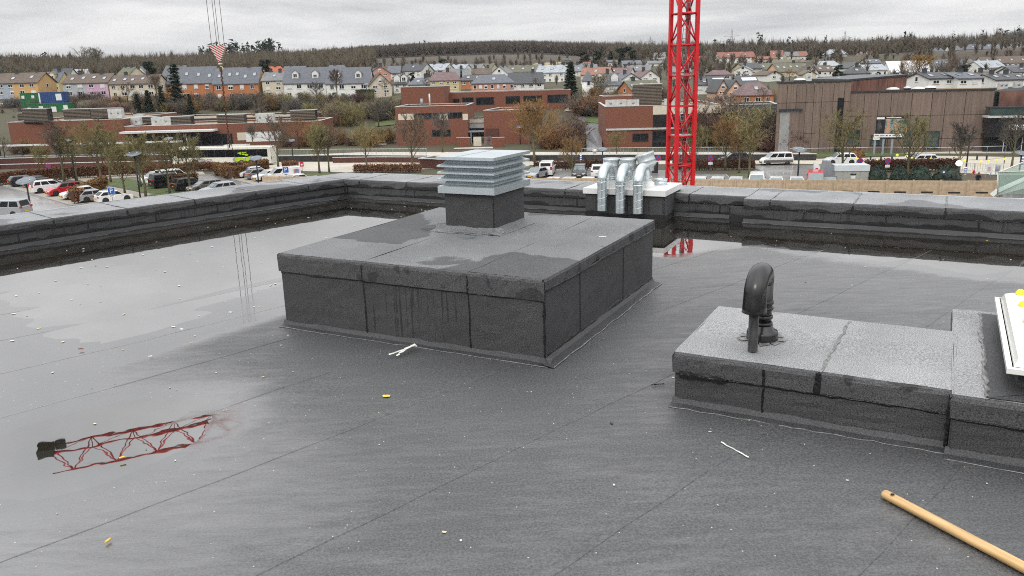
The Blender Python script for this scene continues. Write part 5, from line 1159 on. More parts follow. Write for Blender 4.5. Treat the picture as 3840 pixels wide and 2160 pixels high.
ribbed('site_container', 'lower green site container with white windows and doors', 'container', 176, 438, 228, 13, 3.6, 3, GRN, [(-5.8, 1.2, -4, 2.6, M_frame, 'window'), (-1.8, .1, -.6, 2.9, M_frame, 'door'), (1.6, 1.3, 3, 2.7, M_frame, 'window'), (5.0, .6, 6.2, 3.0, M_frame, 'door')])
ribbed('site_container', 'upper green site container with two small windows, left of the blue one', 'container', 116, 398, 232, 5.2, 3.6, 3, GRN, [(-3+.8, 2.1, -2+.6, 2.9, M_frame, 'window'), (.6, 2.1, 1.4, 2.9, M_frame, 'window')])
ribbed('site_container', 'upper dark blue site container with a barred white window', 'container', 196, 396, 232, 6.9, 3.7, 3, BLU, [(1.4, 1.4, 3.0, 3.2, M_frame, 'window'), (-3.4, .1, -3.0, 3.5, M_frame, 'corner_strip')])
ribbed('site_container', 'light blue skip like container behind the green ones at the far left', 'container', 48, 418, 240, 5, 3.0, 3, LBL)
ribbed('site_container', 'white site cabin at the far left edge', 'container', 12, 430, 236, 4, 3.2, 3, WHT)
# ---- the brown panelled hall
M_clad = mat('fibre_cement_brown', (.170, .122, .098), rough=.7, var=.20, scale=1.0, stretch=(3.5, 3.5, .22), detail=9, bump=.1, bscale=10, rnd=.10)
M_cladr = mat('fibre_cement_red', (.150, .070, .052), rough=.7, var=.45, scale=.55, stretch=(1, 1, .5), detail=9, rnd=.08)
M_joint = mat('joint_dark', (.02, .018, .018), rough=.8)
M_tglass = mat('hall_glass', (.035, .060, .060), rough=.06, var=.35, scale=.5, spec=.9)
hall = thing('concert_hall', 'large brown panelled hall with angled walls and a black entrance on the right', 'hall', (0, 0, 0))
def clad(P0, P1, z0, z1, cols, rows, m, parent):
    """rows/cols of panels with open joints, standing 8 cm off a dark backing; cols/rows are cumulative fractions"""
    d = Vector((P1[0]-P0[0], P1[1]-P0[1], 0)); L = d.length; d.normalize(); rz = math.atan2(d.y, d.x); nrm = Vector((d.y, -d.x, 0))
    zt = lambda q: (z1[0]+(z1[1]-z1[0])*q) if hasattr(z1, '__len__') else z1
    for c0, c1 in zip([0]+cols, cols+[1.0]):
        for r0, r1 in zip([0]+rows, rows+[1.0]):
            u0, u1 = c0*L+.035, c1*L-.035; mb = MB(); vs = []
            for (u, q) in ((u0, c0), (u1, c1)):
                H = zt(q)-z0
                for e_ in (.01, .09): 
                    p = Vector((P0[0], P0[1], 0))+d*u+nrm*e_
                    vs += [(p.x, p.y, z0+H*r0+.03), (p.x, p.y, z0+H*r1-.03)]
            mb.add(vs, [(2, 6, 7, 3), (0, 2, 3, 1), (4, 5, 7, 6), (1, 3, 7, 5), (0, 4, 6, 2)]); mb.build('cladding_panel', m, parent)
def zat2(P, py): return zat((P[0], P[1]), py)
K0, K1, K2 = at(2903, 577), at(3008, 573), at(3172, 569)
K3 = at(3166, 568); K4 = at(3703, 566); K5 = Vector((K4.x+6.5, K4.y+1.0, 0)); 
K6 = far(3840, 560, K4.y-6); K6 = Vector((K6.x+16, K6.y-6, 0))
zA = zat2(K1, 309)
back = 34
body = MB(); body.prism([(K0.x+.1, K0.y+.1), (K1.x, K1.y+.12), (K2.x, K2.y+.12), (K2.x+12, K2.y+back), (K0.x+17, K0.y+back)], -1, zA-.4); body.build('wall', M_joint, hall)
MB().prism([(K0.x+.5, K0.y+.6), (K1.x, K1.y+.6), (K2.x-.3, K2.y+.6), (K2.x+11.6, K2.y+back-1), (K0.x+17, K0.y+back-1)], zA-.4, zA-.3).build('roof', M_gravelr, hall)
mb = MB()
for a_, b_ in ((K0, K1), (K1, K2)): 
    d_ = (b_-a_); c_ = (a_+b_)/2; mb.box((c_.x, c_.y, zA+.08), (d_.length+.3, .5, .26), rz=math.atan2(d_.y, d_.x))
mb.build('roof_edge', M_steeld, hall)
clad(K0, K1, 0, zA, [.33, .66], [.30, .72], M_clad, hall); clad(K1, K2, 0, zA, [.18, .36, .62, .86], [.28, .72], M_clad, hall)
zB = zat2(K3, 347)
body = MB(); body.prism([(K3.x-.05, K3.y+.1), (K4.x, K4.y+.1), (K4.x+14, K4.y+16), (K3.x+16, K3.y+26), (K3.x+1, K3.y+10)], -1, zB-.35); body.build('wall', M_joint, hall)
MB().prism([(K3.x+.4, K3.y+.5), (K4.x-.4, K4.y+.5), (K4.x+13, K4.y+15.5), (K3.x+15.7, K3.y+25.5), (K3.x+1.4, K3.y+9.6)], zB-.35, zB-.2).build('roof', mat('sedum', (.20, .13, .07), rough=.95, var=.4, scale=1.5, bump=.4, detail=9), hall)
d_ = K4-K3; mb = MB(); mb.box(((K3.x+K4.x)/2, (K3.y+K4.y)/2, zB+.08), (d_.length+.3, .5, .28), rz=math.atan2(d_.y, d_.x)); mb.build('roof_edge', M_steeld, hall)
L34 = d_.length; r34 = math.atan2(d_.y, d_.x); fr_ = lambda px: xon(K3, r34, px, zz=5)/L34
clad(K3, K4, 0, zB, [fr_(x) for x in (3235, 3288, 3335, 3412, 3487, 3538, 3612)], [.21, .60], M_clad, hall)
# dark slit, glazing strip
MB().bx((-.4, -.14, -.2), (.55, .1, zA-2.6)).build('slit_window', M_glass, hall, (K2.x-1.6, K2.y-.02, 0), 0)
# receding reddish volume behind and right wing
R0, R1 = Vector((K2.x+.4, K2.y+2, 0)), Vector((K2.x+11.5, K2.y+5.2, 0)); zR0, zR1 = zat2(R0, 304), zat2(R1, 284)
p3_ = far(3396, 330, K2.y+8); R1 = Vector((p3_.x, p3_.y, 0)); zR1 = zat2(R1, 285)
MB().add([(R0.x, R0.y+.1, 0), (R1.x, R1.y+.1, 0), (R1.x, R1.y+.1, zR1), (R0.x, R0.y+.1, zR0), (R0.x, R0.y+20, 0), (R1.x, R1.y+20, 0), (R1.x, R1.y+20, zR1), (R0.x, R0.y+20, zR0)], [(0, 1, 2, 3), (1, 5, 6, 2), (3, 2, 6, 7), (4, 0, 3, 7), (5, 4, 7, 6)]).build('wall', M_joint, hall)
clad(R0, R1, zB-1, (zR0, zR1), [.08, .22, .36, .5, .66, .78, .9], [], M_cladr, hall)
mb = MB(); mb.add([(R0.x-.1, R0.y-.2, zR0), (R1.x+.2, R1.y-.2, zR1), (R1.x+.2, R1.y+20, zR1), (R0.x-.1, R0.y+20, zR0), (R0.x-.1, R0.y-.2, zR0+.3), (R1.x+.2, R1.y-.2, zR1+.3), (R1.x+.2, R1.y+20, zR1+.3), (R0.x-.1, R0.y+20, zR0+.3)], [(0, 1, 5, 4), (1, 2, 6, 5), (4, 5, 6, 7), (3, 0, 4, 7)]); mb.build('roof_edge', M_steeld, hall)
Q0 = Vector((K4.x+.2, K4.y+1.2, 0)); Q1 = far(3716, 500, Q0.y); Q1 = Vector((Q1.x, Q1.y, 0))
MB().bx((0, 0, 0), ((Q1-Q0).length+.3, .2, zB-.3)).build('window', M_tglass, hall, tuple(Q0), math.atan2((Q1-Q0).y, (Q1-Q0).x)); zq = zB
for k in range(9):
    MB().bx((0, -.06, zB*.28+k*zB*.078), ((Q1-Q0).length+.3, 0, zB*.28+k*zB*.078+.08)).build('glazing_bar', M_steeld, hall, tuple(Q0), math.atan2((Q1-Q0).y, (Q1-Q0).x))
S0 = Vector((Q1.x+.2, Q1.y-.6, 0)); S1 = S0+Vector((26, -9, 0)); zS0, zS1 = zat2(S0, 344), zat2(S1, 300)
MB().add([(S0.x, S0.y+.1, 0), (S1.x, S1.y+.1, 0), (S1.x, S1.y+.1, zS1), (S0.x, S0.y+.1, zS0), (S0.x+4, S0.y+18, 0), (S1.x+4, S1.y+18, 0), (S1.x+4, S1.y+18, zS1), (S0.x+4, S0.y+18, zS0)], [(0, 1, 2, 3), (1, 5, 6, 2), (3, 2, 6, 7), (4, 0, 3, 7), (5, 4, 7, 6)]).build('wall', M_joint, hall)
clad(S0, S1, 0, (zS0, zS1), [.22, .42, .62, .82], [.55], M_cladr, hall)
# entrance
E0 = at(3672, 568); E0 = Vector((E0.x, E0.y-.25, 0)); E1 = E0+Vector((24, -6, 0)); rzE = math.atan2(-6, 24); e0 = zat2(E0, 512); e1 = zat2(E0, 440); LE = 24.7
M_black = mat('entrance_black', (.010, .010, .013), rough=.35, var=.2, scale=.5)
MB().bx((0, -1.6, e0), (LE, .4, e1)).build('entrance_fascia', M_black, hall, tuple(E0), rzE)
MB().bx((-.2, -2.4, e1+.02), (LE, .4, e1+.34)).build('canopy_edge', M_cop, hall, tuple(E0), rzE); MB().bx((.2, -2.2, e1+.34), (LE, .3, e1+1.5)).build('canopy_glazing', M_tglass, hall, tuple(E0), rzE); MB().bx((.0, -2.3, e1+1.5), (LE, .3, e1+1.66)).build('canopy_edge', M_steeld, hall, tuple(E0), rzE)
o = MB().bx((.3, -.5, 0), (LE, .3, e0)).build('door', M_glass, hall, tuple(E0), rzE)
for k in range(8):
    MB().bx((3.0+k*2.6, -.56, 0), (3.09+k*2.6, -.5, e0)).build('door_mullion', M_pale, hall, tuple(E0), rzE)
tx = inst('lettering', text_mesh('KINNEKSBOND', 1.12, .04, 'LEFT'), hall); tx.data.materials.append(mat('sign_white', (.85, .85, .85), rough=.4, emit=(1, 1, 1, .35)))
ux = solve(lambda q: pix((E0.x+q*cos(rzE), E0.y+q*sin(rzE)-1.7, (e0+e1)/2))[0], 3793, -2, 30); tx.location = (E0.x+ux*cos(rzE)+1.66*sin(rzE), E0.y+ux*sin(rzE)-1.66*cos(rzE), zat2((E0.x+ux, E0.y-2), 477)); tx.rotation_euler = (pi/2, 0, rzE)
# hall windows, garage recess, round roof lights
def hallwin(px0, px1, y0, y1, nm='window'):
    u0, u1 = fr_(px0)*L34, fr_(px1)*L34; um = (u0+u1)/2; P_ = (K3.x+cos(r34)*um, K3.y+sin(r34)*um); z1_, z0_ = zat2(P_, y0), max(.1, zat2(P_, y1))
    o = MB().bx((u0, -.14, z0_), (u1, .02, z1_)).build(nm, M_steeld, hall, tuple(K3), r34); k = 2
    for j in range(k):
        w_ = (u1-u0-.5)/k; x = u0+.2+j*(w_+.1); MB().bx((x, -.16, z0_+.15), (x+w_, -.1, z1_-.2)).build('pane', M_tglass, o)
for w_ in ((3176, 3229, 486, 548), (3270, 3328, 506, 548), (3398, 3420, 488, 556), (3473, 3530, 491, 560)): hallwin(*w_)
gp = at(2914, 577); dG = K1-K0; rG_ = math.atan2(dG.y, dG.x); g0, g1 = xon(K0, rG_, 2916), xon(K0, rG_, 2986)
MB().bx((g0, -.15, 0), (g1, .1, zat2(K0, 415))).build('garage_recess', M_concg, hall, tuple(K0), rG_); MB().bx((g0-.2, -.5, zat2(K0, 418)), (g1+.4, .1, zat2(K0, 410))).build('garage_lintel', M_steeld, hall, tuple(K0), rG_)
u_ = g0+(g1-g0)*.52; MB().bx((u_, -.2, 0), (g1, .1, zat2(K0, 424))).build('garage_door', M_clad, hall, tuple(K0), rG_)
for i, (px, py, dd) in enumerate([(2999, 303, 148), (3146, 301, 150), (3348, 338, 138), (3392, 333, 143), (3443, 336, 138), (3487, 332, 143)]):
    b = far(px, py, dd); t = thing('roof_light', 'round pale roof light, %s from the left on the brown hall' % ordn(i), 'roof light', b, 0, 'round roof lights on the brown hall'); MB().lathe([(1.0, -1.2), (1.0, .05), (1.05, .05), (1.05, .12)], n=20).build('upstand', M_steeld, t); MB().lathe([(1.06, .12), (.9, .32), (.5, .45), (0, .5)], n=20).build('dome', M_gravelw, t)
unit('small white vent box on the roof of the left part of the brown hall', 3033, 300, 148, 1.0, 1.1, .8)
unit('white roof fan at the right end of the brown hall', 3764, 329, 140, 1.4, .9, .9); unit('white roof fan at the right edge on the brown hall', 3820, 327, 140, 1.2, .9, .9)
# billboard
bb0 = at(3284, 580); bb = thing('billboard', 'large black billboard with a colourful aerial picture in front of the brown hall', 'billboard', bb0, r34)
def bbx(x, y): 
    u = solve(lambda q: pix((bb0.x+q*cos(r34), bb0.y+q*sin(r34), 4))[0], x, -12, 30); return u, zat2((bb0.x+u*cos(r34), bb0.y+u*sin(r34)), y)
def bbox(x0, y0, x1, y1, m, nm, pr, par=None):
    u0, z1_ = bbx(x0, y0); u1, z0_ = bbx(x1, y1); return MB().bx((u0, -pr, z0_), (u1, -pr+.06, z1_)).build(nm, m, par or bb)
M_pict = mat('aerial_print', (.02, .05, .05), rough=.4, scale=.9, detail=6, lo=.40, hi=.58, col2=(.50, .30, .20)); 
e = [n for n in M_pict.node_tree.nodes if n.type == 'VALTORGB'][0].color_ramp.elements
for p_, c_ in ((.44, (.10, .16, .08, 1)), (.49, (.20, .26, .30, 1)), (.53, (.45, .20, .10, 1))): k = e.new(p_); k.color = c_
bbox(3283, 437, 3402, 520, M_black, 'board', .1); bbox(3317, 446, 3400, 499, M_pict, 'picture_print', .16); bbox(3284, 440, 3313, 447, M_whitep, 'logo_strip', .16); bbox(3320, 440, 3375, 442, M_whitep, 'headline_strip', .16)
bbox(3278, 502, 3394, 514, M_whitep, 'logo_strip', .17); bbox(3277, 514, 3301, 524, M_whitep, 'logo_strip', .17)
M_tl = mat('print_grey', (.14, .135, .135), rough=.6)
for k in range(12): bbox(3289, 449.5+k*4.1, 3299+(k*37 % 9), 450.4+k*4.1, M_tl, 'text_line', .16)
for x0, x1, c_ in ((3281, 3297, (.55, .10, .05)), (3302, 3318, (.1, .3, .5)), (3323, 3330, (.03, .03, .03)), (3336, 3342, (.05, .1, .08)), (3348, 3362, (.6, .1, .12)), (3366, 3388, (.4, .4, .4))): bbox(x0, 506, x1, 510, mat('logo%d' % x0, c_, rough=.5), 'logo', .18)
for x in (3285, 3317, 3350): u, z_ = bbx(x, 500); MB().bx((u-.15, -.05, 0), (u+.15, .15, z_)).build('post', M_steel, bb)
# ---- precast concrete panel wall
PW0, PW1 = at(1470, 640), at(3742, 700)
PW0 = at(1556, 661, 1.2); PW0.z = 0
PWm = at(2800, 672, 1.75); PWr = at(3738, 678, 1.75)
dW = (PWr-PWm); dW.z = 0; dW.normalize(); rW = math.atan2(dW.y, dW.x); L0 = (PWr-PWm).length
cw = thing('panel_wall', 'brown precast concrete panel wall with posts, behind the right parapet', 'wall', (PWr.x, PWr.y, 0), rW)
NP = 33; pw = 2.62; me_ = MB(); 
me_.bx((.09, 0, -2.5), (pw-.09, .10, 1.72)); me_.bx((pw*.30, -.03, .40), (pw*.74, 0, .56), 1); MESH['cp'] = me_.mesh('concrete_panel', [M_conc, M_joint])
po_ = MB().bx((-.10, -.05, -2.5), (.10, .14, 1.78)).mesh('post', M_conc)
for k in range(NP): inst('concrete_panel', MESH['cp'], cw, (-(k+1)*pw, 0, jit(.03)), (jit(.008), 0, 0)); inst('post', po_, cw, (-k*pw, 0, 0))
# walls, railings
def lowwall(label, pts, hgt, th, m, cop=True, name='low_wall'):
    P_ = [at(*p) for p in pts]; t = thing(name, label, 'wall', P_[0])
    for a_, b_ in zip(P_[:-1], P_[1:]):
        d_ = b_-a_; c_ = (a_+b_)/2-P_[0]; MB().box((c_.x, c_.y, hgt/2-.2), (d_.length, th, hgt+.4), rz=math.atan2(d_.y, d_.x)).build('wall_face', m, t)
        if cop: MB().box((c_.x, c_.y, hgt+.04), (d_.length+.05, th+.1, .08), rz=math.atan2(d_.y, d_.x)).build('coping', M_cop, t)
    return t
lowwall('terraced dark red brick wall along the pale road at the left', [(-120, 652), (0, 636), (330, 628), (640, 622)], .85, .4, M_brick2); lowwall('upper course of the terraced dark red brick wall at the left', [(-120, 640), (0, 626), (330, 618), (640, 611)], 1.5, .4, M_brick2)
lowwall('dark stone retaining wall along the road between bus and centre trees', [(1010, 607), (1290, 603), (1600, 606)], 1.0, .4, mat('dark_stone', (.035, .033, .032), rough=.8, var=.4, scale=2.5, detail=9)); lowwall('long dark stone retaining wall along the road behind the parked vans', [(1700, 605), (2300, 602), (2700, 602), (3060, 601)], .95, .4, MATS['dark_stone'])
lowwall('red brick ramp wall with pale coping left of the metal cowl', [(1250, 611), (1420, 609), (1600, 610)], .9, .4, M_brick2)
bx_ = thing('brick_planter', 'brick planter with a pale rim left of the metal cowl', 'planter', at(1575, 632), R(-24)); MB().bx((0, 0, -.2), (7, 4, 1.5)).build('brickwork', M_brick2, bx_); MB().bx((-.15, -.15, 1.5), (7.1, .25, 1.62)).build('rim', M_pale, bx_); MB().bx((-.15, .25, 1.5), (.25, 4.1, 1.62)).build('rim', M_pale, bx_); MB().bx((.3, .3, 1.3), (6.9, 3.9, 1.52)).build('soil', M_soil, bx_)
def railing(label, pts, hgt=1.1, step=2.2, bars=False, m=None):
    P_ = [at(*p) for p in pts]; t = thing('railing', label, 'railing', P_[0]); m = m or M_steel; pm_ = MESH.setdefault(('rp', hgt), MB().bx((-.03, -.03, 0), (.03, .03, hgt)).mesh('post', m)); mb = MB(); bb_ = MB()
    for a_, b_ in zip(P_[:-1], P_[1:]):
        n = max(1, int((b_-a_).length/step)); mb.tube(a_-P_[0]+Vector((0, 0, hgt)), b_-P_[0]+Vector((0, 0, hgt)), .04, n=6); mb.tube(a_-P_[0]+Vector((0, 0, .15)), b_-P_[0]+Vector((0, 0, .15)), .02, n=4)
        for k in range(n+1): q = a_.lerp(b_, k/n)-P_[0]; inst('post', pm_, t, q)
        if bars:
            nn = int((b_-a_).length/.28)
            for k in range(nn): q = a_.lerp(b_, k/nn)-P_[0]; bb_.bx((q.x-.012, q.y-.012, .15), (q.x+.012, q.y+.012, hgt))
    mb.build('handrail', M_pale, t)
    if bars: tag(bb_.build('bars', m, t), kind='stuff')
    return t
railing('pale topped bar railing above the brick terrace wall at the left', [(-100, 622), (0, 611), (330, 604), (640, 598)], 1.25, 2.5, True); railing('thin railing along the gravel path behind the tree left of the cowl', [(1020, 583), (1290, 580), (1600, 579)], 1.05, 3.0, True)
railing('bar railing along the path in front of the brick building at the crane', [(2180, 580), (2500, 577), (2760, 576)], 1.1, 2.2, True); railing('pale railing in front of the brown hall', [(2960, 583), (3120, 581), (3300, 578), (3560, 580), (3770, 574)], 1.1, 2.6)
railing('railing beside the zebra crossing at the lower right', [(3600, 640), (3760, 648)], 1.05, 1.6, True)
# pergola beam on the left
P0_, P1_ = at(-120, 607), at(690, 588); pg = thing('pergola', 'long pale walkway beam on dark posts at the left', 'pergola', P0_); d_ = P1_-P0_; zb_ = zat2(at(0, 604), 547)
MB().box((d_.x/2, d_.y/2, zb_), (d_.length, .6, .32), rz=math.atan2(d_.y, d_.x)).build('beam', M_pale, pg)
for q in (.155, .26, .42, .56, .70, .84, .97): MB().bx((d_.x*q-.16, d_.y*q-.16, -.2), (d_.x*q+.16, d_.y*q+.16, zb_-.16)).build('post', M_steeld, pg)
# glass balustrade ramp at the right edge, on the neighbouring roof terrace
gb = thing('glass_balustrade', 'glass balustrade with a pale handrail beside a ramp at the right edge', 'balustrade', (0, 0, 0)); dG = 34
g_ = [far(3742, 727, dG), far(3742, 646, dG), far(3900, 640, dG-2), far(3900, 727, dG-2)]
M_clear = bpy.data.materials.new('clear_glass'); M_clear.use_nodes = True; t_ = M_clear.node_tree; pr_ = t_.nodes['Principled BSDF']; pr_.inputs['Base Color'].default_value = (.75, .85, .82, 1); pr_.inputs['Roughness'].default_value = .03; tr_ = t_.nodes.new('ShaderNodeBsdfTransparent'); tr_.inputs[0].default_value = (.80, .88, .85, 1); mx_ = t_.nodes.new('ShaderNodeMixShader'); mx_.inputs[0].default_value = .22; t_.links.new(tr_.outputs[0], mx_.inputs[1]); t_.links.new(pr_.outputs[0], mx_.inputs[2]); t_.links.new(mx_.outputs[0], t_.nodes['Material Output'].inputs[0])
def pane3(q, th=.02):
    n_ = (q[1]-q[0]).cross(q[3]-q[0]).normalized()*th; return MB().add([tuple(p) for p in q]+[tuple(p+n_) for p in q], [(0, 1, 2, 3), (7, 6, 5, 4), (0, 3, 7, 4), (1, 5, 6, 2), (0, 4, 5, 1), (3, 2, 6, 7)])
pane3(g_).build('glass_pane', M_clear, gb)
g2 = [far(3742, 648, dG), far(3760, 645, dG+3), far(3900, 560, dG+9), far(3900, 600, dG+9)]
pane3([far(3750, 700, dG+2), far(3750, 646, dG+2), far(3900, 585, dG+7), far(3900, 640, dG+7)]).build('glass_pane', M_clear, gb)
for a_, b_ in ((g_[1], g_[2]), (far(3745, 646, dG+2), far(3900, 583, dG+7)), (g_[0]+Vector((0, 0, -.02)), g_[1])): MB().tube(a_, b_, .03, n=8).build('handrail', M_pale if a_ != g_[0] else M_steeld, gb)
rm_ = thing('ramp', 'pale concrete ramp edge behind the glass balustrade at the right edge', 'ramp', (0, 0, 0)); q = [far(3725, 738, dG+1), far(3745, 722, dG+1), far(3900, 652, dG+4), far(3900, 690, dG+4)]
pane3(q, .2).build('ramp_edge', M_gravelw, rm_); q = [far(3760, 745, dG+1.5), far(3760, 728, dG+1.5), far(3900, 668, dG+6), far(3900, 745, dG+6)]; pane3(q, .15).build('ramp_deck', M_concg, rm_)
MB().bx((0, 0, -9), (9, .4, 0)).build('ramp_body', M_render, rm_, tuple(far(3760, 750, dG+2)))
# dark pergola / slate steps etc. near the wet path
gpoly('forecourt', [(2117, 424), (2150, 426), (2174, 408), (2172, 396), (2140, 402)], M_gravelw, .35, drape=True)
# ================================================================== VEGETATION
def plantmat(n, c, c2, rnd=.22): return mat(n, c, rough=.9, scale=2.5, col2=c2, rnd=rnd, detail=3)
M_bark = plantmat('bark_moss', (.085, .075, .045), (.14, .125, .062)); M_twig = plantmat('twigs_olive', (.16, .138, .062), (.26, .225, .095)); M_twigb = plantmat('twigs_brown', (.14, .105, .072), (.21, .16, .115)); M_twigr = plantmat('twigs_rust', (.19, .10, .042), (.27, .16, .065))
M_twigg = plantmat('twigs_grey', (.095, .082, .070), (.15, .132, .115)); M_twigp = plantmat('twigs_reddish', (.10, .060, .050), (.15, .085, .070)); M_gold = plantmat('twigs_gold', (.26, .15, .045), (.36, .22, .08)); M_pale_t = plantmat('twigs_pale', (.19, .17, .14), (.26, .24, .20)); M_barkd = plantmat('bark_dark', (.035, .030, .026), (.06, .052, .045))
M_con = plantmat('needles_dark', (.010, .020, .012), (.028, .045, .024)); M_conb = plantmat('needles_blue', (.018, .034, .026), (.04, .062, .046)); M_leafg = plantmat('evergreen_leaf', (.018, .032, .012), (.045, .065, .022)); M_beech = plantmat('beech_leaf', (.13, .055, .022), (.24, .12, .055)); M_beechd = plantmat('beech_dark', (.06, .032, .020), (.12, .065, .040)); M_ivy = plantmat('leaf_yellow_green', (.07, .085, .02), (.14, .15, .04))
def tris(name, T, m):
    """(n,3,3) triangle soup -> mesh"""
    T = np.asarray(T, np.float32); n = len(T); me = bpy.data.meshes.new(name); me.vertices.add(n*3); me.vertices.foreach_set('co', T.reshape(-1)); me.loops.add(n*3); me.loops.foreach_set('vertex_index', np.arange(n*3, dtype=np.int32))
    me.polygons.add(n); me.polygons.foreach_set('loop_start', np.arange(0, n*3, 3, dtype=np.int32)); me.polygons.foreach_set('loop_total', np.full(n, 3, np.int32)); me.update(calc_edges=True); me.materials.append(m); return me
def spikes(P0, P1, w, rs):
    """one tapering triangle per twig"""
    d = P1-P0; r = rs.normal(size=d.shape); s = np.cross(d, r); s /= np.linalg.norm(s, axis=1, keepdims=True)+1e-9; w = np.asarray(w).reshape(-1, 1)
    return np.stack([P0-s*w/2, P0+s*w/2, P1], 1)
def child_dirs(d, n, ang, rs, up=.15):
    """n directions round each direction d at about ang radians"""
    d = np.repeat(d, n, 0); a = rs.uniform(.55, 1.35, (len(d), 1))*ang; r = rs.normal(size=d.shape); p = np.cross(d, r); p /= np.linalg.norm(p, axis=1, keepdims=True)+1e-9
    o = d*np.cos(a)+p*np.sin(a); o[:, 2] += up; return o/np.linalg.norm(o, axis=1, keepdims=True)
def bare_tree(seed, H, trunk=.26, spread=.5, limbs=13, ang=.75, n2=7, n3=8, n4=3, tw=.045, form=1.0):
    """height H; returns (trunk mesh builder, twig triangles)"""
    rs = np.random.RandomState(seed); mb = MB(); tp = [Vector((0, 0, -.3))]; k = 7; off = Vector((0, 0, 0))
    for i in range(1, k+1): off = off+Vector((rs.normal()*.008*H, rs.normal()*.008*H, 0))*(i/k); tp.append(Vector((off.x, off.y, H*.82*i/k)))
    r0 = .021*H; mb.path(tp, [r0*(1.25 if i == 0 else 1-.9*i/k) for i in range(k+1)], 7)
    P, Dn, Ln, Rn = [], [], [], []
    for i in range(limbs):
        q = trunk+(.88-trunk)*((i+rs.uniform(0, .8))/limbs); f = q*k/.82*.82; j = min(k-1, int(q*k)); b = tp[j].lerp(tp[j+1], q*k-j); az = i*2.399+rs.uniform(-.5, .5); el = (pi/2-ang*rs.uniform(.8, 1.15))*(1 if form else 1)
        L = H*spread*(1-.62*((q-trunk)/(.9-trunk))**1.2)*rs.uniform(.85, 1.12); d = Vector((cos(az)*cos(el), sin(az)*cos(el), sin(el))); r = r0*(.42-.28*q)
        pts = [b]; 
        for s in range(4): d = (d+Vector((rs.normal()*.12, rs.normal()*.12, .10))).normalized(); pts.append(pts[-1]+d*L/4)
        mb.path(pts, [r, r*.75, r*.52, r*.32, r*.12], 4, caps=False)
        for s in range(n2):
            u = rs.uniform(.22, 1.0)*4; j = min(3, int(u)); P.append(pts[j].lerp(pts[j+1], u-j)); Dn.append((pts[j+1]-pts[j]).normalized()); Ln.append(L*rs.uniform(.28, .5)*(1.15-.4*u/4)); Rn.append(r*.34)
    P, Dn, Ln = np.array(P), np.array(Dn), np.array(Ln)
    d2 = child_dirs(Dn, 1, .75, rs, .22); E2 = P+d2*Ln[:, None]; T = [spikes(P, E2, tw*1.5, rs)]
    q = rs.uniform(.2, 1, (len(P)*n3, 1)); P3 = np.repeat(P, n3, 0)+np.repeat(d2*Ln[:, None], n3, 0)*q; d3 = child_dirs(d2, n3, .65, rs, .18); L3 = np.repeat(Ln, n3)*rs.uniform(.3, .62, len(P3)); T.append(spikes(P3, P3+d3*L3[:, None], tw, rs))
    if n4:
        q = rs.uniform(.15, 1, (len(P3)*n4, 1)); P4 = np.repeat(P3, n4, 0)+np.repeat(d3*L3[:, None], n4, 0)*q; d4 = child_dirs(d3, n4, .6, rs, .12); L4 = np.repeat(L3, n4)*rs.uniform(.4, .8, len(P4)); T.append(spikes(P4, P4+d4*L4[:, None], tw*.75, rs))
    return mb, np.concatenate(T)
def tree_proto(seed, H, bark, twig, **k):
    mb, T = bare_tree(seed, H, **k); return H, mb.mesh('trunk', bark), tris('crown', T, twig)
def put_tree(name, label, cat, p, proto, hgt, rz=None, group=None, wide=1.0, twig=None):
    H, a, b = proto; s = max(1.5, hgt-p[2])/H; t = thing(name, label, cat, p, random.uniform(0, 6.28) if rz is None else rz, group); t.scale = (s*wide, s*wide, s)
    inst('trunk', a, t); c = inst('crown', b, t)
    if twig: c.material_slots[0].link = 'OBJECT'; c.material_slots[0].material = twig
    return t
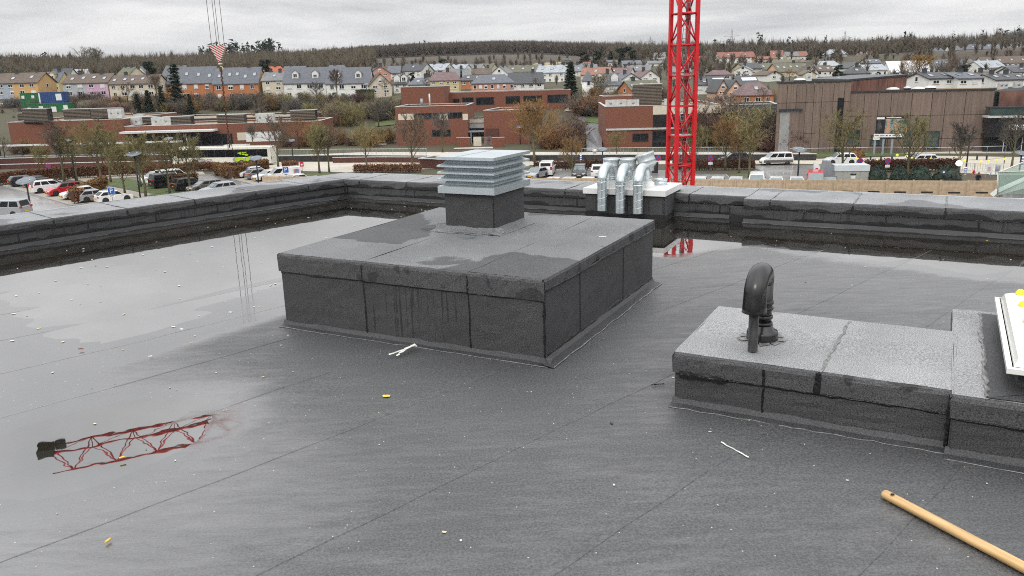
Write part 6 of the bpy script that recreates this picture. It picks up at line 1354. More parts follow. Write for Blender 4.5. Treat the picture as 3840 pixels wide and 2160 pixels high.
# street trees: olive and mossy, ascending branches
TP = [tree_proto(10+i, 8.0, M_bark, M_twig, trunk=[.24, .3, .22, .28][i], spread=[.50, .42, .55, .46][i], limbs=[16, 17, 14, 18][i], ang=[.62, .55, .72, .58][i], n2=8, n3=8, n4=3, tw=.05) for i in range(4)]
TR = [tree_proto(30, 9.0, M_bark, M_twigr, trunk=.16, spread=.55, limbs=22, ang=.62, n2=9, n3=9, n4=3, tw=.055)]
TS = [tree_proto(40+i, 6.0, M_barkd, M_twigb, trunk=.2, spread=.5, limbs=11, ang=.8, n2=7, n3=7, n4=3, tw=.05) for i in range(2)]
STREET = [  # base pixel, crown top row, proto, twig, width, label
 ((163, 661), 530, 0, None, 'street tree left of the no parking sign by the rust coloured hedge'), ((241, 681), 448, 1, M_twigb, 'brown twigged street tree behind the red car'), ((289, 679), 482, 3, None, 'street tree beside the dark lamp post behind the red car'),
 ((383, 695), 431, 2, None, 'tall olive street tree at the corner of the lawn'), ((416, 684), 470, 3, None, 'olive street tree in the middle of the lawn'), ((469, 729), 522, 0, None, 'street tree by the blue parking sign and white hatchback'),
 ((528, 701), 500, 1, M_twigb, 'slim street tree behind the leaning lamp post on the lawn'), ((548, 738), 478, 3, None, 'street tree right of the leaning lamp post, close to the parapet'), ((637, 726), 492, 0, None, 'street tree left of the black estate car'),
 ((714, 717), 487, 2, None, 'street tree standing in front of the black and taupe cars'), ((1044, 630), 420, 2, M_twigb, 'broad brown tree at the rear end of the white bus'), ((1199, 651), 436, 0, None, 'dense olive tree left of a pair beside the zebra crossing'),
 ((1235, 647), 460, 1, M_twigb, 'slim brown tree right of a pair beside the zebra crossing'), ((1376, 630), 456, 2, None, 'olive tree beside the brick ramp wall'), ((1548, 643), 405, 2, M_twigb, 'many stemmed brown tree left of the metal cowl'),
 ((1660, 572), 398, 1, M_twigg, 'greyish tree in front of the centre brick block'), ((2146, 668), 500, 2, M_twigr, 'low spreading russet tree above the parked white cars'), ((2313, 592), 484, 2, None, 'olive tree in front of the brick building left of the crane'),
 ((2602, 669), 440, 1, None, 'slender tree just right of the crane mast'), ((2719, 640), 420, 0, M_twigr, 'russet tree between crane and the dark parked car'), ((2771, 650), 470, 3, M_twigr, 'small russet tree behind the hedge at the dark parked car'),
 ((2809, 668), 424, 3, None, 'tall olive tree on the grass island left of the white van'), ((3156, 672), 392, 2, None, 'tall olive tree beside the grey generator box'), ((3402, 670), 412, 2, None, 'olive tree behind the netted fir trees'),
 ((3593, 654), 440, 3, M_twigg, 'bare tree beside the lit lamp in front of the brown hall'), ((3793, 630), 410, 2, M_twigg, 'wide bare tree in front of the black hall entrance')]
for i, (bp, ty, pr, tw_, lab) in enumerate(STREET):
    p = at(*bp, 0); put_tree('street_tree', lab, 'tree', p, TP[pr], zat(p, ty), i*1.3, 'street trees', 1.0, tw_)
p = at(2004, 606, 0); put_tree('golden_tree', 'large dense russet tree right of the metal cowl', 'tree', p, TR[0], zat(p, 362), .4, 'street trees', 1.15)
# ---- hedges
def hedge(label, pts, hgt, th=.9, leaf=M_beech, dens=150, ls=.15, z0=0.0, stems=True, name='hedge', dark=None):
    P_ = [p if isinstance(p, Vector) else at(*p) for p in pts]; t = thing(name, label, 'hedge', P_[0]); rs = np.random.RandomState(int(abs(P_[0].x*13+P_[0].y))); core = MB(); C_ = []; S0, S1 = [], []
    for a_, b_ in zip(P_[:-1], P_[1:]):
        d = b_-a_; L = hypot(d.x, d.y); rz = math.atan2(d.y, d.x); c = (a_+b_)/2-P_[0]; core.box((c.x, c.y, c.z+hgt*.56), (L*.99, th*.62, hgt*.78), rz=rz); n = int(L*dens*max(.6, hgt))
        u = rs.uniform(0, 1, n); side = rs.randint(0, 3, n); v = np.where(side == 0, -th/2+rs.normal(0, .05, n), np.where(side == 1, rs.uniform(-th/2, th/2, n), rs.uniform(-th/2, th/2, n))); z = np.where(side == 1, hgt+rs.normal(0, .06, n), rs.uniform(.18*hgt, hgt, n))
        v = np.where(side == 2, np.where(rs.rand(n) < .5, -th/2, th/2), v); x = (a_.x-P_[0].x)+d.x*u-sin(rz)*v; y = (a_.y-P_[0].y)+d.y*u+cos(rz)*v; zz = (a_.z-P_[0].z)+d.z*u+z; C_.append(np.stack([x, y, zz], 1))
        if stems:
            m_ = int(L*7); u = rs.uniform(0, 1, m_); v = -th/2*rs.uniform(.6, 1, m_)*np.where(rs.rand(m_) < .5, 1, -1); x = (a_.x-P_[0].x)+d.x*u-sin(rz)*v; y = (a_.y-P_[0].y)+d.y*u+cos(rz)*v; S0.append(np.stack([x, y, np.zeros(m_)], 1)); S1.append(np.stack([x+rs.normal(0, .1, m_), y+rs.normal(0, .1, m_), np.full(m_, hgt*.95)], 1))
    C_ = np.concatenate(C_); n = len(C_); T = np.stack([C_+rs.normal(0, ls*.7, (n, 3)) for _ in range(3)], 1)
    core.build('core', dark or M_beechd, t); link(bpy.data.objects.new('foliage', tris('foliage', T, leaf)), t)
    if stems: S0, S1 = np.concatenate(S0), np.concatenate(S1); link(bpy.data.objects.new('stems', tris('stems', spikes(S0, S1, .10, rs), M_barkd)), t)
    return t
hedge('long rust coloured beech hedge behind the far row of parked cars at the left', [(-80, 701), (0, 694), (186, 674), (470, 659)], 1.7)
hedge('rust coloured hedge between the lawn and the white bus', [(470, 659), (640, 650), (760, 640), (812, 642)], 1.35)
hedge('clipped hedge corner by the white car in front of the bus', [(816, 655), (868, 672), (920, 664), (1000, 640)], 1.75); hedge('low hedge strip along the far side of the bus lane', [(812, 642), (1010, 630)], 1.2)
hedge('rust hedge beside the black van', [(652, 712), (742, 700)], 1.9); hedge('l shaped hedge end beside the red hatchback', [(276, 766), (318, 758)], 1.6); hedge('hedge arm running back between the red and the grey hatchbacks', [(270, 752), (330, 730), (394, 702)], 1.45)
hedge('sparse hedge by the brick ramp left of the metal cowl', [(1328, 648), (1580, 646)], 1.2, .8, dens=90); hedge('small hedge by the dark lamp post beside the zebra crossing', [(1060, 633), (1118, 632)], 1.1); hedge('sparse brown hedge behind the crane foot', [(2520, 640), (2830, 636)], 1.5, .8, leaf=M_beechd, dens=70); hedge('brown hedge behind the parked cars left of the gooseneck ducts', [(2000, 640), (2260, 634)], 1.3, .8, leaf=M_beechd, dens=90)
hedge('reddish hedge behind the netted fir trees', [(3240, 645), (3590, 640)], 1.5, 1.0, leaf=M_beechd)
hedge('rust block hedge in front of the left brick block', [(60, 581), (108, 578)], 2.3, 2.0); hedge('dark hedge at the corner of the left brick block', [(110, 578), (150, 576)], 1.6, 1.5, leaf=M_beechd); hedge('dark green hedge below the white terraced row', [onground(1345, 378), onground(1400, 378)], 3.0, 2.0, leaf=M_leafg, dark=M_con); hedge('dark green hedge in front of the peach house', [onground(2740, 386), onground(2790, 384)], 2.6, 2.0, leaf=M_leafg, dark=M_con); hedge('reddish clipped hedge left of the wet path', [(2165, 572), (2172, 545)], 2.2, 2.4, leaf=M_beechd); hedge('brown hedge by the green patch above the path', [onground(2195, 440), onground(2255, 438)], 3.2, 2.0, leaf=M_beechd)
# ---- shrubs
def shrub_proto(seed, m, H=3.0, n=70, k=9, rad=.6, leaf=False, tw=.05):
    rs = np.random.RandomState(seed); az = rs.uniform(0, 6.28, n); el = rs.uniform(.55, 1.5, n); d = np.stack([np.cos(az)*np.cos(el), np.sin(az)*np.cos(el), np.sin(el)], 1); L = H*rs.uniform(.65, 1.0, n); P = np.stack([rs.normal(0, .3, n), rs.normal(0, .3, n), np.zeros(n)-.2], 1); E = P+d*L[:, None]*np.array([rad*1.5, rad*1.5, 1]); T = [spikes(P, E, tw*1.6, rs)]
    q = rs.uniform(.25, 1, (n*k, 1)); P3 = np.repeat(P, k, 0)+np.repeat(E-P, k, 0)*q; d3 = child_dirs(d, k, .7, rs, .1); L3 = np.repeat(L, k)*rs.uniform(.15, .35, n*k); T.append(spikes(P3, P3+d3*L3[:, None], tw, rs))
    q = rs.uniform(.2, 1, (n*k*3, 1)); P4 = np.repeat(P3, 3, 0)+np.repeat(d3*L3[:, None], 3, 0)*q; d4 = child_dirs(d3, 3, .8, rs, .1); L4 = np.repeat(L3, 3)*rs.uniform(.4, .8, len(P4)); T.append(spikes(P4, P4+d4*L4[:, None], tw*.8, rs))
    return H, tris('branches', np.concatenate(T), m)
SP = {nm: shrub_proto(60+i, m) for i, (nm, m) in enumerate([('olive', M_twig), ('brown', M_twigb), ('grey', M_twigg), ('rust', M_twigr), ('reddish', M_twigp)])}
def shrub(label, p, kind, hgt, wide=1.0, group='bare shrubs'):
    H, me_ = SP[kind]; t = thing('bare_shrub', label, 'shrub', p, random.uniform(0, 6.28), group); s = hgt/H; t.scale = (s*wide, s*wide, s); inst('branches', me_, t); return t
def dome(label, p, r, hgt, m, name='clipped_bush'):
    rs = np.random.RandomState(int(abs(p[0]*7+p[1]*3))); n = 900; u = rs.normal(size=(n, 3)); u /= np.linalg.norm(u, axis=1, keepdims=True); u[:, 2] = np.abs(u[:, 2]); C_ = u*np.array([r, r, hgt])*rs.uniform(.9, 1.04, (n, 1)); T = np.stack([C_+rs.normal(0, .10, (n, 3)) for _ in range(3)], 1)
    t = thing(name, label, 'bush', p); link(bpy.data.objects.new('foliage', tris('foliage', T, m)), t); MB().lathe([(r*.3, -.2), (r*.9, .05), (r*.9, hgt*.4), (r*.65, hgt*.75), (.02, hgt*.9)], n=14).build('core', m, t); return t
for (px, py, r, hh_, m, lab) in [(24, 583, 1.7, 2.0, M_beechd, 'round clipped bush at the left end of the brick block'), (785, 555, 2.6, 2.4, M_twigp, 'reddish round bush behind the bus, left'), (843, 555, 2.9, 2.3, M_beechd, 'wide clipped round bush behind the bus, in the middle'), (962, 556, 1.9, 2.1, M_beechd, 'grey brown round bush in front of the white panel'), (1322, 541, 3.0, 1.9, M_ivy, 'low yellow green cushion bush by the pale forecourt'), (890, 560, 2.0, 3.0, M_beech, 'rust red bush below the crane chain'), (3010, 562, 2.4, 2.4, M_gold, 'straw coloured ornamental grass at the hall garage'), (2960, 566, 2.4, 1.9, M_ivy, 'green brown bush left of the straw coloured grass'), (3210, 590, 1.2, 1.3, M_beech, 'small rust bush in front of the brown hall')]:
    dome(lab, at(px, py, 0), r, hh_, m)
rs = random.Random(5); kinds = ['olive', 'brown', 'grey', 'rust', 'reddish']; wt = [3, 4, 4, 1, 2]
def band(xs, yfun, n, hr, what, weights=wt, wide=(.9, 1.5)):
    L_ = []
    for i in range(n):
        px = xs[0]+(xs[1]-xs[0])*(i+rs.uniform(.1, .9))/n; py = yfun(px)+rs.uniform(-1, 1)*yfun.j; L_.append((px, py))
    cnt = {}
    for (px, py) in sorted(L_):
        k = rs.choices(kinds, weights)[0]; cnt[k] = cnt.get(k, 0)+1; shrub('%s shrub, %s such from the left %s' % (k, ordn(cnt[k]-1), what), onground(px, py), k, rs.uniform(*hr), rs.uniform(*wide))
class YF:
    def __init__(s, pts, j): s.x, s.y = zip(*pts); s.j = j
    def __call__(s, x): return float(np.interp(x, s.x, s.y))
band((230, 1340), YF([(230, 425), (640, 420), (1340, 405)], 12), 44, (2.4, 4.6), 'in the thicket behind the low brick blocks')
band((240, 1400), YF([(240, 385), (700, 388), (1400, 385)], 8), 40, (2, 3.8), 'below the terraced rows')
band((0, 230), YF([(0, 435), (230, 440)], 18), 9, (2.5, 5), 'around the site containers', [1, 3, 4, 0, 2])
band((1230, 1490), YF([(1230, 470), (1490, 440)], 26), 14, (3, 6), 'left of the centre brick block', [3, 3, 3, 3, 1])
band((1500, 2140), YF([(1500, 408), (2140, 402)], 5), 20, (1.6, 3), 'between the brick wings')
band((2040, 2150), YF([(2040, 545), (2150, 530)], 20), 14, (3, 5), 'left of the wet path', [1, 2, 1, 2, 4])
band((2150, 2270), YF([(2150, 425), (2270, 432)], 14), 9, (3, 5.5), 'at the bend of the wet path', [1, 2, 4, 1, 1])
band((2190, 2520), YF([(2190, 368), (2520, 372)], 8), 14, (2, 3.5), 'behind the brick building at the crane')
band((2600, 2920), YF([(2600, 545), (2760, 540), (2920, 560)], 16), 26, (4, 9), 'between the crane and the brown hall', [3, 3, 2, 3, 3])
band((2640, 2910), YF([(2640, 400), (2910, 402)], 8), 12, (2, 3.2), 'below the peach and orange houses')
band((1070, 1480), YF([(1070, 552), (1480, 548)], 8), 14, (2, 4), 'in front of the low brick block and forecourt', [3, 3, 1, 3, 2])
band((40, 480), YF([(40, 583), (480, 573)], 3), 9, (1.6, 3), 'against the foot of the left brick block', [0, 3, 1, 1, 4])
# ---- conifers and pines
def conifer_proto(seed, H=10.0, rad=.2, m=None, gappy=.0, n=1500):
    rs = np.random.RandomState(seed); q = rs.uniform(.04, 1, n)**.85; az = rs.uniform(0, 6.28, n); tier = (np.floor(q*14)+rs.uniform(0, .5, n))/14; rr = rad*H*(1-tier)**.85*(.75+.3*np.sin(az*3+seed+tier*20)*gappy*2+.25*rs.rand(n)); u = rs.uniform(.25, 1, n); r = rr*np.sqrt(u); P = np.stack([r*np.cos(az), r*np.sin(az), H*(tier*.97+.02)-r*.28], 1); s = .035*H; T = np.stack([P+rs.normal(0, s, (n, 3))*np.array([1, 1, .5]) for _ in range(3)], 1)
    mb = MB(); mb.path([(0, 0, -.5), (0, 0, H*.5), (0, 0, H*.97)], [.018*H, .012*H, .003*H], 6); return H, mb.mesh('trunk', M_barkd), tris('crown', T, m or M_con)
def pine_proto(seed, H=10.0, m=None, clumps=14, low=.35, rad=.22):
    rs = np.random.RandomState(seed); T = []; mb = MB(); mb.path([(0, 0, -.5), (.02*H, 0, H*.5), (0, .01*H, H*.9)], [.02*H, .014*H, .005*H], 6)
    for i in range(clumps):
        z = H*(low+(1-low)*rs.uniform(0, .95)); a = rs.uniform(0, 6.28); r = rad*H*rs.uniform(.3, 1)*(1-.45*(z/H-low)/(1-low)); c = np.array([r*cos(a), r*sin(a), z]); n = 110; u = rs.normal(size=(n, 3)); u /= np.linalg.norm(u, axis=1, keepdims=True); P = c+u*np.array([1, 1, .6])*H*.085*rs.uniform(.4, 1.1, (n, 1)); T.append(np.stack([P+rs.normal(0, .028*H, (n, 3)) for _ in range(3)], 1)); mb.tube((0, 0, z-.08*H), tuple(c), .006*H, .003*H, n=4)
    return H, mb.mesh('trunk', M_barkd), tris('crown', np.concatenate(T), m or M_con)
CP = [conifer_proto(80, rad=.19), conifer_proto(81, rad=.26, gappy=.5), conifer_proto(82, rad=.15, gappy=.4, n=900), conifer_proto(83, rad=.32, gappy=.2, n=2000)]; PP = [pine_proto(90), pine_proto(91, clumps=20, low=.12, rad=.3), pine_proto(92, clumps=9, low=.45, rad=.14)]
EV = [(2140, 372, 228, 222, CP[0], 1.25, 'large dark spruce left of the turret villa', 'spruce_tree'), (560, 412, 335, 222, CP[3], .9, 'bushy dark spruce in the thicket below the cream terrace', 'spruce_tree'), (575, 372, 225, 262, PP[0], .8, 'tall dark pine between the cream and the orange terraces', 'pine_tree'), (668, 402, 235, 240, CP[2], 1.3, 'slim ragged conifer in front of the left orange unit', 'conifer'), (715, 412, 350, 222, CP[1], .9, 'small spruce in front of the left orange unit', 'spruce_tree'), (520, 418, 350, 224, CP[1], 1, 'small spruce left of the bushy dark spruce', 'spruce_tree'), (612, 420, 320, 226, CP[1], .9, 'yellowish spruce right of the bushy dark spruce', 'spruce_tree'), (1000, 300, 220, 330, PP[0], 1.1, 'dark pine in front of the red tiled roof', 'pine_tree'),
 (1545, 292, 270, 305, PP[1], 1.4, 'round dark evergreen in front of the white gabled house', 'evergreen_tree'), (1602, 290, 262, 312, CP[1], 1, 'small spruce right of the round dark evergreen', 'spruce_tree'), (1660, 262, 219, 400, PP[1], 1.2, 'blue green pine behind the upper row', 'pine_tree'), (1730, 300, 262, 282, CP[2], .9, 'thin dark cypress before the steep roof', 'cypress_tree'), (1370, 272, 236, 370, CP[2], 1, 'small spruce above the white terraced row', 'spruce_tree'), (2190, 248, 190, 450, PP[1], 1.6, 'broad dark evergreen at the wood edge, left of two', 'evergreen_tree'), (2245, 246, 186, 455, PP[1], 1.6, 'broad dark evergreen at the wood edge, right of two', 'evergreen_tree'), (2290, 246, 190, 460, CP[3], 1.1, 'dark conifer right of the broad evergreens', 'conifer'), (2325, 240, 176, 465, PP[1], 1.4, 'tall round evergreen left of the darkest one above the grey block', 'evergreen_tree'), (2360, 240, 172, 465, PP[1], 1.6, 'darkest tall round evergreen above the long grey block', 'evergreen_tree'), (2415, 214, 189, 545, CP[0], 1.2, 'small pointed conifer by the white house up the slope', 'conifer'),
 (2712, 202, 161, 520, PP[1], 1.3, 'round dark evergreen left of a pair above the apartment terrace', 'evergreen_tree'), (2744, 200, 163, 525, CP[3], 1, 'dark conifer right of a pair above the apartment terrace', 'conifer'), (2612, 200, 160, 520, PP[1], 1.2, 'dark evergreen just right of the crane top', 'evergreen_tree'), (2900, 196, 170, 520, PP[1], 1.1, 'round dark evergreen behind the red brown roofed house', 'evergreen_tree'), (3140, 288, 240, 270, PP[1], 1.5, 'dense round pine above the left part of the brown hall', 'pine_tree'), (3076, 228, 190, 470, CP[1], 1, 'blue spruce left of the big silver roof', 'spruce_tree'), (3122, 230, 196, 470, PP[1], 1.2, 'dark evergreen in front of the big silver roof', 'evergreen_tree'), (3030, 232, 203, 465, PP[1], 1.3, 'dark bushy evergreen beside the dull red bungalow', 'evergreen_tree'), (3510, 292, 255, 235, CP[1], 1, 'brownish conifer right of the golden tree', 'conifer'), (3535, 290, 250, 238, CP[0], 1.2, 'dark conifer right of the brownish conifer', 'conifer'), (3610, 288, 240, 240, PP[1], 1.7, 'wide dark pine above the grey roof with bright skylights', 'pine_tree'),
 (3740, 166, 126, 600, PP[1], 1.3, 'round dark evergreen above the high right terrace', 'evergreen_tree'), (3828, 160, 130, 600, PP[1], 1.3, 'round dark evergreen at the upper right corner', 'evergreen_tree'), (3650, 168, 142, 590, CP[3], .9, 'dark conifer left of the evergreen above the high right terrace', 'conifer'), (3612, 200, 165, 540, CP[1], .9, 'slim conifer between the white house and the high terrace', 'conifer'), (3460, 212, 186, 520, PP[1], 1.2, 'low dark evergreen left of the half hidden villa', 'evergreen_tree'), (3290, 292, 268, 275, PP[1], 1.6, 'low dark green evergreen above the brown hall', 'evergreen_tree'), (2460, 360, 322, 205, CP[3], 1, 'small dark spruce beside the long mossy roof', 'spruce_tree'), (2655, 292, 268, 290, PP[1], 1.3, 'dark round shrub right of the crane in the middle row', 'evergreen_tree'), (1255, 372, 345, 250, PP[1], 1.3, 'low dark evergreen below the narrow cream house', 'evergreen_tree')]
for (px, py, ty, d_, pr, wd, lab, nm) in EV:
    b = far(px, py, d_); b.z = min(b.z, float(ground(b.x, b.y))+.0) if abs(b.z-float(ground(b.x, b.y))) < 6 else b.z; put_tree(nm, lab, 'tree', b, pr, zat(b, ty), None, None, wd)
# ---- single bare trees
BT = [(335, 262, 170, 420, TP[2], M_pale_t, 1.5, 'tall pale bare poplar on the left skyline'), (372, 262, 172, 425, TP[3], M_pale_t, 1.4, 'second tall pale bare poplar on the left skyline'), (65, 276, 208, 390, TP[1], M_twigp, 1.0, 'red brown pyramidal bare tree on the left skyline'), (50, 280, 232, 360, TP[0], M_pale_t, .8, 'leaning pale birch in front of the red brown tree'), (618, 270, 205, 420, TS[0], M_twigg, 1.0, 'thin bare birch behind the orange row'), (1265, 372, 245, 235, TP[1], M_twigp, 1.0, 'tall reddish bare tree in front of the white terraced row'), (1190, 382, 300, 230, TP[0], M_twigg, 1.2, 'bare tree in front of the left white unit'), (590, 372, 268, 228, TP[0], M_twigb, 1.2, 'bare brown tree in front of the cream terrace'), (480, 380, 300, 230, TS[0], M_twigb, 1.2, 'spreading bare tree below the cream terrace'), (1445, 356, 286, 240, TS[0], M_pale_t, 1.0, 'pale birch before the beige gabled house'), (1600, 330, 288, 245, TS[1], M_twigb, 1.3, 'rounded bare tree before the low grey hipped roof'), (2250, 368, 270, 215, TP[0], M_twig, 1.5, 'olive bare tree in front of the turret villa'), (2010, 336, 285, 235, TS[1], M_twigb, 1.2, 'brown bare tree before the long dark barn roof'), (1420, 470, 362, 180, TP[2], M_twigg, 1.3, 'grey bare tree left of the centre brick block'), (1352, 480, 390, 185, TP[2], M_twig, 1.1, 'olive bare tree behind the pale forecourt'), (2780, 345, 258, 245, TS[1], M_twigg, 1.2, 'bare tree beside the purple roofed bungalow'), (2655, 268, 178, 420, TP[1], M_pale_t, .9, 'pale birch on the slope right of the crane'), (3440, 300, 200, 250, TR[0], M_gold, 1.7, 'big golden brown tree above the brown hall'), (3395, 310, 245, 245, TS[0], M_pale_t, 1.5, 'pale twigged tree in front of the golden brown tree'), (2960, 300, 252, 262, TS[1], M_gold, 1.6, 'golden bush like tree before the long mossy terrace'), (3580, 290, 215, 290, TP[2], M_twigp, 1.4, 'reddish bare tree above the grey roof with bright skylights'), (2860, 385, 320, 195, TS[0], M_twigb, 1.2, 'bare tree before the orange house with purple roof'), (2902, 385, 330, 190, TS[1], M_gold, .9, 'golden bare tree between the orange house and the brown hall'), (950, 560, 455, 165, TP[1], M_twigg, 1.0, 'bare tree in front of the white panel of the low brick block'), (225, 585, 440, 162, TP[2], M_twigp, 1.0, 'reddish bare tree against the left brick block'), (20, 600, 500, 155, TS[0], M_twigb, .9, 'small bare tree at the far left of the brick block'), (2880, 570, 420, 140, TP[2], M_twigg, 1.2, 'bare tree at the left corner of the brown hall'), (2650, 560, 400, 145, TP[2], M_twigp, 1.2, 'reddish tree right of the crane'), (1120, 552, 425, 165, TS[1], M_twigr, 1.2, 'rust coloured tree at the right end of the low brick block'), (1270, 500, 420, 180, TS[0], M_twigr, 1.1, 'rust coloured tree behind the paired street trees'), (2160, 520, 420, 165, TS[1], M_twigb, 1.2, 'brown tree left of the wet path')]
for i, (px, py, ty, d_, pr, tw_, wd, lab) in enumerate(BT):
    b = far(px, py, d_); put_tree('bare_tree', lab, 'tree', b, pr, zat(b, ty), i*1.7, None, wd, tw_)
# ---- woods: each reads as one mass
def wood(name, n, sampler, hr, m, seed, kind='bare', k=34):
    rs = np.random.RandomState(seed); XY = sampler(rs, n); n = len(XY); Z = ground(XY[:, 0], XY[:, 1]); H = rs.uniform(hr[0], hr[1], n); d = np.hypot(XY[:, 0], XY[:, 1]); w0 = np.clip(d/2600, .10, .6)
    if kind == 'bare':
        base = np.stack([XY[:, 0], XY[:, 1], Z], 1); az = rs.uniform(0, 6.28, (n, k)); el = np.arcsin(rs.uniform(.25, 1, (n, k))); st = rs.uniform(.08, .55, (n, k)); L = (H[:, None]*(1-st))*rs.uniform(.75, 1.0, (n, k)); sp = rs.uniform(.34, .62, (n, 1))
        P0 = base[:, None, :]+np.stack([0*az, 0*az, st*H[:, None]], -1); D = np.stack([np.cos(az)*np.cos(el)*sp, np.sin(az)*np.cos(el)*sp, np.sin(el)], -1); P1 = P0+D*L[..., None]
        T = spikes(P0.reshape(-1, 3), P1.reshape(-1, 3), np.repeat(w0*2.6, k)*np.tile(rs.uniform(.5, 1.4, k), n), rs)
    else:
        q = rs.uniform(.05, 1, (n, k)); az = rs.uniform(0, 6.28, (n, k)); r = H[:, None]*.19*(1-q); P = np.stack([XY[:, 0:1]+r*np.cos(az), XY[:, 1:2]+r*np.sin(az), Z[:, None]+H[:, None]*q], -1).reshape(-1, 3); s = np.repeat(H*.06, k)[:, None]*np.array([1, 1, .8]); T = np.stack([P+rs.normal(size=P.shape)*s for _ in range(3)], 1)
    o = link(bpy.data.objects.new(name, tris(name, T, m))); return tag(o, kind='stuff')
def clear_of_houses(X_, Y_, gap, depth, rs, keep=.12):
    ok = np.ones(len(X_), bool); az = np.arctan2(X_, Y_); lucky = rs.rand(len(X_)) < keep
    for (b, w, dp_) in HOUSES:
        ok &= np.hypot(X_-b.x, Y_-(b.y+dp_/2)) > (w*.5+gap)
        if b.y > 235: ok &= lucky | ~((np.abs(az-atan2(b.x, b.y)) < (w*.5+3)/b.y) & (Y_ < b.y) & (Y_ > b.y-depth))
    return ok
def polar(d0, d1, a0, a1, avoid=True, p=1.0, depth=75, keep=.22):
    def f(rs, n):
        a = np.radians(rs.uniform(a0, a1, n)); d = d0+(d1-d0)*rs.uniform(0, 1, n)**p; X_, Y_ = d*np.sin(a), d*np.cos(a)
        return np.stack([X_, Y_], 1)[clear_of_houses(X_, Y_, 5, depth, rs, keep)]
    return f
M_wood1 = plantmat('wood_brown', (.095, .078, .060), (.145, .120, .092)); M_wood2 = plantmat('wood_grey', (.098, .092, .082), (.150, .138, .122)); M_wood3 = plantmat('wood_olive', (.110, .092, .064), (.165, .138, .096))
def slope(q0, q1, a0, a1, d0=430):
    def f(rs, n):
        a = np.radians(rs.uniform(a0, a1, n)); rc = crest(a)+60; d = d0+(rc-d0)*(q0+(q1-q0)*rs.uniform(0, 1, n)); X_, Y_ = d*np.sin(a), d*np.cos(a)
        return np.stack([X_, Y_], 1)[clear_of_houses(X_, Y_, 4, 130, rs)]
    return f
wood('near_wood', 1900, slope(0, .5, -37, -9, 350), (8, 13), M_wood3, 1); wood('near_wood', 2300, slope(.3, 1, -37, -8, 400), (10, 15), M_wood1, 2)
wood('far_wood', 4500, slope(.25, .7, -10, 8, 560), (11, 16), M_wood1, 3, k=28); wood('far_wood', 5500, slope(.6, 1.03, -14, 8, 560), (12, 18), M_wood2, 4, k=26)
wood('slope_wood', 3200, slope(.35, 1.03, 7, 37, 500), (10, 16), M_wood2, 7); wood('slope_wood', 1300, slope(.1, .7, 7, 37, 430), (6, 11), M_wood3, 8); wood('slope_wood', 1100, slope(.08, .8, 7, 37, 480), (8, 14), M_wood1, 17)
wood('garden_scrub', 500, polar(225, 480, -9, 34), (2.0, 4.5), M_wood1, 9, k=40); wood('garden_scrub', 300, polar(215, 380, -34, -8), (2.0, 4.0), M_wood3, 10, k=40); wood('garden_scrub', 260, polar(270, 480, -6, 34), (1.5, 3.2), M_leafg, 11, 'con', 40)
wood('village_trees', 420, polar(240, 520, -9, 36), (4.5, 8), M_wood1, 31, k=44); wood('village_trees', 220, polar(300, 540, 6, 36), (5, 9), M_wood3, 32, k=44); wood('village_trees', 120, polar(215, 350, -34, -8), (4, 7), M_wood1, 33, k=40)
def cone_band(a0, a1, d0, d1, n, seed, hr=(14, 21)): wood('conifer_wood', n, polar(d0, d1, a0, a1), hr, M_con, seed, 'con', 46)
cone_band(-20.3, -15, 720, 800, 75, 21, (15, 24)); cone_band(-31, -26, 700, 770, 45, 22, (12, 17)); cone_band(-13, -1, 900, 1300, 40, 23, (10, 16)); cone_band(12, 34, 560, 760, 60, 24, (9, 15)); cone_band(16, 19, 790, 860, 18, 25, (11, 15))
# ================================================================== VEHICLES
def paint(n, c, metal=0.0): return mat('paint_'+n, c, rough=.25, metal=metal, var=.02, spec=.6, coat=.5)
PAINT = {'white': paint('white', (.74, .74, .73)), 'black': paint('black', (.012, .012, .014)), 'navy': paint('navy', (.010, .013, .025)), 'red': paint('red', (.48, .012, .022)), 'silver': paint('silver', (.36, .37, .385), .3), 'grey': paint('grey', (.20, .205, .21), .3), 'dark': paint('dark', (.05, .052, .056), .3), 'taupe': paint('taupe', (.16, .15, .135), .3), 'bus': paint('bus', (.68, .67, .60))}
M_tyre = mat('tyre', (.014, .014, .014), rough=.8); M_rim = mat('rim', (.28, .28, .29), rough=.35, metal=.7); M_carg = mat('car_glass', (.010, .012, .014), rough=.08, spec=.22); M_screen = mat('windscreen', (.16, .20, .21), rough=.05, spec=.9)
M_tail = mat('tail_light', (.50, .010, .012), rough=.25); M_head = mat('head_light', (.72, .74, .75), rough=.12, spec=.8); M_plate = mat('plate_yellow', (.72, .38, .02), rough=.5); M_trimb = mat('black_trim', (.015, .015, .016), rough=.5)
def wheel(t, x, y, r=.32, w=.2):
    k = ('wh', r); s = 1 if y > 0 else -1
    if k not in MESH: MESH[k] = (MB().lathe([(r*.62, -w/2), (r*.95, -w/2), (r, -w*.3), (r, w*.3), (r*.95, w/2), (r*.62, w/2)], n=20).mesh('tyre', M_tyre), MB().lathe([(r*.63, w*.34), (r*.55, w*.40), (r*.16, w*.30), (.0, w*.36)], n=10, smooth=False).mesh('rim', M_rim))
    e = bpy.data.objects.new('wheel', MESH[k][0]); link(e, t); e.location = (x, y, r); e.rotation_euler = (-s*pi/2, 0, 0); inst('rim', MESH[k][1], e)
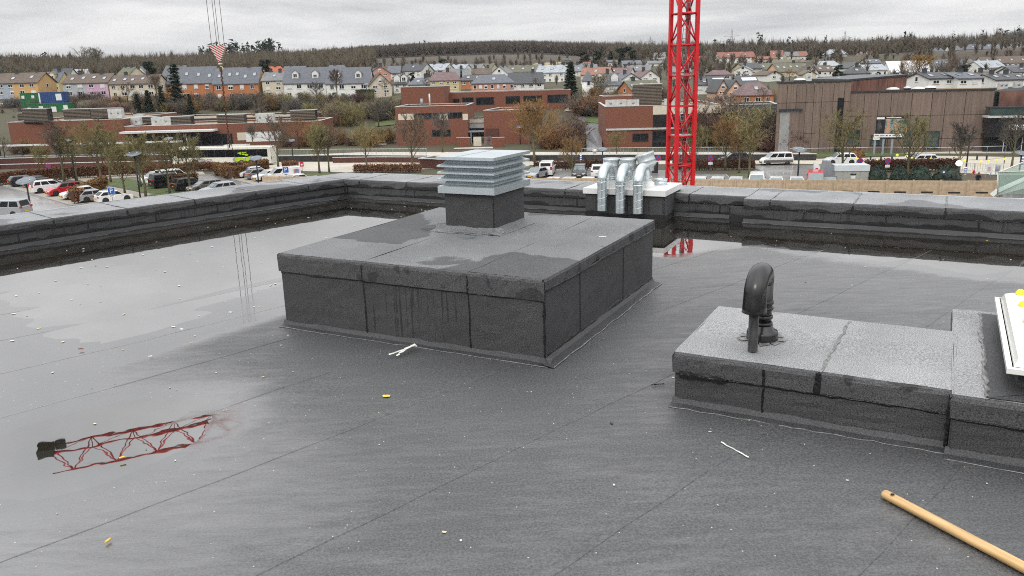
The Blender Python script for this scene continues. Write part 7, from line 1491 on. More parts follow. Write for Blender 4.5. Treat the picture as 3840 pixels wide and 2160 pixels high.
CARS = {  # length, width, height, side profile (x from nose, z) of the lower body, glasshouse: base front, roof front, roof rear, base rear ; belt
 'hatch': (4.1, 1.76, 1.46, 1.0, 1.75, 3.35, 4.02, .93), 'estate': (4.6, 1.80, 1.48, 1.15, 1.95, 4.05, 4.52, .95), 'suv': (4.4, 1.84, 1.64, 1.05, 1.75, 3.85, 4.33, 1.04), 'mpv': (4.5, 1.83, 1.66, .80, 1.75, 4.05, 4.44, 1.04), 'saloon': (4.65, 1.8, 1.44, 1.2, 2.0, 3.4, 4.2, .93), 'van': (4.95, 1.92, 1.97, .62, 1.55, 4.72, 4.9, 1.14), 'minivan': (4.9, 1.94, 1.92, .85, 1.7, 4.6, 4.85, 1.12)}
def car(label, col, kind, pos, heading, group='parked cars', name='parked_car', cat='car', scale=1.0, roofcol=None, blind=False, plate=True, lower=None):
    L, Wd, Ht, gb0, gr0, gr1, gb1, bz = CARS[kind]; t = thing(name, label, cat, pos, heading, group); t.scale = (scale,)*3; P_ = PAINT[col]; hw = Wd/2; c = L/2
    X = lambda x: c-x                                                     # nose at +x
    lo = [(0.02, .24), (-.0, .42), (.03, .62), (.16, .76), (gb0*.55, bz-.08), (gb0, bz), (gb1, bz+.02), (L-.04, bz-.06), (L, .62), (L-.03, .40), (L-.06, .26)]
    mb = MB(); ys = [(-hw, .93, .05), (-hw+.07, 1, 0), (hw-.07, 1, 0), (hw, .93, .05)]; n = len(lo); vs = []
    for (y, s, ins) in ys:
        for (x, z) in lo:
            xx = ins*2.0*(1 if x < c else -1)*(1 if (x < .3 or x > L-.3) else 0)+x; zz = z if ins == 0 else (.45+(z-.45)*.96); vs.append((X(xx), y, zz))
    fs = [(k*n+i, k*n+(i+1) % n, (k+1)*n+(i+1) % n, (k+1)*n+i) for k in range(3) for i in range(n)]
    mb.add(vs, fs+[tuple(range(n)), tuple(range(4*n-1, 3*n-1, -1))], 0, False); mb.build('body', P_, t)
    # glasshouse
    ti = .17 if kind != 'van' else .10; b = [(X(gb0), -hw+.06), (X(gb1), -hw+.06), (X(gb1), hw-.06), (X(gb0), hw-.06)]; r = [(X(gr0), -hw+ti), (X(gr1), -hw+ti), (X(gr1), hw-ti), (X(gr0), hw-ti)]; zr = Ht-.05
    g = MB().add([(x, y, bz-.02) for x, y in b]+[(x, y, zr) for x, y in r], [(0, 1, 5, 4), (1, 2, 6, 5), (2, 3, 7, 6), (3, 0, 4, 7)]); g.build('cabin', P_, t)
    rp_ = MB(); q = [(X(gr0)+.03, -hw+ti-.02), (X(gr1)-.03, -hw+ti-.02), (X(gr1)-.03, hw-ti+.02), (X(gr0)+.03, hw-ti+.02)]; m_ = [(x*.96, y*.88) for x, y in q]
    rp_.add([(x, y, zr-.015) for x, y in q]+[(x, y, Ht) for x, y in m_], [(0, 1, 5, 4), (1, 2, 6, 5), (2, 3, 7, 6), (3, 0, 4, 7), (4, 5, 6, 7)]); rp_.build('roof', PAINT[roofcol] if roofcol else P_, t)
    def lerp4(p, u, v, off):
        a, b_, c_, d_ = [Vector(k) for k in p]; n_ = -(b_-a).cross(d_-a).normalized(); return [tuple((a.lerp(b_, uu)).lerp(d_.lerp(c_, uu), vv)+n_*off) for uu, vv in ((u[0], v[0]), (u[1], v[0]), (u[1], v[1]), (u[0], v[1]))]
    B = [(x, y, bz) for x, y in b]; T = [(x, y, zr) for x, y in r]
    MB().quad(*lerp4([B[3], B[0], T[0], T[3]], (.06, .94), (.06, .95), .012)).build('windscreen', M_screen, t); MB().quad(*lerp4([B[1], B[2], T[2], T[1]], (.10, .90), (.16 if not blind else .4, .92), .012)).build('rear_window', M_carg, t)
    for sd_ in ((B[0], B[1], T[1], T[0]), (B[2], B[3], T[3], T[2])):
        f = sd_ is not None; rev = sd_[0] == B[2]; spans = [(.05, .36), (.40, .68), (.72, .95)] if kind in ('estate', 'mpv', 'suv') else [(.05, .46), (.50, .94)] if kind != 'van' and kind != 'minivan' else [(.04, .30), (.34, .62), (.66, .95)]
        if blind: spans = spans[:1]
        for (u0, u1) in spans:
            uu = (1-u1, 1-u0) if rev else (u0, u1); MB().quad(*lerp4(sd_, uu, (.10, .86), .012)).build('side_window', M_carg, t)
    for s in (-1, 1):
        for x in (L*.19, L*.80):
            wheel(t, X(x), s*(hw-.09)); o = MB().lathe([(.40, 0), (0, .001)], n=18).build('wheel_arch', M_trimb, t); o.location = (X(x), s*(hw+.004), .36); o.rotation_euler = (-s*pi/2, 0, 0)
        MB().box((X(.13), s*(hw-.30), .66), (.24, .42, .13), rz=s*.3).build('headlight', M_head, t); MB().box((X(L-.03), s*(hw-.16), bz-.10 if kind not in ('van', 'minivan', 'mpv') else bz+.02), (.10, .30, .20 if kind not in ('van', 'mpv') else .42)).build('tail_light', M_tail, t); MB().box((X(gb0+.30), s*(hw+.08), bz+.05), (.14, .18, .13)).build('mirror', P_ if col != 'black' else M_trimb, t)
    MB().box((X(-.005), 0, .40), (.04, Wd*.62, .16)).build('grille', M_trimb, t)
    if plate:
        MB().box((X(-.03), 0, .46), (.03, .52, .11)).build('number_plate', M_plate, t); MB().box((X(L+.012), 0, .66 if kind != 'estate' else .72), (.03, .52, .11)).build('number_plate', M_plate, t)
    MB().box((0, 0, .27), (L*.9, Wd*.98, .12)).build('sill', M_trimb, t)
    if lower:
        MB().bx((-L*.47, -hw-.008, .36), (L*.46, hw+.008, .80)).build('lower_panel', PAINT[lower], t)
    return t
NE, SW = R(45), R(225)
def cp(px, py): return at(px, py, .04)
car('dark navy estate car at the far left end of the row, tail towards us', 'navy', 'estate', cp(100, 695), NE); car('dark grey estate car second from the left, tail towards us', 'dark', 'estate', cp(150, 697), NE); car('black car third from the left, squeezed beside the white people carrier', 'black', 'hatch', cp(172, 704), NE)
car('white people carrier parked left of the red hatchback', 'white', 'mpv', cp(186, 719), NE); car('red hatchback with a black roof, nose towards the lane', 'red', 'suv', cp(246, 729), SW, roofcol='black'); car('white car hidden behind the hedge end right of the red hatchback', 'white', 'hatch', cp(296, 742), SW)
car('silver grey hatchback left of the white one under the parking sign', 'silver', 'hatch', cp(358, 753), NE); car('white hatchback under the blue parking sign at the left', 'white', 'hatch', cp(428, 757), NE)
car('grey and white van at the far left edge, behind the parapet', 'silver', 'minivan', cp(30, 812), R(172), cat='van', name='parked_van')
car('white hatchback behind the black van, nose towards the lawn', 'white', 'mpv', cp(588, 686), SW); car('white car just left of the black van', 'white', 'hatch', cp(612, 694), SW); car('white roofed van behind the black van', 'white', 'minivan', cp(652, 683), NE, cat='van', name='parked_van'); car('black van beside the rust coloured hedge', 'black', 'minivan', cp(634, 700), NE, cat='van', name='parked_van')
car('black estate car in front of the rust coloured hedge, tail towards us', 'black', 'suv', cp(712, 711), NE); car('taupe estate car between the black estate and the silver one', 'taupe', 'estate', cp(772, 717), SW); car('silver estate car close to the parapet, right of the taupe one', 'silver', 'estate', cp(822, 727), SW)
car('white hatchback at the left end of the row near the bus', 'white', 'hatch', cp(940, 662), SW); car('grey hatchback with red tail light second in the row near the bus', 'grey', 'hatch', cp(974, 669), NE); car('white saloon left of the white delivery van', 'white', 'saloon', cp(1010, 674), SW)
dv_ = car('white delivery van with a printed picture on its side', 'white', 'van', cp(1064, 678), R(205), cat='van', name='delivery_van', blind=True, group=None); car('small white car right of the delivery van, half hidden by the parapet', 'white', 'hatch', cp(1102, 694), SW)
M_prnt = mat('van_print', (.10, .20, .42), rough=.4, scale=2.2, col2=(.55, .30, .16), lo=.45, hi=.55)
MB().bx((-2.1, .975, .75), (-1.35, .985, 1.65)).build('side_print', M_prnt, dv_); o = inst('lettering', text_mesh('A-Z', .55), dv_, (-.2, .982, 1.25), (pi/2, 0, pi)); o.data.materials.append(M_tail)
vn = car('white and grey passenger van driving along the road before the hall', 'white', 'minivan', Vector(((at(2862, 615)+at(2958, 618))/2)), R(180), cat='van', name='passenger_van', group=None, scale=.94, lower='taupe')
car('dark blue car parked behind the russet trees right of the crane', 'navy', 'suv', at(2752, 612), R(178)); car('white car behind the olive tree by the generator box', 'white', 'suv', at(3150, 616), R(176)); car('white estate with a black roof on the plaza behind the bare tree', 'white', 'estate', at(3448, 618), R(176))
car('red van whose roof shows above the panel wall', 'red', 'van', at(3055, 706), R(250), cat='van', name='parked_van', group=None); car('dark car beside the red van behind the panel wall', 'black', 'hatch', at(3108, 706), R(255))
car('white estate car seen from behind left of the gooseneck ducts', 'white', 'suv', at(2240, 661), R(84)); car('dark car facing us under the russet tree', 'dark', 'suv', at(2174, 663), R(262)); car('silver car at the right side of the metal cowl', 'silver', 'hatch', at(2012, 668), R(240)); car('white van seen from behind, right of the metal cowl', 'white', 'van', at(2052, 655), R(82), cat='van', name='parked_van', blind=True, group=None)
roofs = [(2070, 676), (2130, 677), (2200, 677), (2622, 679), (2688, 680), (2758, 680), (2836, 680), (2908, 681), (2985, 681)]
for i, (px, py) in enumerate(roofs):
    car('white car whose roof just shows over the panel wall, %s from the left' % ordn(i), 'white', 'minivan' if i == 6 else 'hatch', at(px, 712, 0), R(252), scale=1.0)
# bus
bl_, br_ = at(664, 622), at(1030, 617); d_ = bl_-br_; BL = d_.length; bus = thing('coach', 'long white coach with green and grey dots on its side at the left', 'bus', (bl_+br_)/2, math.atan2(d_.y, d_.x)); bus_h = 3.25
def bs(x0, x1, z0, z1, m, nm, pr=0.0, par=None):                       # panel on the side facing us; x measured from the tail
    return MB().bx((-BL/2+x0*BL, 1.275, z0), (-BL/2+x1*BL, 1.29+pr, z1)).build(nm, m, par or bus)
mb = MB(); pr = [(-BL/2, .35), (-BL/2-.05, 1.4), (-BL/2+.05, bus_h-.2), (-BL/2+.4, bus_h), (BL/2-.5, bus_h), (BL/2-.1, bus_h-.25), (BL/2, 1.3), (BL/2-.05, .35)]; n = len(pr); vs = []
for (y, s) in ((-1.28, .0), (-1.18, 1), (1.18, 1), (1.28, .0)): vs += [(x, y, z if s else min(z, bus_h-.12)) for x, z in pr]
mb.add(vs, [(k*n+i, k*n+(i+1) % n, (k+1)*n+(i+1) % n, (k+1)*n+i) for k in range(3) for i in range(n)]+[tuple(range(n)), tuple(range(4*n-1, 3*n-1, -1))]); mb.build('body', PAINT['bus'], bus)
MB().bx((-BL/2+.25*BL, -.9, bus_h-.02), (-BL/2+.47*BL, .9, bus_h+.28)).build('roof_unit', PAINT['bus'], bus)
bs(.03, .945, 1.48, 2.78, M_carg, 'window_band'); 
for x in (.135, .235, .36, .45, .56, .635, .74, .83): bs(x-.003, x+.003, 1.5, 2.75, M_trimb, 'window_post', .012)
bs(.955, .99, 1.75, 2.6, M_carg, 'side_window'); MB().bx((BL/2-.03, -1.1, 1.2), (BL/2+.02, 1.1, 2.7)).build('windscreen', M_screen, bus); MB().bx((-BL/2-.06, .95, 1.0), (-BL/2+.02, 1.2, 1.5)).build('tail_light', M_tail, bus)
M_lime = mat('lime_print', (.36, .55, .02), rough=.4); M_dotg = mat('grey_print', (.26, .27, .28), rough=.4)
def dot(x, z, rx, rz_, m, k=0):
    o = MB().lathe([(1, 0), (0, .004)], n=20).build('dot_print', m, bus); o.location = (-BL/2+x*BL, 1.291+.004*k, z); o.rotation_euler = (-pi/2, 0, 0); o.scale = (rx, rz_, 1)
for x, z, rx, rz_, m, k in ((.345, 1.05, .72, .42, M_dotg, 0), (.335, 1.12, .48, .36, M_lime, 1), (.292, .92, .58, .5, M_lime, 1), (.24, .9, .75, .5, M_dotg, 0), (.222, 1.0, .55, .42, M_lime, 1), (.19, 1.1, .75, .6, M_dotg, 0), (.15, .9, .7, .6, M_dotg, 0), (.215, 1.42, .3, .16, M_lime, 6), (.24, 1.85, .33, .16, M_lime, 6), (.272, 1.95, .26, .13, M_lime, 6), (.30, 2.03, .22, .12, M_lime, 6), (.318, 2.15, .2, .1, M_lime, 6), (.275, 2.25, .2, .1, M_lime, 6), (.25, 2.25, .2, .1, M_lime, 6), (.30, 2.27, .18, .1, M_lime, 6)): dot(x, z, rx, rz_, m, k)
o = inst('lettering', text_mesh('Sales-Lentz', .55), bus, (-BL/2+.66*BL, 1.296, 1.12), (pi/2, 0, pi)); o.data.materials.append(mat('blue_print', (.03, .06, .22), rough=.5))
for x in (.205, .295, .77):
    for s in (1, -1):
        wheel(bus, -BL/2+x*BL, s*1.16, .52, .3); o = MB().lathe([(.66, 0), (0, .001)], n=22).build('wheel_arch', M_trimb, bus); o.location = (-BL/2+x*BL, s*1.284, .56); o.rotation_euler = (-s*pi/2, 0, 0)
MB().bx((-BL/2+.1, -1.2, .25), (BL/2-.1, 1.2, .4)).build('underfloor', M_trimb, bus)
# ================================================================== STREET FURNITURE
M_lampd = mat('lamp_post', (.020, .026, .034), rough=.45, metal=.3); M_disc = mat('lamp_disc', (.16, .185, .205), rough=.35, metal=.4)
def lamp(label, px, py, ty, rad=.85, face=0, name='street_lamp', base=None):
    p = base or at(px, py, 0); hgt = zat(p, ty); t = thing(name, label, 'street lamp', p, face, 'disc headed street lamps'); MB().tube((0, 0, -.3), (0, 0, hgt-.15), .10, .085, n=10).build('post', M_lampd, t); MB().bx((-.22, -.14, hgt-.32), (.22, .14, hgt-.05)).build('lamp_head', M_lampd, t)
    o = MB().lathe([(.02, .16), (rad*.5, .13), (rad, .03), (rad, .0), (.02, -.02)], n=24).build('disc', M_disc, t); o.location = (0, 0, hgt); o.rotation_euler = (R(18), 0, 0)
    for s in (-1, 1): q = MB().lathe([(.07, .0), (.05, .05), (0, .06)], n=10).build('stud', M_pale, t); q.location = (s*rad*.5, -.15, hgt+.1)
lamp('dark street lamp with a round disc head at the far left by the parked estates', 118, 795, 678, 1.05); lamp('disc headed street lamp on the lawn right of the parking sign', 527, 745, 576, .9); lamp('dark street lamp behind the red car between two trees', 284, 681, 526, .5); lamp('disc headed street lamp in front of the coach', 970, 690, 593, .85); lamp('slim street lamp with an angled head right of the coach', 1102, 625, 527, .6); lamp('disc headed street lamp in front of the low brick block', 648, 650, 521, .75); lamp('disc headed street lamp left of the gooseneck ducts', 2259, 640, 560, .72); lamp('disc headed street lamp beside the passenger van', 2990, 688, 561, .85); lamp('round headed street lamp at the centre entrance', 1951, 545, 475, .75); lamp('slim street lamp on the plaza beside the bare tree', 3622, 640, 503, .45); lamp('disc headed street lamp at the right edge of the picture', 3822, 645, 574, .8)
lamp('pale disc street lamp among the bushes left of the centre brick block', 1382, 440, 381, .7, base=onground(1382, 440)); lamp('low street lamp before the hall by the billboard', 3463, 560, 482, .6)
lamp('street lamp with a round head on the low brick roof side', 967, 545, 478, .7)
# lit lamp on the plaza
p = at(3591, 655, 0); t = thing('lit_lamp', 'brightly lit round lamp on a short post by the bare tree on the plaza', 'lamp', p); zt_ = zat(p, 612); MB().tube((0, 0, 0), (0, 0, zt_-.3), .08, n=8).build('post', M_lampd, t)
MB().lathe([(.02, -.36), (.30, -.2), (.36, 0), (.30, .2), (.02, .36)], (0, 0, zt_), 18).build('lamp_globe', mat('lamp_glow', (1, .9, .7), emit=(1, .88, .62, 7.0)), t)
# string of festoon lights across the plaza
pts = [(3215, 590), (3290, 594), (3365, 576), (3400, 580), (3420, 588), (3455, 596), (3490, 590), (3520, 600), (3560, 600), (3620, 596), (3680, 600), (3708, 598), (3738, 594), (3768, 590)]
M_lan = mat('lantern_yellow', (.80, .66, .05), rough=.5, emit=(1, .85, .2, .25)); W_ = [far(px, py, 112) for px, py in pts]
gl = thing('festoon_string', 'sagging cable of small yellow lanterns strung across the plaza', 'light string', W_[0]); mb = MB(); mb.path([tuple(w-W_[0]) for w in W_], .02, 4); mb.build('cable', M_lampd, gl)
for w in W_: o = MB().lathe([(.02, -.2), (.16, -.1), (.2, 0), (.16, .1), (.02, .2)], n=10).build('lantern', M_lan, gl); o.location = w-W_[0]-Vector((0, 0, .22))
for i, q_ in enumerate((W_[0], W_[-1])): MB().tube((0, 0, -q_.z), (0, 0, .3), .06, n=6).build('mast', M_lampd, gl, q_-W_[0])
# signs
M_sblue = mat('sign_blue', (.010, .10, .42), rough=.4); M_swhite = mat('sign_face_white', (.80, .80, .80), rough=.4); M_sred = mat('sign_red', (.50, .02, .04), rough=.4)
def psign(label, px, py, ty):
    p = at(px, py, 0); hgt = zat(p, ty); t = thing('parking_sign', label, 'road sign', p, R(12 if px < 900 else 8), 'blue parking signs'); MB().tube((0, 0, 0), (0, 0, hgt), .035, n=8).build('post', M_steel, t); MB().bx((-.38, -.06, hgt-.75), (.38, -.035, hgt+.03)).build('rim', M_swhite, t); MB().bx((-.35, -.07, hgt-.72), (.35, -.061, hgt)).build('panel', M_sblue, t)
    o = inst('lettering', text_mesh('P', .72), t, (0, -.074, hgt-.36), (pi/2, 0, 0)); o.data.materials.append(M_swhite); MB().bx((-.35, -.06, hgt-1.05), (.35, -.04, hgt-.82)).build('sub_plate', M_swhite, t); MB().bx((-.2, -.066, hgt-.98), (.2, -.061, hgt-.9)).build('arrow_print', M_trimb, t)
psign('blue parking sign over the white hatchback at the left', 427, 778, 704); psign('blue parking sign in front of the white delivery van', 1079, 716, 626)
def nosign(label, px, py, ty, plate=True):
    p = at(px, py, 0); hgt = zat(p, ty); t = thing('no_parking_sign', label, 'road sign', p, R(random.uniform(-12, 12)), 'round no parking signs'); MB().tube((0, 0, 0), (0, 0, hgt), .035, n=8).build('post', M_steel, t); r = .40
    for rr, m_, dy in ((r, M_sred, .05), (r*.78, M_sblue, .056)): o = MB().lathe([(rr, 0), (0, .001)], n=22).build('disc', m_, t); o.location = (0, -dy, hgt-r); o.rotation_euler = (pi/2, 0, 0)
    for a in (R(45), -R(45)): o = MB().bx((-r*.75, -.066, -.05), (r*.75, -.06, .05)).build('bar', M_sred, t); o.location = (0, 0, hgt-r); o.rotation_euler = (0, a, 0)
    if plate: MB().bx((-.32, -.06, hgt-1.25), (.32, -.04, hgt-.9)).build('sub_plate', M_swhite, t)
nosign('no parking sign behind the parked estates at the left', 189, 668, 612); nosign('no parking sign left of the crane foot', 2467, 645, 582); nosign('no parking sign behind the crane foot', 2562, 640, 582); nosign('no parking sign right of the crane before the dark parked car', 2662, 650, 583); nosign('no parking sign near the generator box, left of two', 3222, 640, 592); nosign('no parking sign near the netted fir trees, right of two', 3325, 648, 592)
p = at(1136, 662, 0); t = thing('red_sign', 'small red notice on a post beside the zebra crossing', 'sign', p); hz = zat(p, 607); MB().tube((0, 0, 0), (0, 0, hz), .035, n=8).build('post', M_steel, t); MB().bx((-.28, -.05, hz-.7), (.28, -.02, hz)).build('panel', M_sred, t); MB().bx((-.13, -.06, hz-.5), (.13, -.051, hz-.28)).build('print', M_swhite, t)
def bollard(label, px, py, ty, m, r=.12, cat='bollard', name='bollard', bands=None):
    p = at(px, py, 0); hgt = max(.7, zat(p, ty)); t = thing(name, label, cat, p, 0); MB().lathe([(r, 0), (r, hgt-.08), (r*.6, hgt), (0, hgt)], n=12).build('post', m, t)
    for k in range(bands or 0): MB().lathe([(r+.006, 0), (r+.006, hgt*.14)], (0, 0, hgt*(.12+.29*k)), 12).build('band', M_sblue, t)
for i, (px, py) in enumerate([(3303, 603), (3344, 603), (3663, 600), (3699, 600), (3264, 602)]): bollard('dark bollard on the plaza, %s from the left' % ordn([1, 2, 3, 4, 0][i]), px, py, py-16, M_lampd)
bollard('blue and white striped post by the zebra crossing at the right', 3619, 654, 626, M_swhite, .16, bands=3); bollard('blue and white striped post at the right edge', 3832, 622, 588, M_swhite, .16, bands=3); bollard('blue and white striped post left of the disc lamp', 2178, 606, 582, M_swhite, .14, bands=3)
p = at(3650, 660, 0); t = thing('fire_hydrant', 'red fire hydrant beside the zebra crossing at the right', 'hydrant', p); t.scale = (.6,)*3; MB().lathe([(.22, 0), (.22, .1), (.15, .14), (.15, .95), (.24, 1.0), (.24, 1.06), (.14, 1.2), (.05, 1.3), (0, 1.3)], n=14).build('body', M_sred, t); MB().tube((-.34, 0, .78), (.34, 0, .78), .10, n=10).build('outlet', M_sred, t)
p = at(3738, 658, 0); t = thing('litter_bin', 'grey litter bin right of the white notice board', 'litter bin', p); MB().lathe([(.24, .5), (.27, 1.25), (.24, 1.3), (.2, 1.25)], n=14).build('bin', M_steel, t); MB().tube((0, .28, 0), (0, .28, 1.4), .04, n=6).build('post', M_steel, t)
p = at(2455, 648, 0); t = thing('litter_bin', 'black bin at the crane foot behind the white lid', 'litter bin', p); MB().lathe([(.45, 0), (.5, 1.4), (.46, 1.5), (.0, 1.52)], n=14).build('bin', M_trimb, t); MB().lathe([(.51, 1.3), (.51, 1.38)], n=14).build('rim', M_steeld, t)
p = at(2230, 600, 0); t = thing('info_post', 'pale rounded information post on the road left of the gooseneck ducts', 'post', p); MB().bx((-.28, -.1, 0), (.28, .1, 1.45)).build('panel', M_creamp, t); MB().lathe([(.34, 0), (.36, .2), (.28, .3), (0, .3)], (0, 0, 1.4), 14).build('cap', M_pale, t)
p = at(3704, 665, 0); t = thing('notice_board', 'white tilted notice board behind the panel wall near the zebra crossing', 'notice board', p, R(40)); hz = zat(p, 612); MB().bx((-.9, -.04, .5), (.9, .04, hz)).build('board', M_swhite, t); MB().bx((-.5, -.05, hz*.45), (.5, -.041, hz*.75)).build('print', mat('pale_print', (.62, .45, .45), rough=.5), t)
for s in (-.85, .85): MB().bx((s-.04, -.04, 0), (s+.04, .04, .6)).build('leg', M_steel, t)
p = at(3060, 690, 0); t = thing('banner_flag', 'white banner flag with red print behind the red van', 'flag', p); hz = zat(p, 610); MB().tube((-.45, 0, 0), (-.45, 0, hz), .03, n=6).build('pole', M_steel, t); MB().add([(-.45, 0, hz*.25), (.35, .02, hz*.28), (.38, .05, hz*.8), (.1, .03, hz*.97), (-.45, 0, hz), (-.45, .03, hz*.25), (.35, .05, hz*.28), (.38, .08, hz*.8), (.1, .06, hz*.97), (-.45, .03, hz)], [(0, 1, 2, 3, 4), (9, 8, 7, 6, 5)]).build('cloth', M_swhite, t); MB().bx((-.2, -.02, hz*.55), (.12, -.005, hz*.75)).build('print', M_sred, t)
p = at(3172, 692, 0); t = thing('generator_box', 'large grey and white generator box behind the panel wall', 'generator', p, R(-8)); gw = 3.9; MB().bx((-gw*.35, 0, 0), (gw*.65, 2, 1.6)).build('body', mat('genset_grey', (.36, .36, .33), rough=.6, var=.06), t); MB().bx((-gw*.36, -.1, 1.6), (gw*.66, 2.1, 2.3)).build('hood', mat('genset_white', (.60, .65, .67), rough=.4, var=.05), t)
for k in range(4): MB().bx((-gw*.35+.1+k*.95, -.03, .2), (-gw*.35+.95+k*.95, .0, 1.5)).build('door_panel', MATS['genset_grey'], t)
MB().bx((.5, -.05, .7), (1.0, -.03, 1.0)).build('label_plate', M_swhite, t); MB().bx((.4, -.05, 1.15), (1.1, -.03, 1.3)).build('logo_print', M_trimb, t)
p = at(3105, 690, 0); t = thing('trailer_chute', 'grey sheet metal chute between the banner flag and generator box', 'chute', p, R(-20)); MB().add([(-1.2, 0, .4), (1.4, 0, .2), (.1, 0, 2.7), (-.8, 0, 2.8), (-1.2, 1.2, .4), (1.4, 1.2, .2), (.1, 1.2, 2.7), (-.8, 1.2, 2.8)], [(0, 1, 2, 3), (7, 6, 5, 4), (1, 5, 6, 2), (4, 0, 3, 7), (3, 2, 6, 7)]).build('shell', M_steel, t); MB().bx((-1.2, .2, 0), (-1, 1, .5)).build('foot', M_steeld, t)
# netted fir trees for sale
for i, (px, r_n) in enumerate([(3288, 1.15), (3368, 1.0), (3446, 1.3), (3548, 1.6)]):
    dome('netted fir heap behind the panel wall, %s from the left' % ordn(i), at(px, 690, 0), r_n, 2.15, M_conb, 'fir_heap')
# people behind the wall
M_skin = mat('skin', (.48, .27, .19), rough=.6); M_jack = mat('jacket_dark', (.012, .014, .018), rough=.85); M_jackg = mat('jacket_green', (.025, .030, .026), rough=.85); M_hair = mat('hair_brown', (.07, .035, .018), rough=.7); M_capw = mat('cap_white', (.70, .72, .74), rough=.6); M_trous = mat('trousers', (.02, .022, .028), rough=.85)
def person(label, p, face, lean, jacket, hair, rust=False):
    t = thing('person', label, 'person', p, face); me = bpy.data.meshes.new('body'); 
    V_ = [(0, 0, .95), (0, .02, 1.2), (0, .02+lean*.15, 1.42), (0, .02+lean*.2, 1.52), (0, lean*.26, 1.66), (0, lean*.27, 1.74), (.19, lean*.15, 1.42), (.26, .05+lean*.2, 1.15), (.20, .28+lean*.2, 1.0), (-.19, lean*.15, 1.42), (-.26, .05+lean*.2, 1.15), (-.20, .28+lean*.2, 1.0), (.10, 0, .90), (.11, .02, .48), (.11, -.02, .08), (.11, .14, .03), (-.10, 0, .90), (-.11, .02, .48), (-.11, -.02, .08), (-.11, .14, .03)]
    E_ = [(0, 1), (1, 2), (2, 3), (3, 4), (4, 5), (2, 6), (6, 7), (7, 8), (2, 9), (9, 10), (10, 11), (0, 12), (12, 13), (13, 14), (14, 15), (0, 16), (16, 17), (17, 18), (18, 19)]; Rr = [.16, .15, .17, .06, .10, .07, .09, .065, .045, .09, .065, .045, .10, .075, .05, .045, .10, .075, .05, .045]
    me.from_pydata(V_, E_, []); o = link(bpy.data.objects.new('body', me), t); m = o.modifiers.new('skin', 'SKIN'); 
    for i, r in enumerate(Rr): me.skin_vertices[0].data[i].radius = (r, r)
    me.skin_vertices[0].data[0].use_root = True; o.modifiers.new('sub', 'SUBSURF').levels = 1; o.modifiers['sub'].render_levels = 2
    me.materials.append(jacket)
    y = lean*.265; h_ = MB().lathe([(.02, -.13), (.07, -.11), (.095, -.02), (.095, .05), (.07, .11), (.01, .13)], n=14).build('head', M_skin, t); h_.location = (0, y, 1.67); MB().lathe([(.105, -.01), (.112, .05), (.085, .12), (.01, .15)], (0, y-.012, 1.68), 14).build('hair' if hair is not M_capw else 'cap', hair, t)
    MB().add([(-.015, y+.09, 1.67), (.015, y+.09, 1.67), (0, y+.125, 1.64), (0, y+.09, 1.72)], [(0, 1, 2), (1, 3, 2), (3, 0, 2)]).build('nose', M_skin, t); MB().bx((-.2, -.1, .85), (.2, .12, .95)).build('belt', M_trous, t)
    for s in (-1, 1): MB().tube((s*.11, .0, .06), (s*.105, .01, .9), .07, .10, n=8).build('trouser_leg', M_trous, t)
    return t
person('person in a dark jacket and white cap bent over before the fir heap', at(3543, 704, 0), R(30), 1.2, M_jack, M_capw); person('person with brown hair and dark green jacket right of the white cap', at(3571, 703, 0), R(-40), .6, M_jackg, M_hair); person('person in a black jacket near the white notice board', at(3663, 706, 0), R(160), .8, M_jack, M_hair)
# high voltage pylons on the skyline
def pylon(label, px, base_y, ty, d_):
    b = far(px, base_y, d_); hgt = zat(b, ty)-b.z; b.z = min(b.z, float(ground(b.x, b.y))); hgt = zat((b.x, b.y), ty)-b.z; t = thing('pylon', label, 'pylon', b, R(random.uniform(-15, 15)), 'lattice pylons on the skyline'); mb = MB(); w = hgt*.09; k = 7; m_ = mat('pylon_steel', (.30, .32, .34), rough=.6); r = .22
    for sx in (-1, 1):
        for sy in (-1, 1): MB().tube((sx*w, sy*w, 0), (sx*.5, sy*.5, hgt*.97), r, r*.7, n=4).build('leg', m_, t)
    for i in range(k):
        z0, z1 = hgt*i/k, hgt*(i+1)/k; a, b_ = w+(.5-w)*i/k, w+(.5-w)*(i+1)/k
        for sy in (-1, 1): mb.tube((-a, sy*a, z0), (b_, sy*b_, z1), r*.6, n=3); mb.tube((a, sy*a, z0), (-b_, sy*b_, z1), r*.6, n=3)
    mb.build('lattice', m_, t)
    for z, l in ((.66, .30), (.80, .22)): a_ = MB(); a_.tube((-hgt*l, 0, hgt*z), (hgt*l, 0, hgt*z), r, n=4); a_.tube((-hgt*l, 0, hgt*z), (0, 0, hgt*(z+.06)), r*.7, n=4); a_.tube((hgt*l, 0, hgt*z), (0, 0, hgt*(z+.06)), r*.7, n=4); a_.build('cross_arm', m_, t)
pylon('lattice pylon on the skyline left of the crane', 2438, 185, 136, 1000); pylon('tall lattice pylon on the skyline right of the crane', 2743, 165, 107, 1050); pylon('lattice pylon on the skyline above the brown hall', 3167, 160, 115, 1050)
# ================================================================== THE TOWER CRANE
M_cr = mat('crane_red', (.62, .012, .020), rough=.4, var=.06, scale=1); M_crl = mat('ladder_zinc', (.42, .44, .46), rough=.5, metal=.3); M_rust = mat('chain_rust', (.10, .045, .028), rough=.85, var=.4, scale=4); M_rope = mat('wire_rope', (.10, .10, .105), rough=.6)
dC = 60.0; cb = far(2546, 800, dC); cb.z = 0; CA = R(14.5); crane = thing('tower_crane', 'tall red lattice tower crane rising behind the duct box, its jib reaching over the roof', 'crane', cb, CA); A = .69
trol = far(833, 300, 46.0); jd = Vector((trol.x-cb.x, trol.y-cb.y, 0)); jl = jd.length; jdir = jd.normalized()

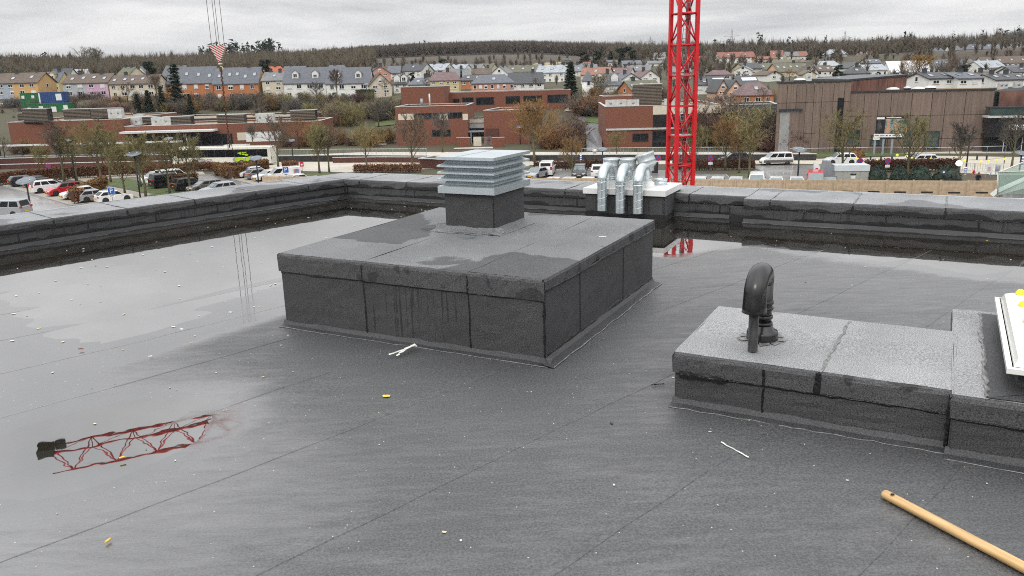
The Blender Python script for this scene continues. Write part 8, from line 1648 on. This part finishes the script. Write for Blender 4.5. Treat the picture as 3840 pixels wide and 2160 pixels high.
_tr = ray(181, 1690); _az = atan2(_tr[0], _tr[1]); _q = solve(lambda q: -atan2(cb.x+jd.x*q, cb.y+jd.y*q), -_az, .5, 3.0); zm = ROOF-1.6-_tr[2]/hypot(_tr[0], _tr[1])*hypot(cb.x+jd.x*_q, cb.y+jd.y*_q)-.75; BAY = 2.14; nb = int(zm/BAY)+1; Hm = zm
legm = MB().bx((-.125, -.125, 0), (.125, .125, Hm)).mesh('mast_leg', M_cr)
cs = [(-A, -A), (A, -A), (A, A), (-A, A)]
for c_ in cs: inst('mast_leg', legm, crane, (c_[0], c_[1], 0))
ph = .42
hbar = MB().tube((-A, 0, 0), (A, 0, 0), .062, n=6).mesh('brace', M_cr); dlen = hypot(2*A, BAY-.25); dbar = MB().tube((-dlen/2, 0, 0), (dlen/2, 0, 0), .058, n=6).mesh('diagonal_brace', M_cr); an = math.atan2(BAY-.25, 2*A)
for k in range(nb):
    z = k*BAY+ph
    if z+BAY > Hm: break
    for f in range(4):
        rz = f*pi/2; c_ = (sin(rz)*A, -cos(rz)*A)
        if z < Hm: inst('brace', hbar, crane, (c_[0], c_[1], z), (0, 0, rz))
        inst('diagonal_brace', dbar, crane, (c_[0], c_[1], z+BAY/2), Matrix.Rotation(rz, 3, 'Z').to_euler() if False else (Matrix.Rotation(rz, 3, 'Z') @ Matrix.Rotation((an if (k+f) % 2 else -an), 3, 'Y')).to_euler())
    if k % 2 == 0:
        MB().bx((-A+.1, -A+.1, z+.02), (A-.1, A-.1, z+.08)).build('platform', M_crl, crane)
        for s in (-1, 1): MB().tube((-A+.1, s*(A-.1), z+1.0), (A-.1, s*(A-.1), z+1.0), .025, n=5).build('guard_rail', M_cr, crane)
    elif k % 3 == 0: MB().bx((-A*.2, -A-.02, z-.12), (A*.8, -A+.06, z+.18)).build('splice_plate', M_cr, crane)
    sx_ = (-1 if k % 2 else 1)*.18; mb = MB()
    for s in (-.2, .2): mb.tube((.25+s+sx_, .1, z), (.25+s-sx_, .25, z+BAY), .025, n=4)
    for q in range(7): u = (q+.5)/7; mb.tube((.05+sx_*(1-2*u), .1+.15*u, z+BAY*u), (.45+sx_*(1-2*u), .1+.15*u, z+BAY*u), .015, n=4)
    mb.build('ladder', M_crl, crane)
mb = MB()
for x_ in (-.1, 0.0): mb.tube((.2+x_, -.1, 0), (.2+x_, -.1, Hm), .018, n=4)
mb.build('power_cable', M_rope, crane)
MB().bx((-1.6, -1.6, -.3), (1.6, 1.6, .35)).build('foundation', M_concg, crane); MB().lathe([(1.1, Hm), (1.1, Hm+.5), (.9, Hm+.6)], n=20).build('slewing_ring', M_steeld, crane)
# jib in the crane's frame
jr = math.atan2(jdir.y, jdir.x)-CA; tip_l = jl*_q
def J(u, v, z): return (u*cos(jr)-v*sin(jr), u*sin(jr)+v*cos(jr), z)
zb_ = Hm+.75; jw, jh = .62, 1.35
for v, z, r in ((-jw, zb_, .10), (jw, zb_, .10), (0, zb_+jh, .085)): MB().tube(J(-9, v, z), J(tip_l, v, z), r*.72, n=6).build('jib_chord', M_cr, crane)
nbj = int((tip_l+9)/2.15)
for k in range(nbj):
    u0 = -9+k*(tip_l+9)/nbj; u1 = u0+(tip_l+9)/nbj; um = (u0+u1)/2
    for v in (-jw, jw): mb = MB(); mb.tube(J(u0, v, zb_), J(um, 0, zb_+jh), .032, n=5); mb.tube(J(um, 0, zb_+jh), J(u1, v, zb_), .032, n=5); mb.build('jib_lacing', M_cr, crane)
    mb = MB(); mb.tube(J(u0, -jw, zb_), J(u0, jw, zb_), .025, n=5); mb.tube(J(u0, -jw, zb_), J(u1, jw, zb_), .02, n=5); mb.build('jib_lacing', M_cr, crane)
mb = MB(); c_ = J(tip_l+.1, 0, zb_-.05); mb.box(c_, (.8, 1.5, .5), rz=jr); mb.box(J(tip_l-.6, -.4, zb_-.12), (.5, .4, .5), rz=jr); mb.build('jib_end_block', mat('jib_end', (.02, .03, .025), rough=.6), crane)
MB().box(J(-9, 0, zb_+.2), (3, 1.8, 2.2), rz=jr).build('counterweight', M_concg, crane); MB().box(J(1.6, -1.5, zb_-.3), (1.6, 1.4, 2.0), rz=jr).build('cab', M_swhite, crane); MB().box(J(jl, 0, zb_-.25), (1.4, 1.4, .3), rz=jr).build('trolley', M_steeld, crane)
# hook block and its ropes hang from the trolley
hz_ = [far(833, py, 46.0).z for py in (170, 225, 236)]
hk = thing('hook_block', 'red and white striped crane hook block hanging on four wire ropes', 'hook block', (trol.x, trol.y, hz_[0])); mr_ = bpy.data.materials.new('hook_stripes'); mr_.use_nodes = True; t_ = mr_.node_tree; p_ = t_.nodes['Principled BSDF']; tcn = t_.nodes.new('ShaderNodeTexCoord'); sx = t_.nodes.new('ShaderNodeSeparateXYZ'); t_.links.new(tcn.outputs['Object'], sx.inputs[0])
def mm(op, a, b):
    n_ = t_.nodes.new('ShaderNodeMath'); n_.operation = op
    for i, v in enumerate((a, b)):
        if isinstance(v, (int, float)): n_.inputs[i].default_value = v
        else: t_.links.new(v, n_.inputs[i])
    return n_.outputs[0]
st = mm('GREATER_THAN', mm('FRACT', mm('MULTIPLY', mm('ADD', mm('MULTIPLY', sx.outputs[0], .62), sx.outputs[2]), 7.6), 0), .48); mxn = t_.nodes.new('ShaderNodeMix'); mxn.data_type = 'RGBA'; t_.links.new(st, mxn.inputs[0]); mxn.inputs[6].default_value = (.72, .70, .66, 1); mxn.inputs[7].default_value = (.45, .03, .03, 1); t_.links.new(mxn.outputs[2], p_.inputs['Base Color']); p_.inputs['Roughness'].default_value = .5
w_ = .40; sh_ = [(-w_, 0), (w_, 0), (w_+.02, -.10), (.05, -.86), (-.05, -.86), (-w_-.02, -.10)]; 
MB().add([(x, -.13, z) for x, z in sh_]+[(x, .13, z) for x, z in sh_], [tuple(range(5, -1, -1)), tuple(range(6, 12))]+[(i, (i+1) % 6, 6+(i+1) % 6, 6+i) for i in range(6)]).build('striped_plate', mr_, hk)
o = MB().lathe([(.05, -.05), (.11, -.05), (.11, .05), (.05, .05)], n=14).build('swivel', M_creamp, hk); o.location = (0, 0, -.98)
pts = [(0, 0, -1.0)]+[(.12*sin(a), 0, -1.12-.12*(1-cos(a))) for a in np.linspace(0, 4.3, 10)]; MB().path(pts, .035, 8).build('hook', M_creamp, hk)
for x in (-.36, -.06, .07, .34):
    for y in (0,): MB().tube((x, y, -.05), (x*1.0, y, zb_-.3-hz_[0]), .013, n=5).build('wire_rope', M_rope, hk)
ch_ = thing('chain_sling', 'rusty chain sling hanging straight down from the crane hook', 'chain', (trol.x, trol.y, hz_[0]-1.26)); me_ = MB().lathe([(.0, -.07), (.045, -.06), (.045, .06), (.0, .07)], n=6).mesh('link', M_rust); ln = 4.3; n = int(ln/.13)
for k in range(n): inst('link', me_, ch_, (.02*((k % 2)*2-1), .0, -.07-k*.13), (0, 0, (k % 2)*1.57))
mb = MB()
for s in (-1, 1): mb.path([(s*.05, 0, -ln*.78), (s*.10, .02, -ln*.92), (s*.13, .03, -ln*1.06)], .02, 5)
mb.build('chain_leg', M_rust, ch_); MB().lathe([(.08, -.1), (.10, 0), (.08, .1)], (0, 0, -.02), 10).build('ring', M_rust, ch_)
# ================================================================== HAZE
hz = bpy.data.objects.new('haze', MB().bx((-2400, -40, -1.5), (2400, 3300, 175)).mesh('haze', [])); link(hz); tag(hz, kind='stuff')
mh = bpy.data.materials.new('haze_air'); mh.use_nodes = True; t_ = mh.node_tree; t_.nodes.clear(); pv_ = t_.nodes.new('ShaderNodeVolumePrincipled'); pv_.inputs['Color'].default_value = (.93, .96, 1, 1); pv_.inputs['Density'].default_value = HAZE; pv_.inputs['Anisotropy'].default_value = 0.0; ou = t_.nodes.new('ShaderNodeOutputMaterial'); t_.links.new(pv_.outputs[0], ou.inputs['Volume']); hz.data.materials.append(mh)
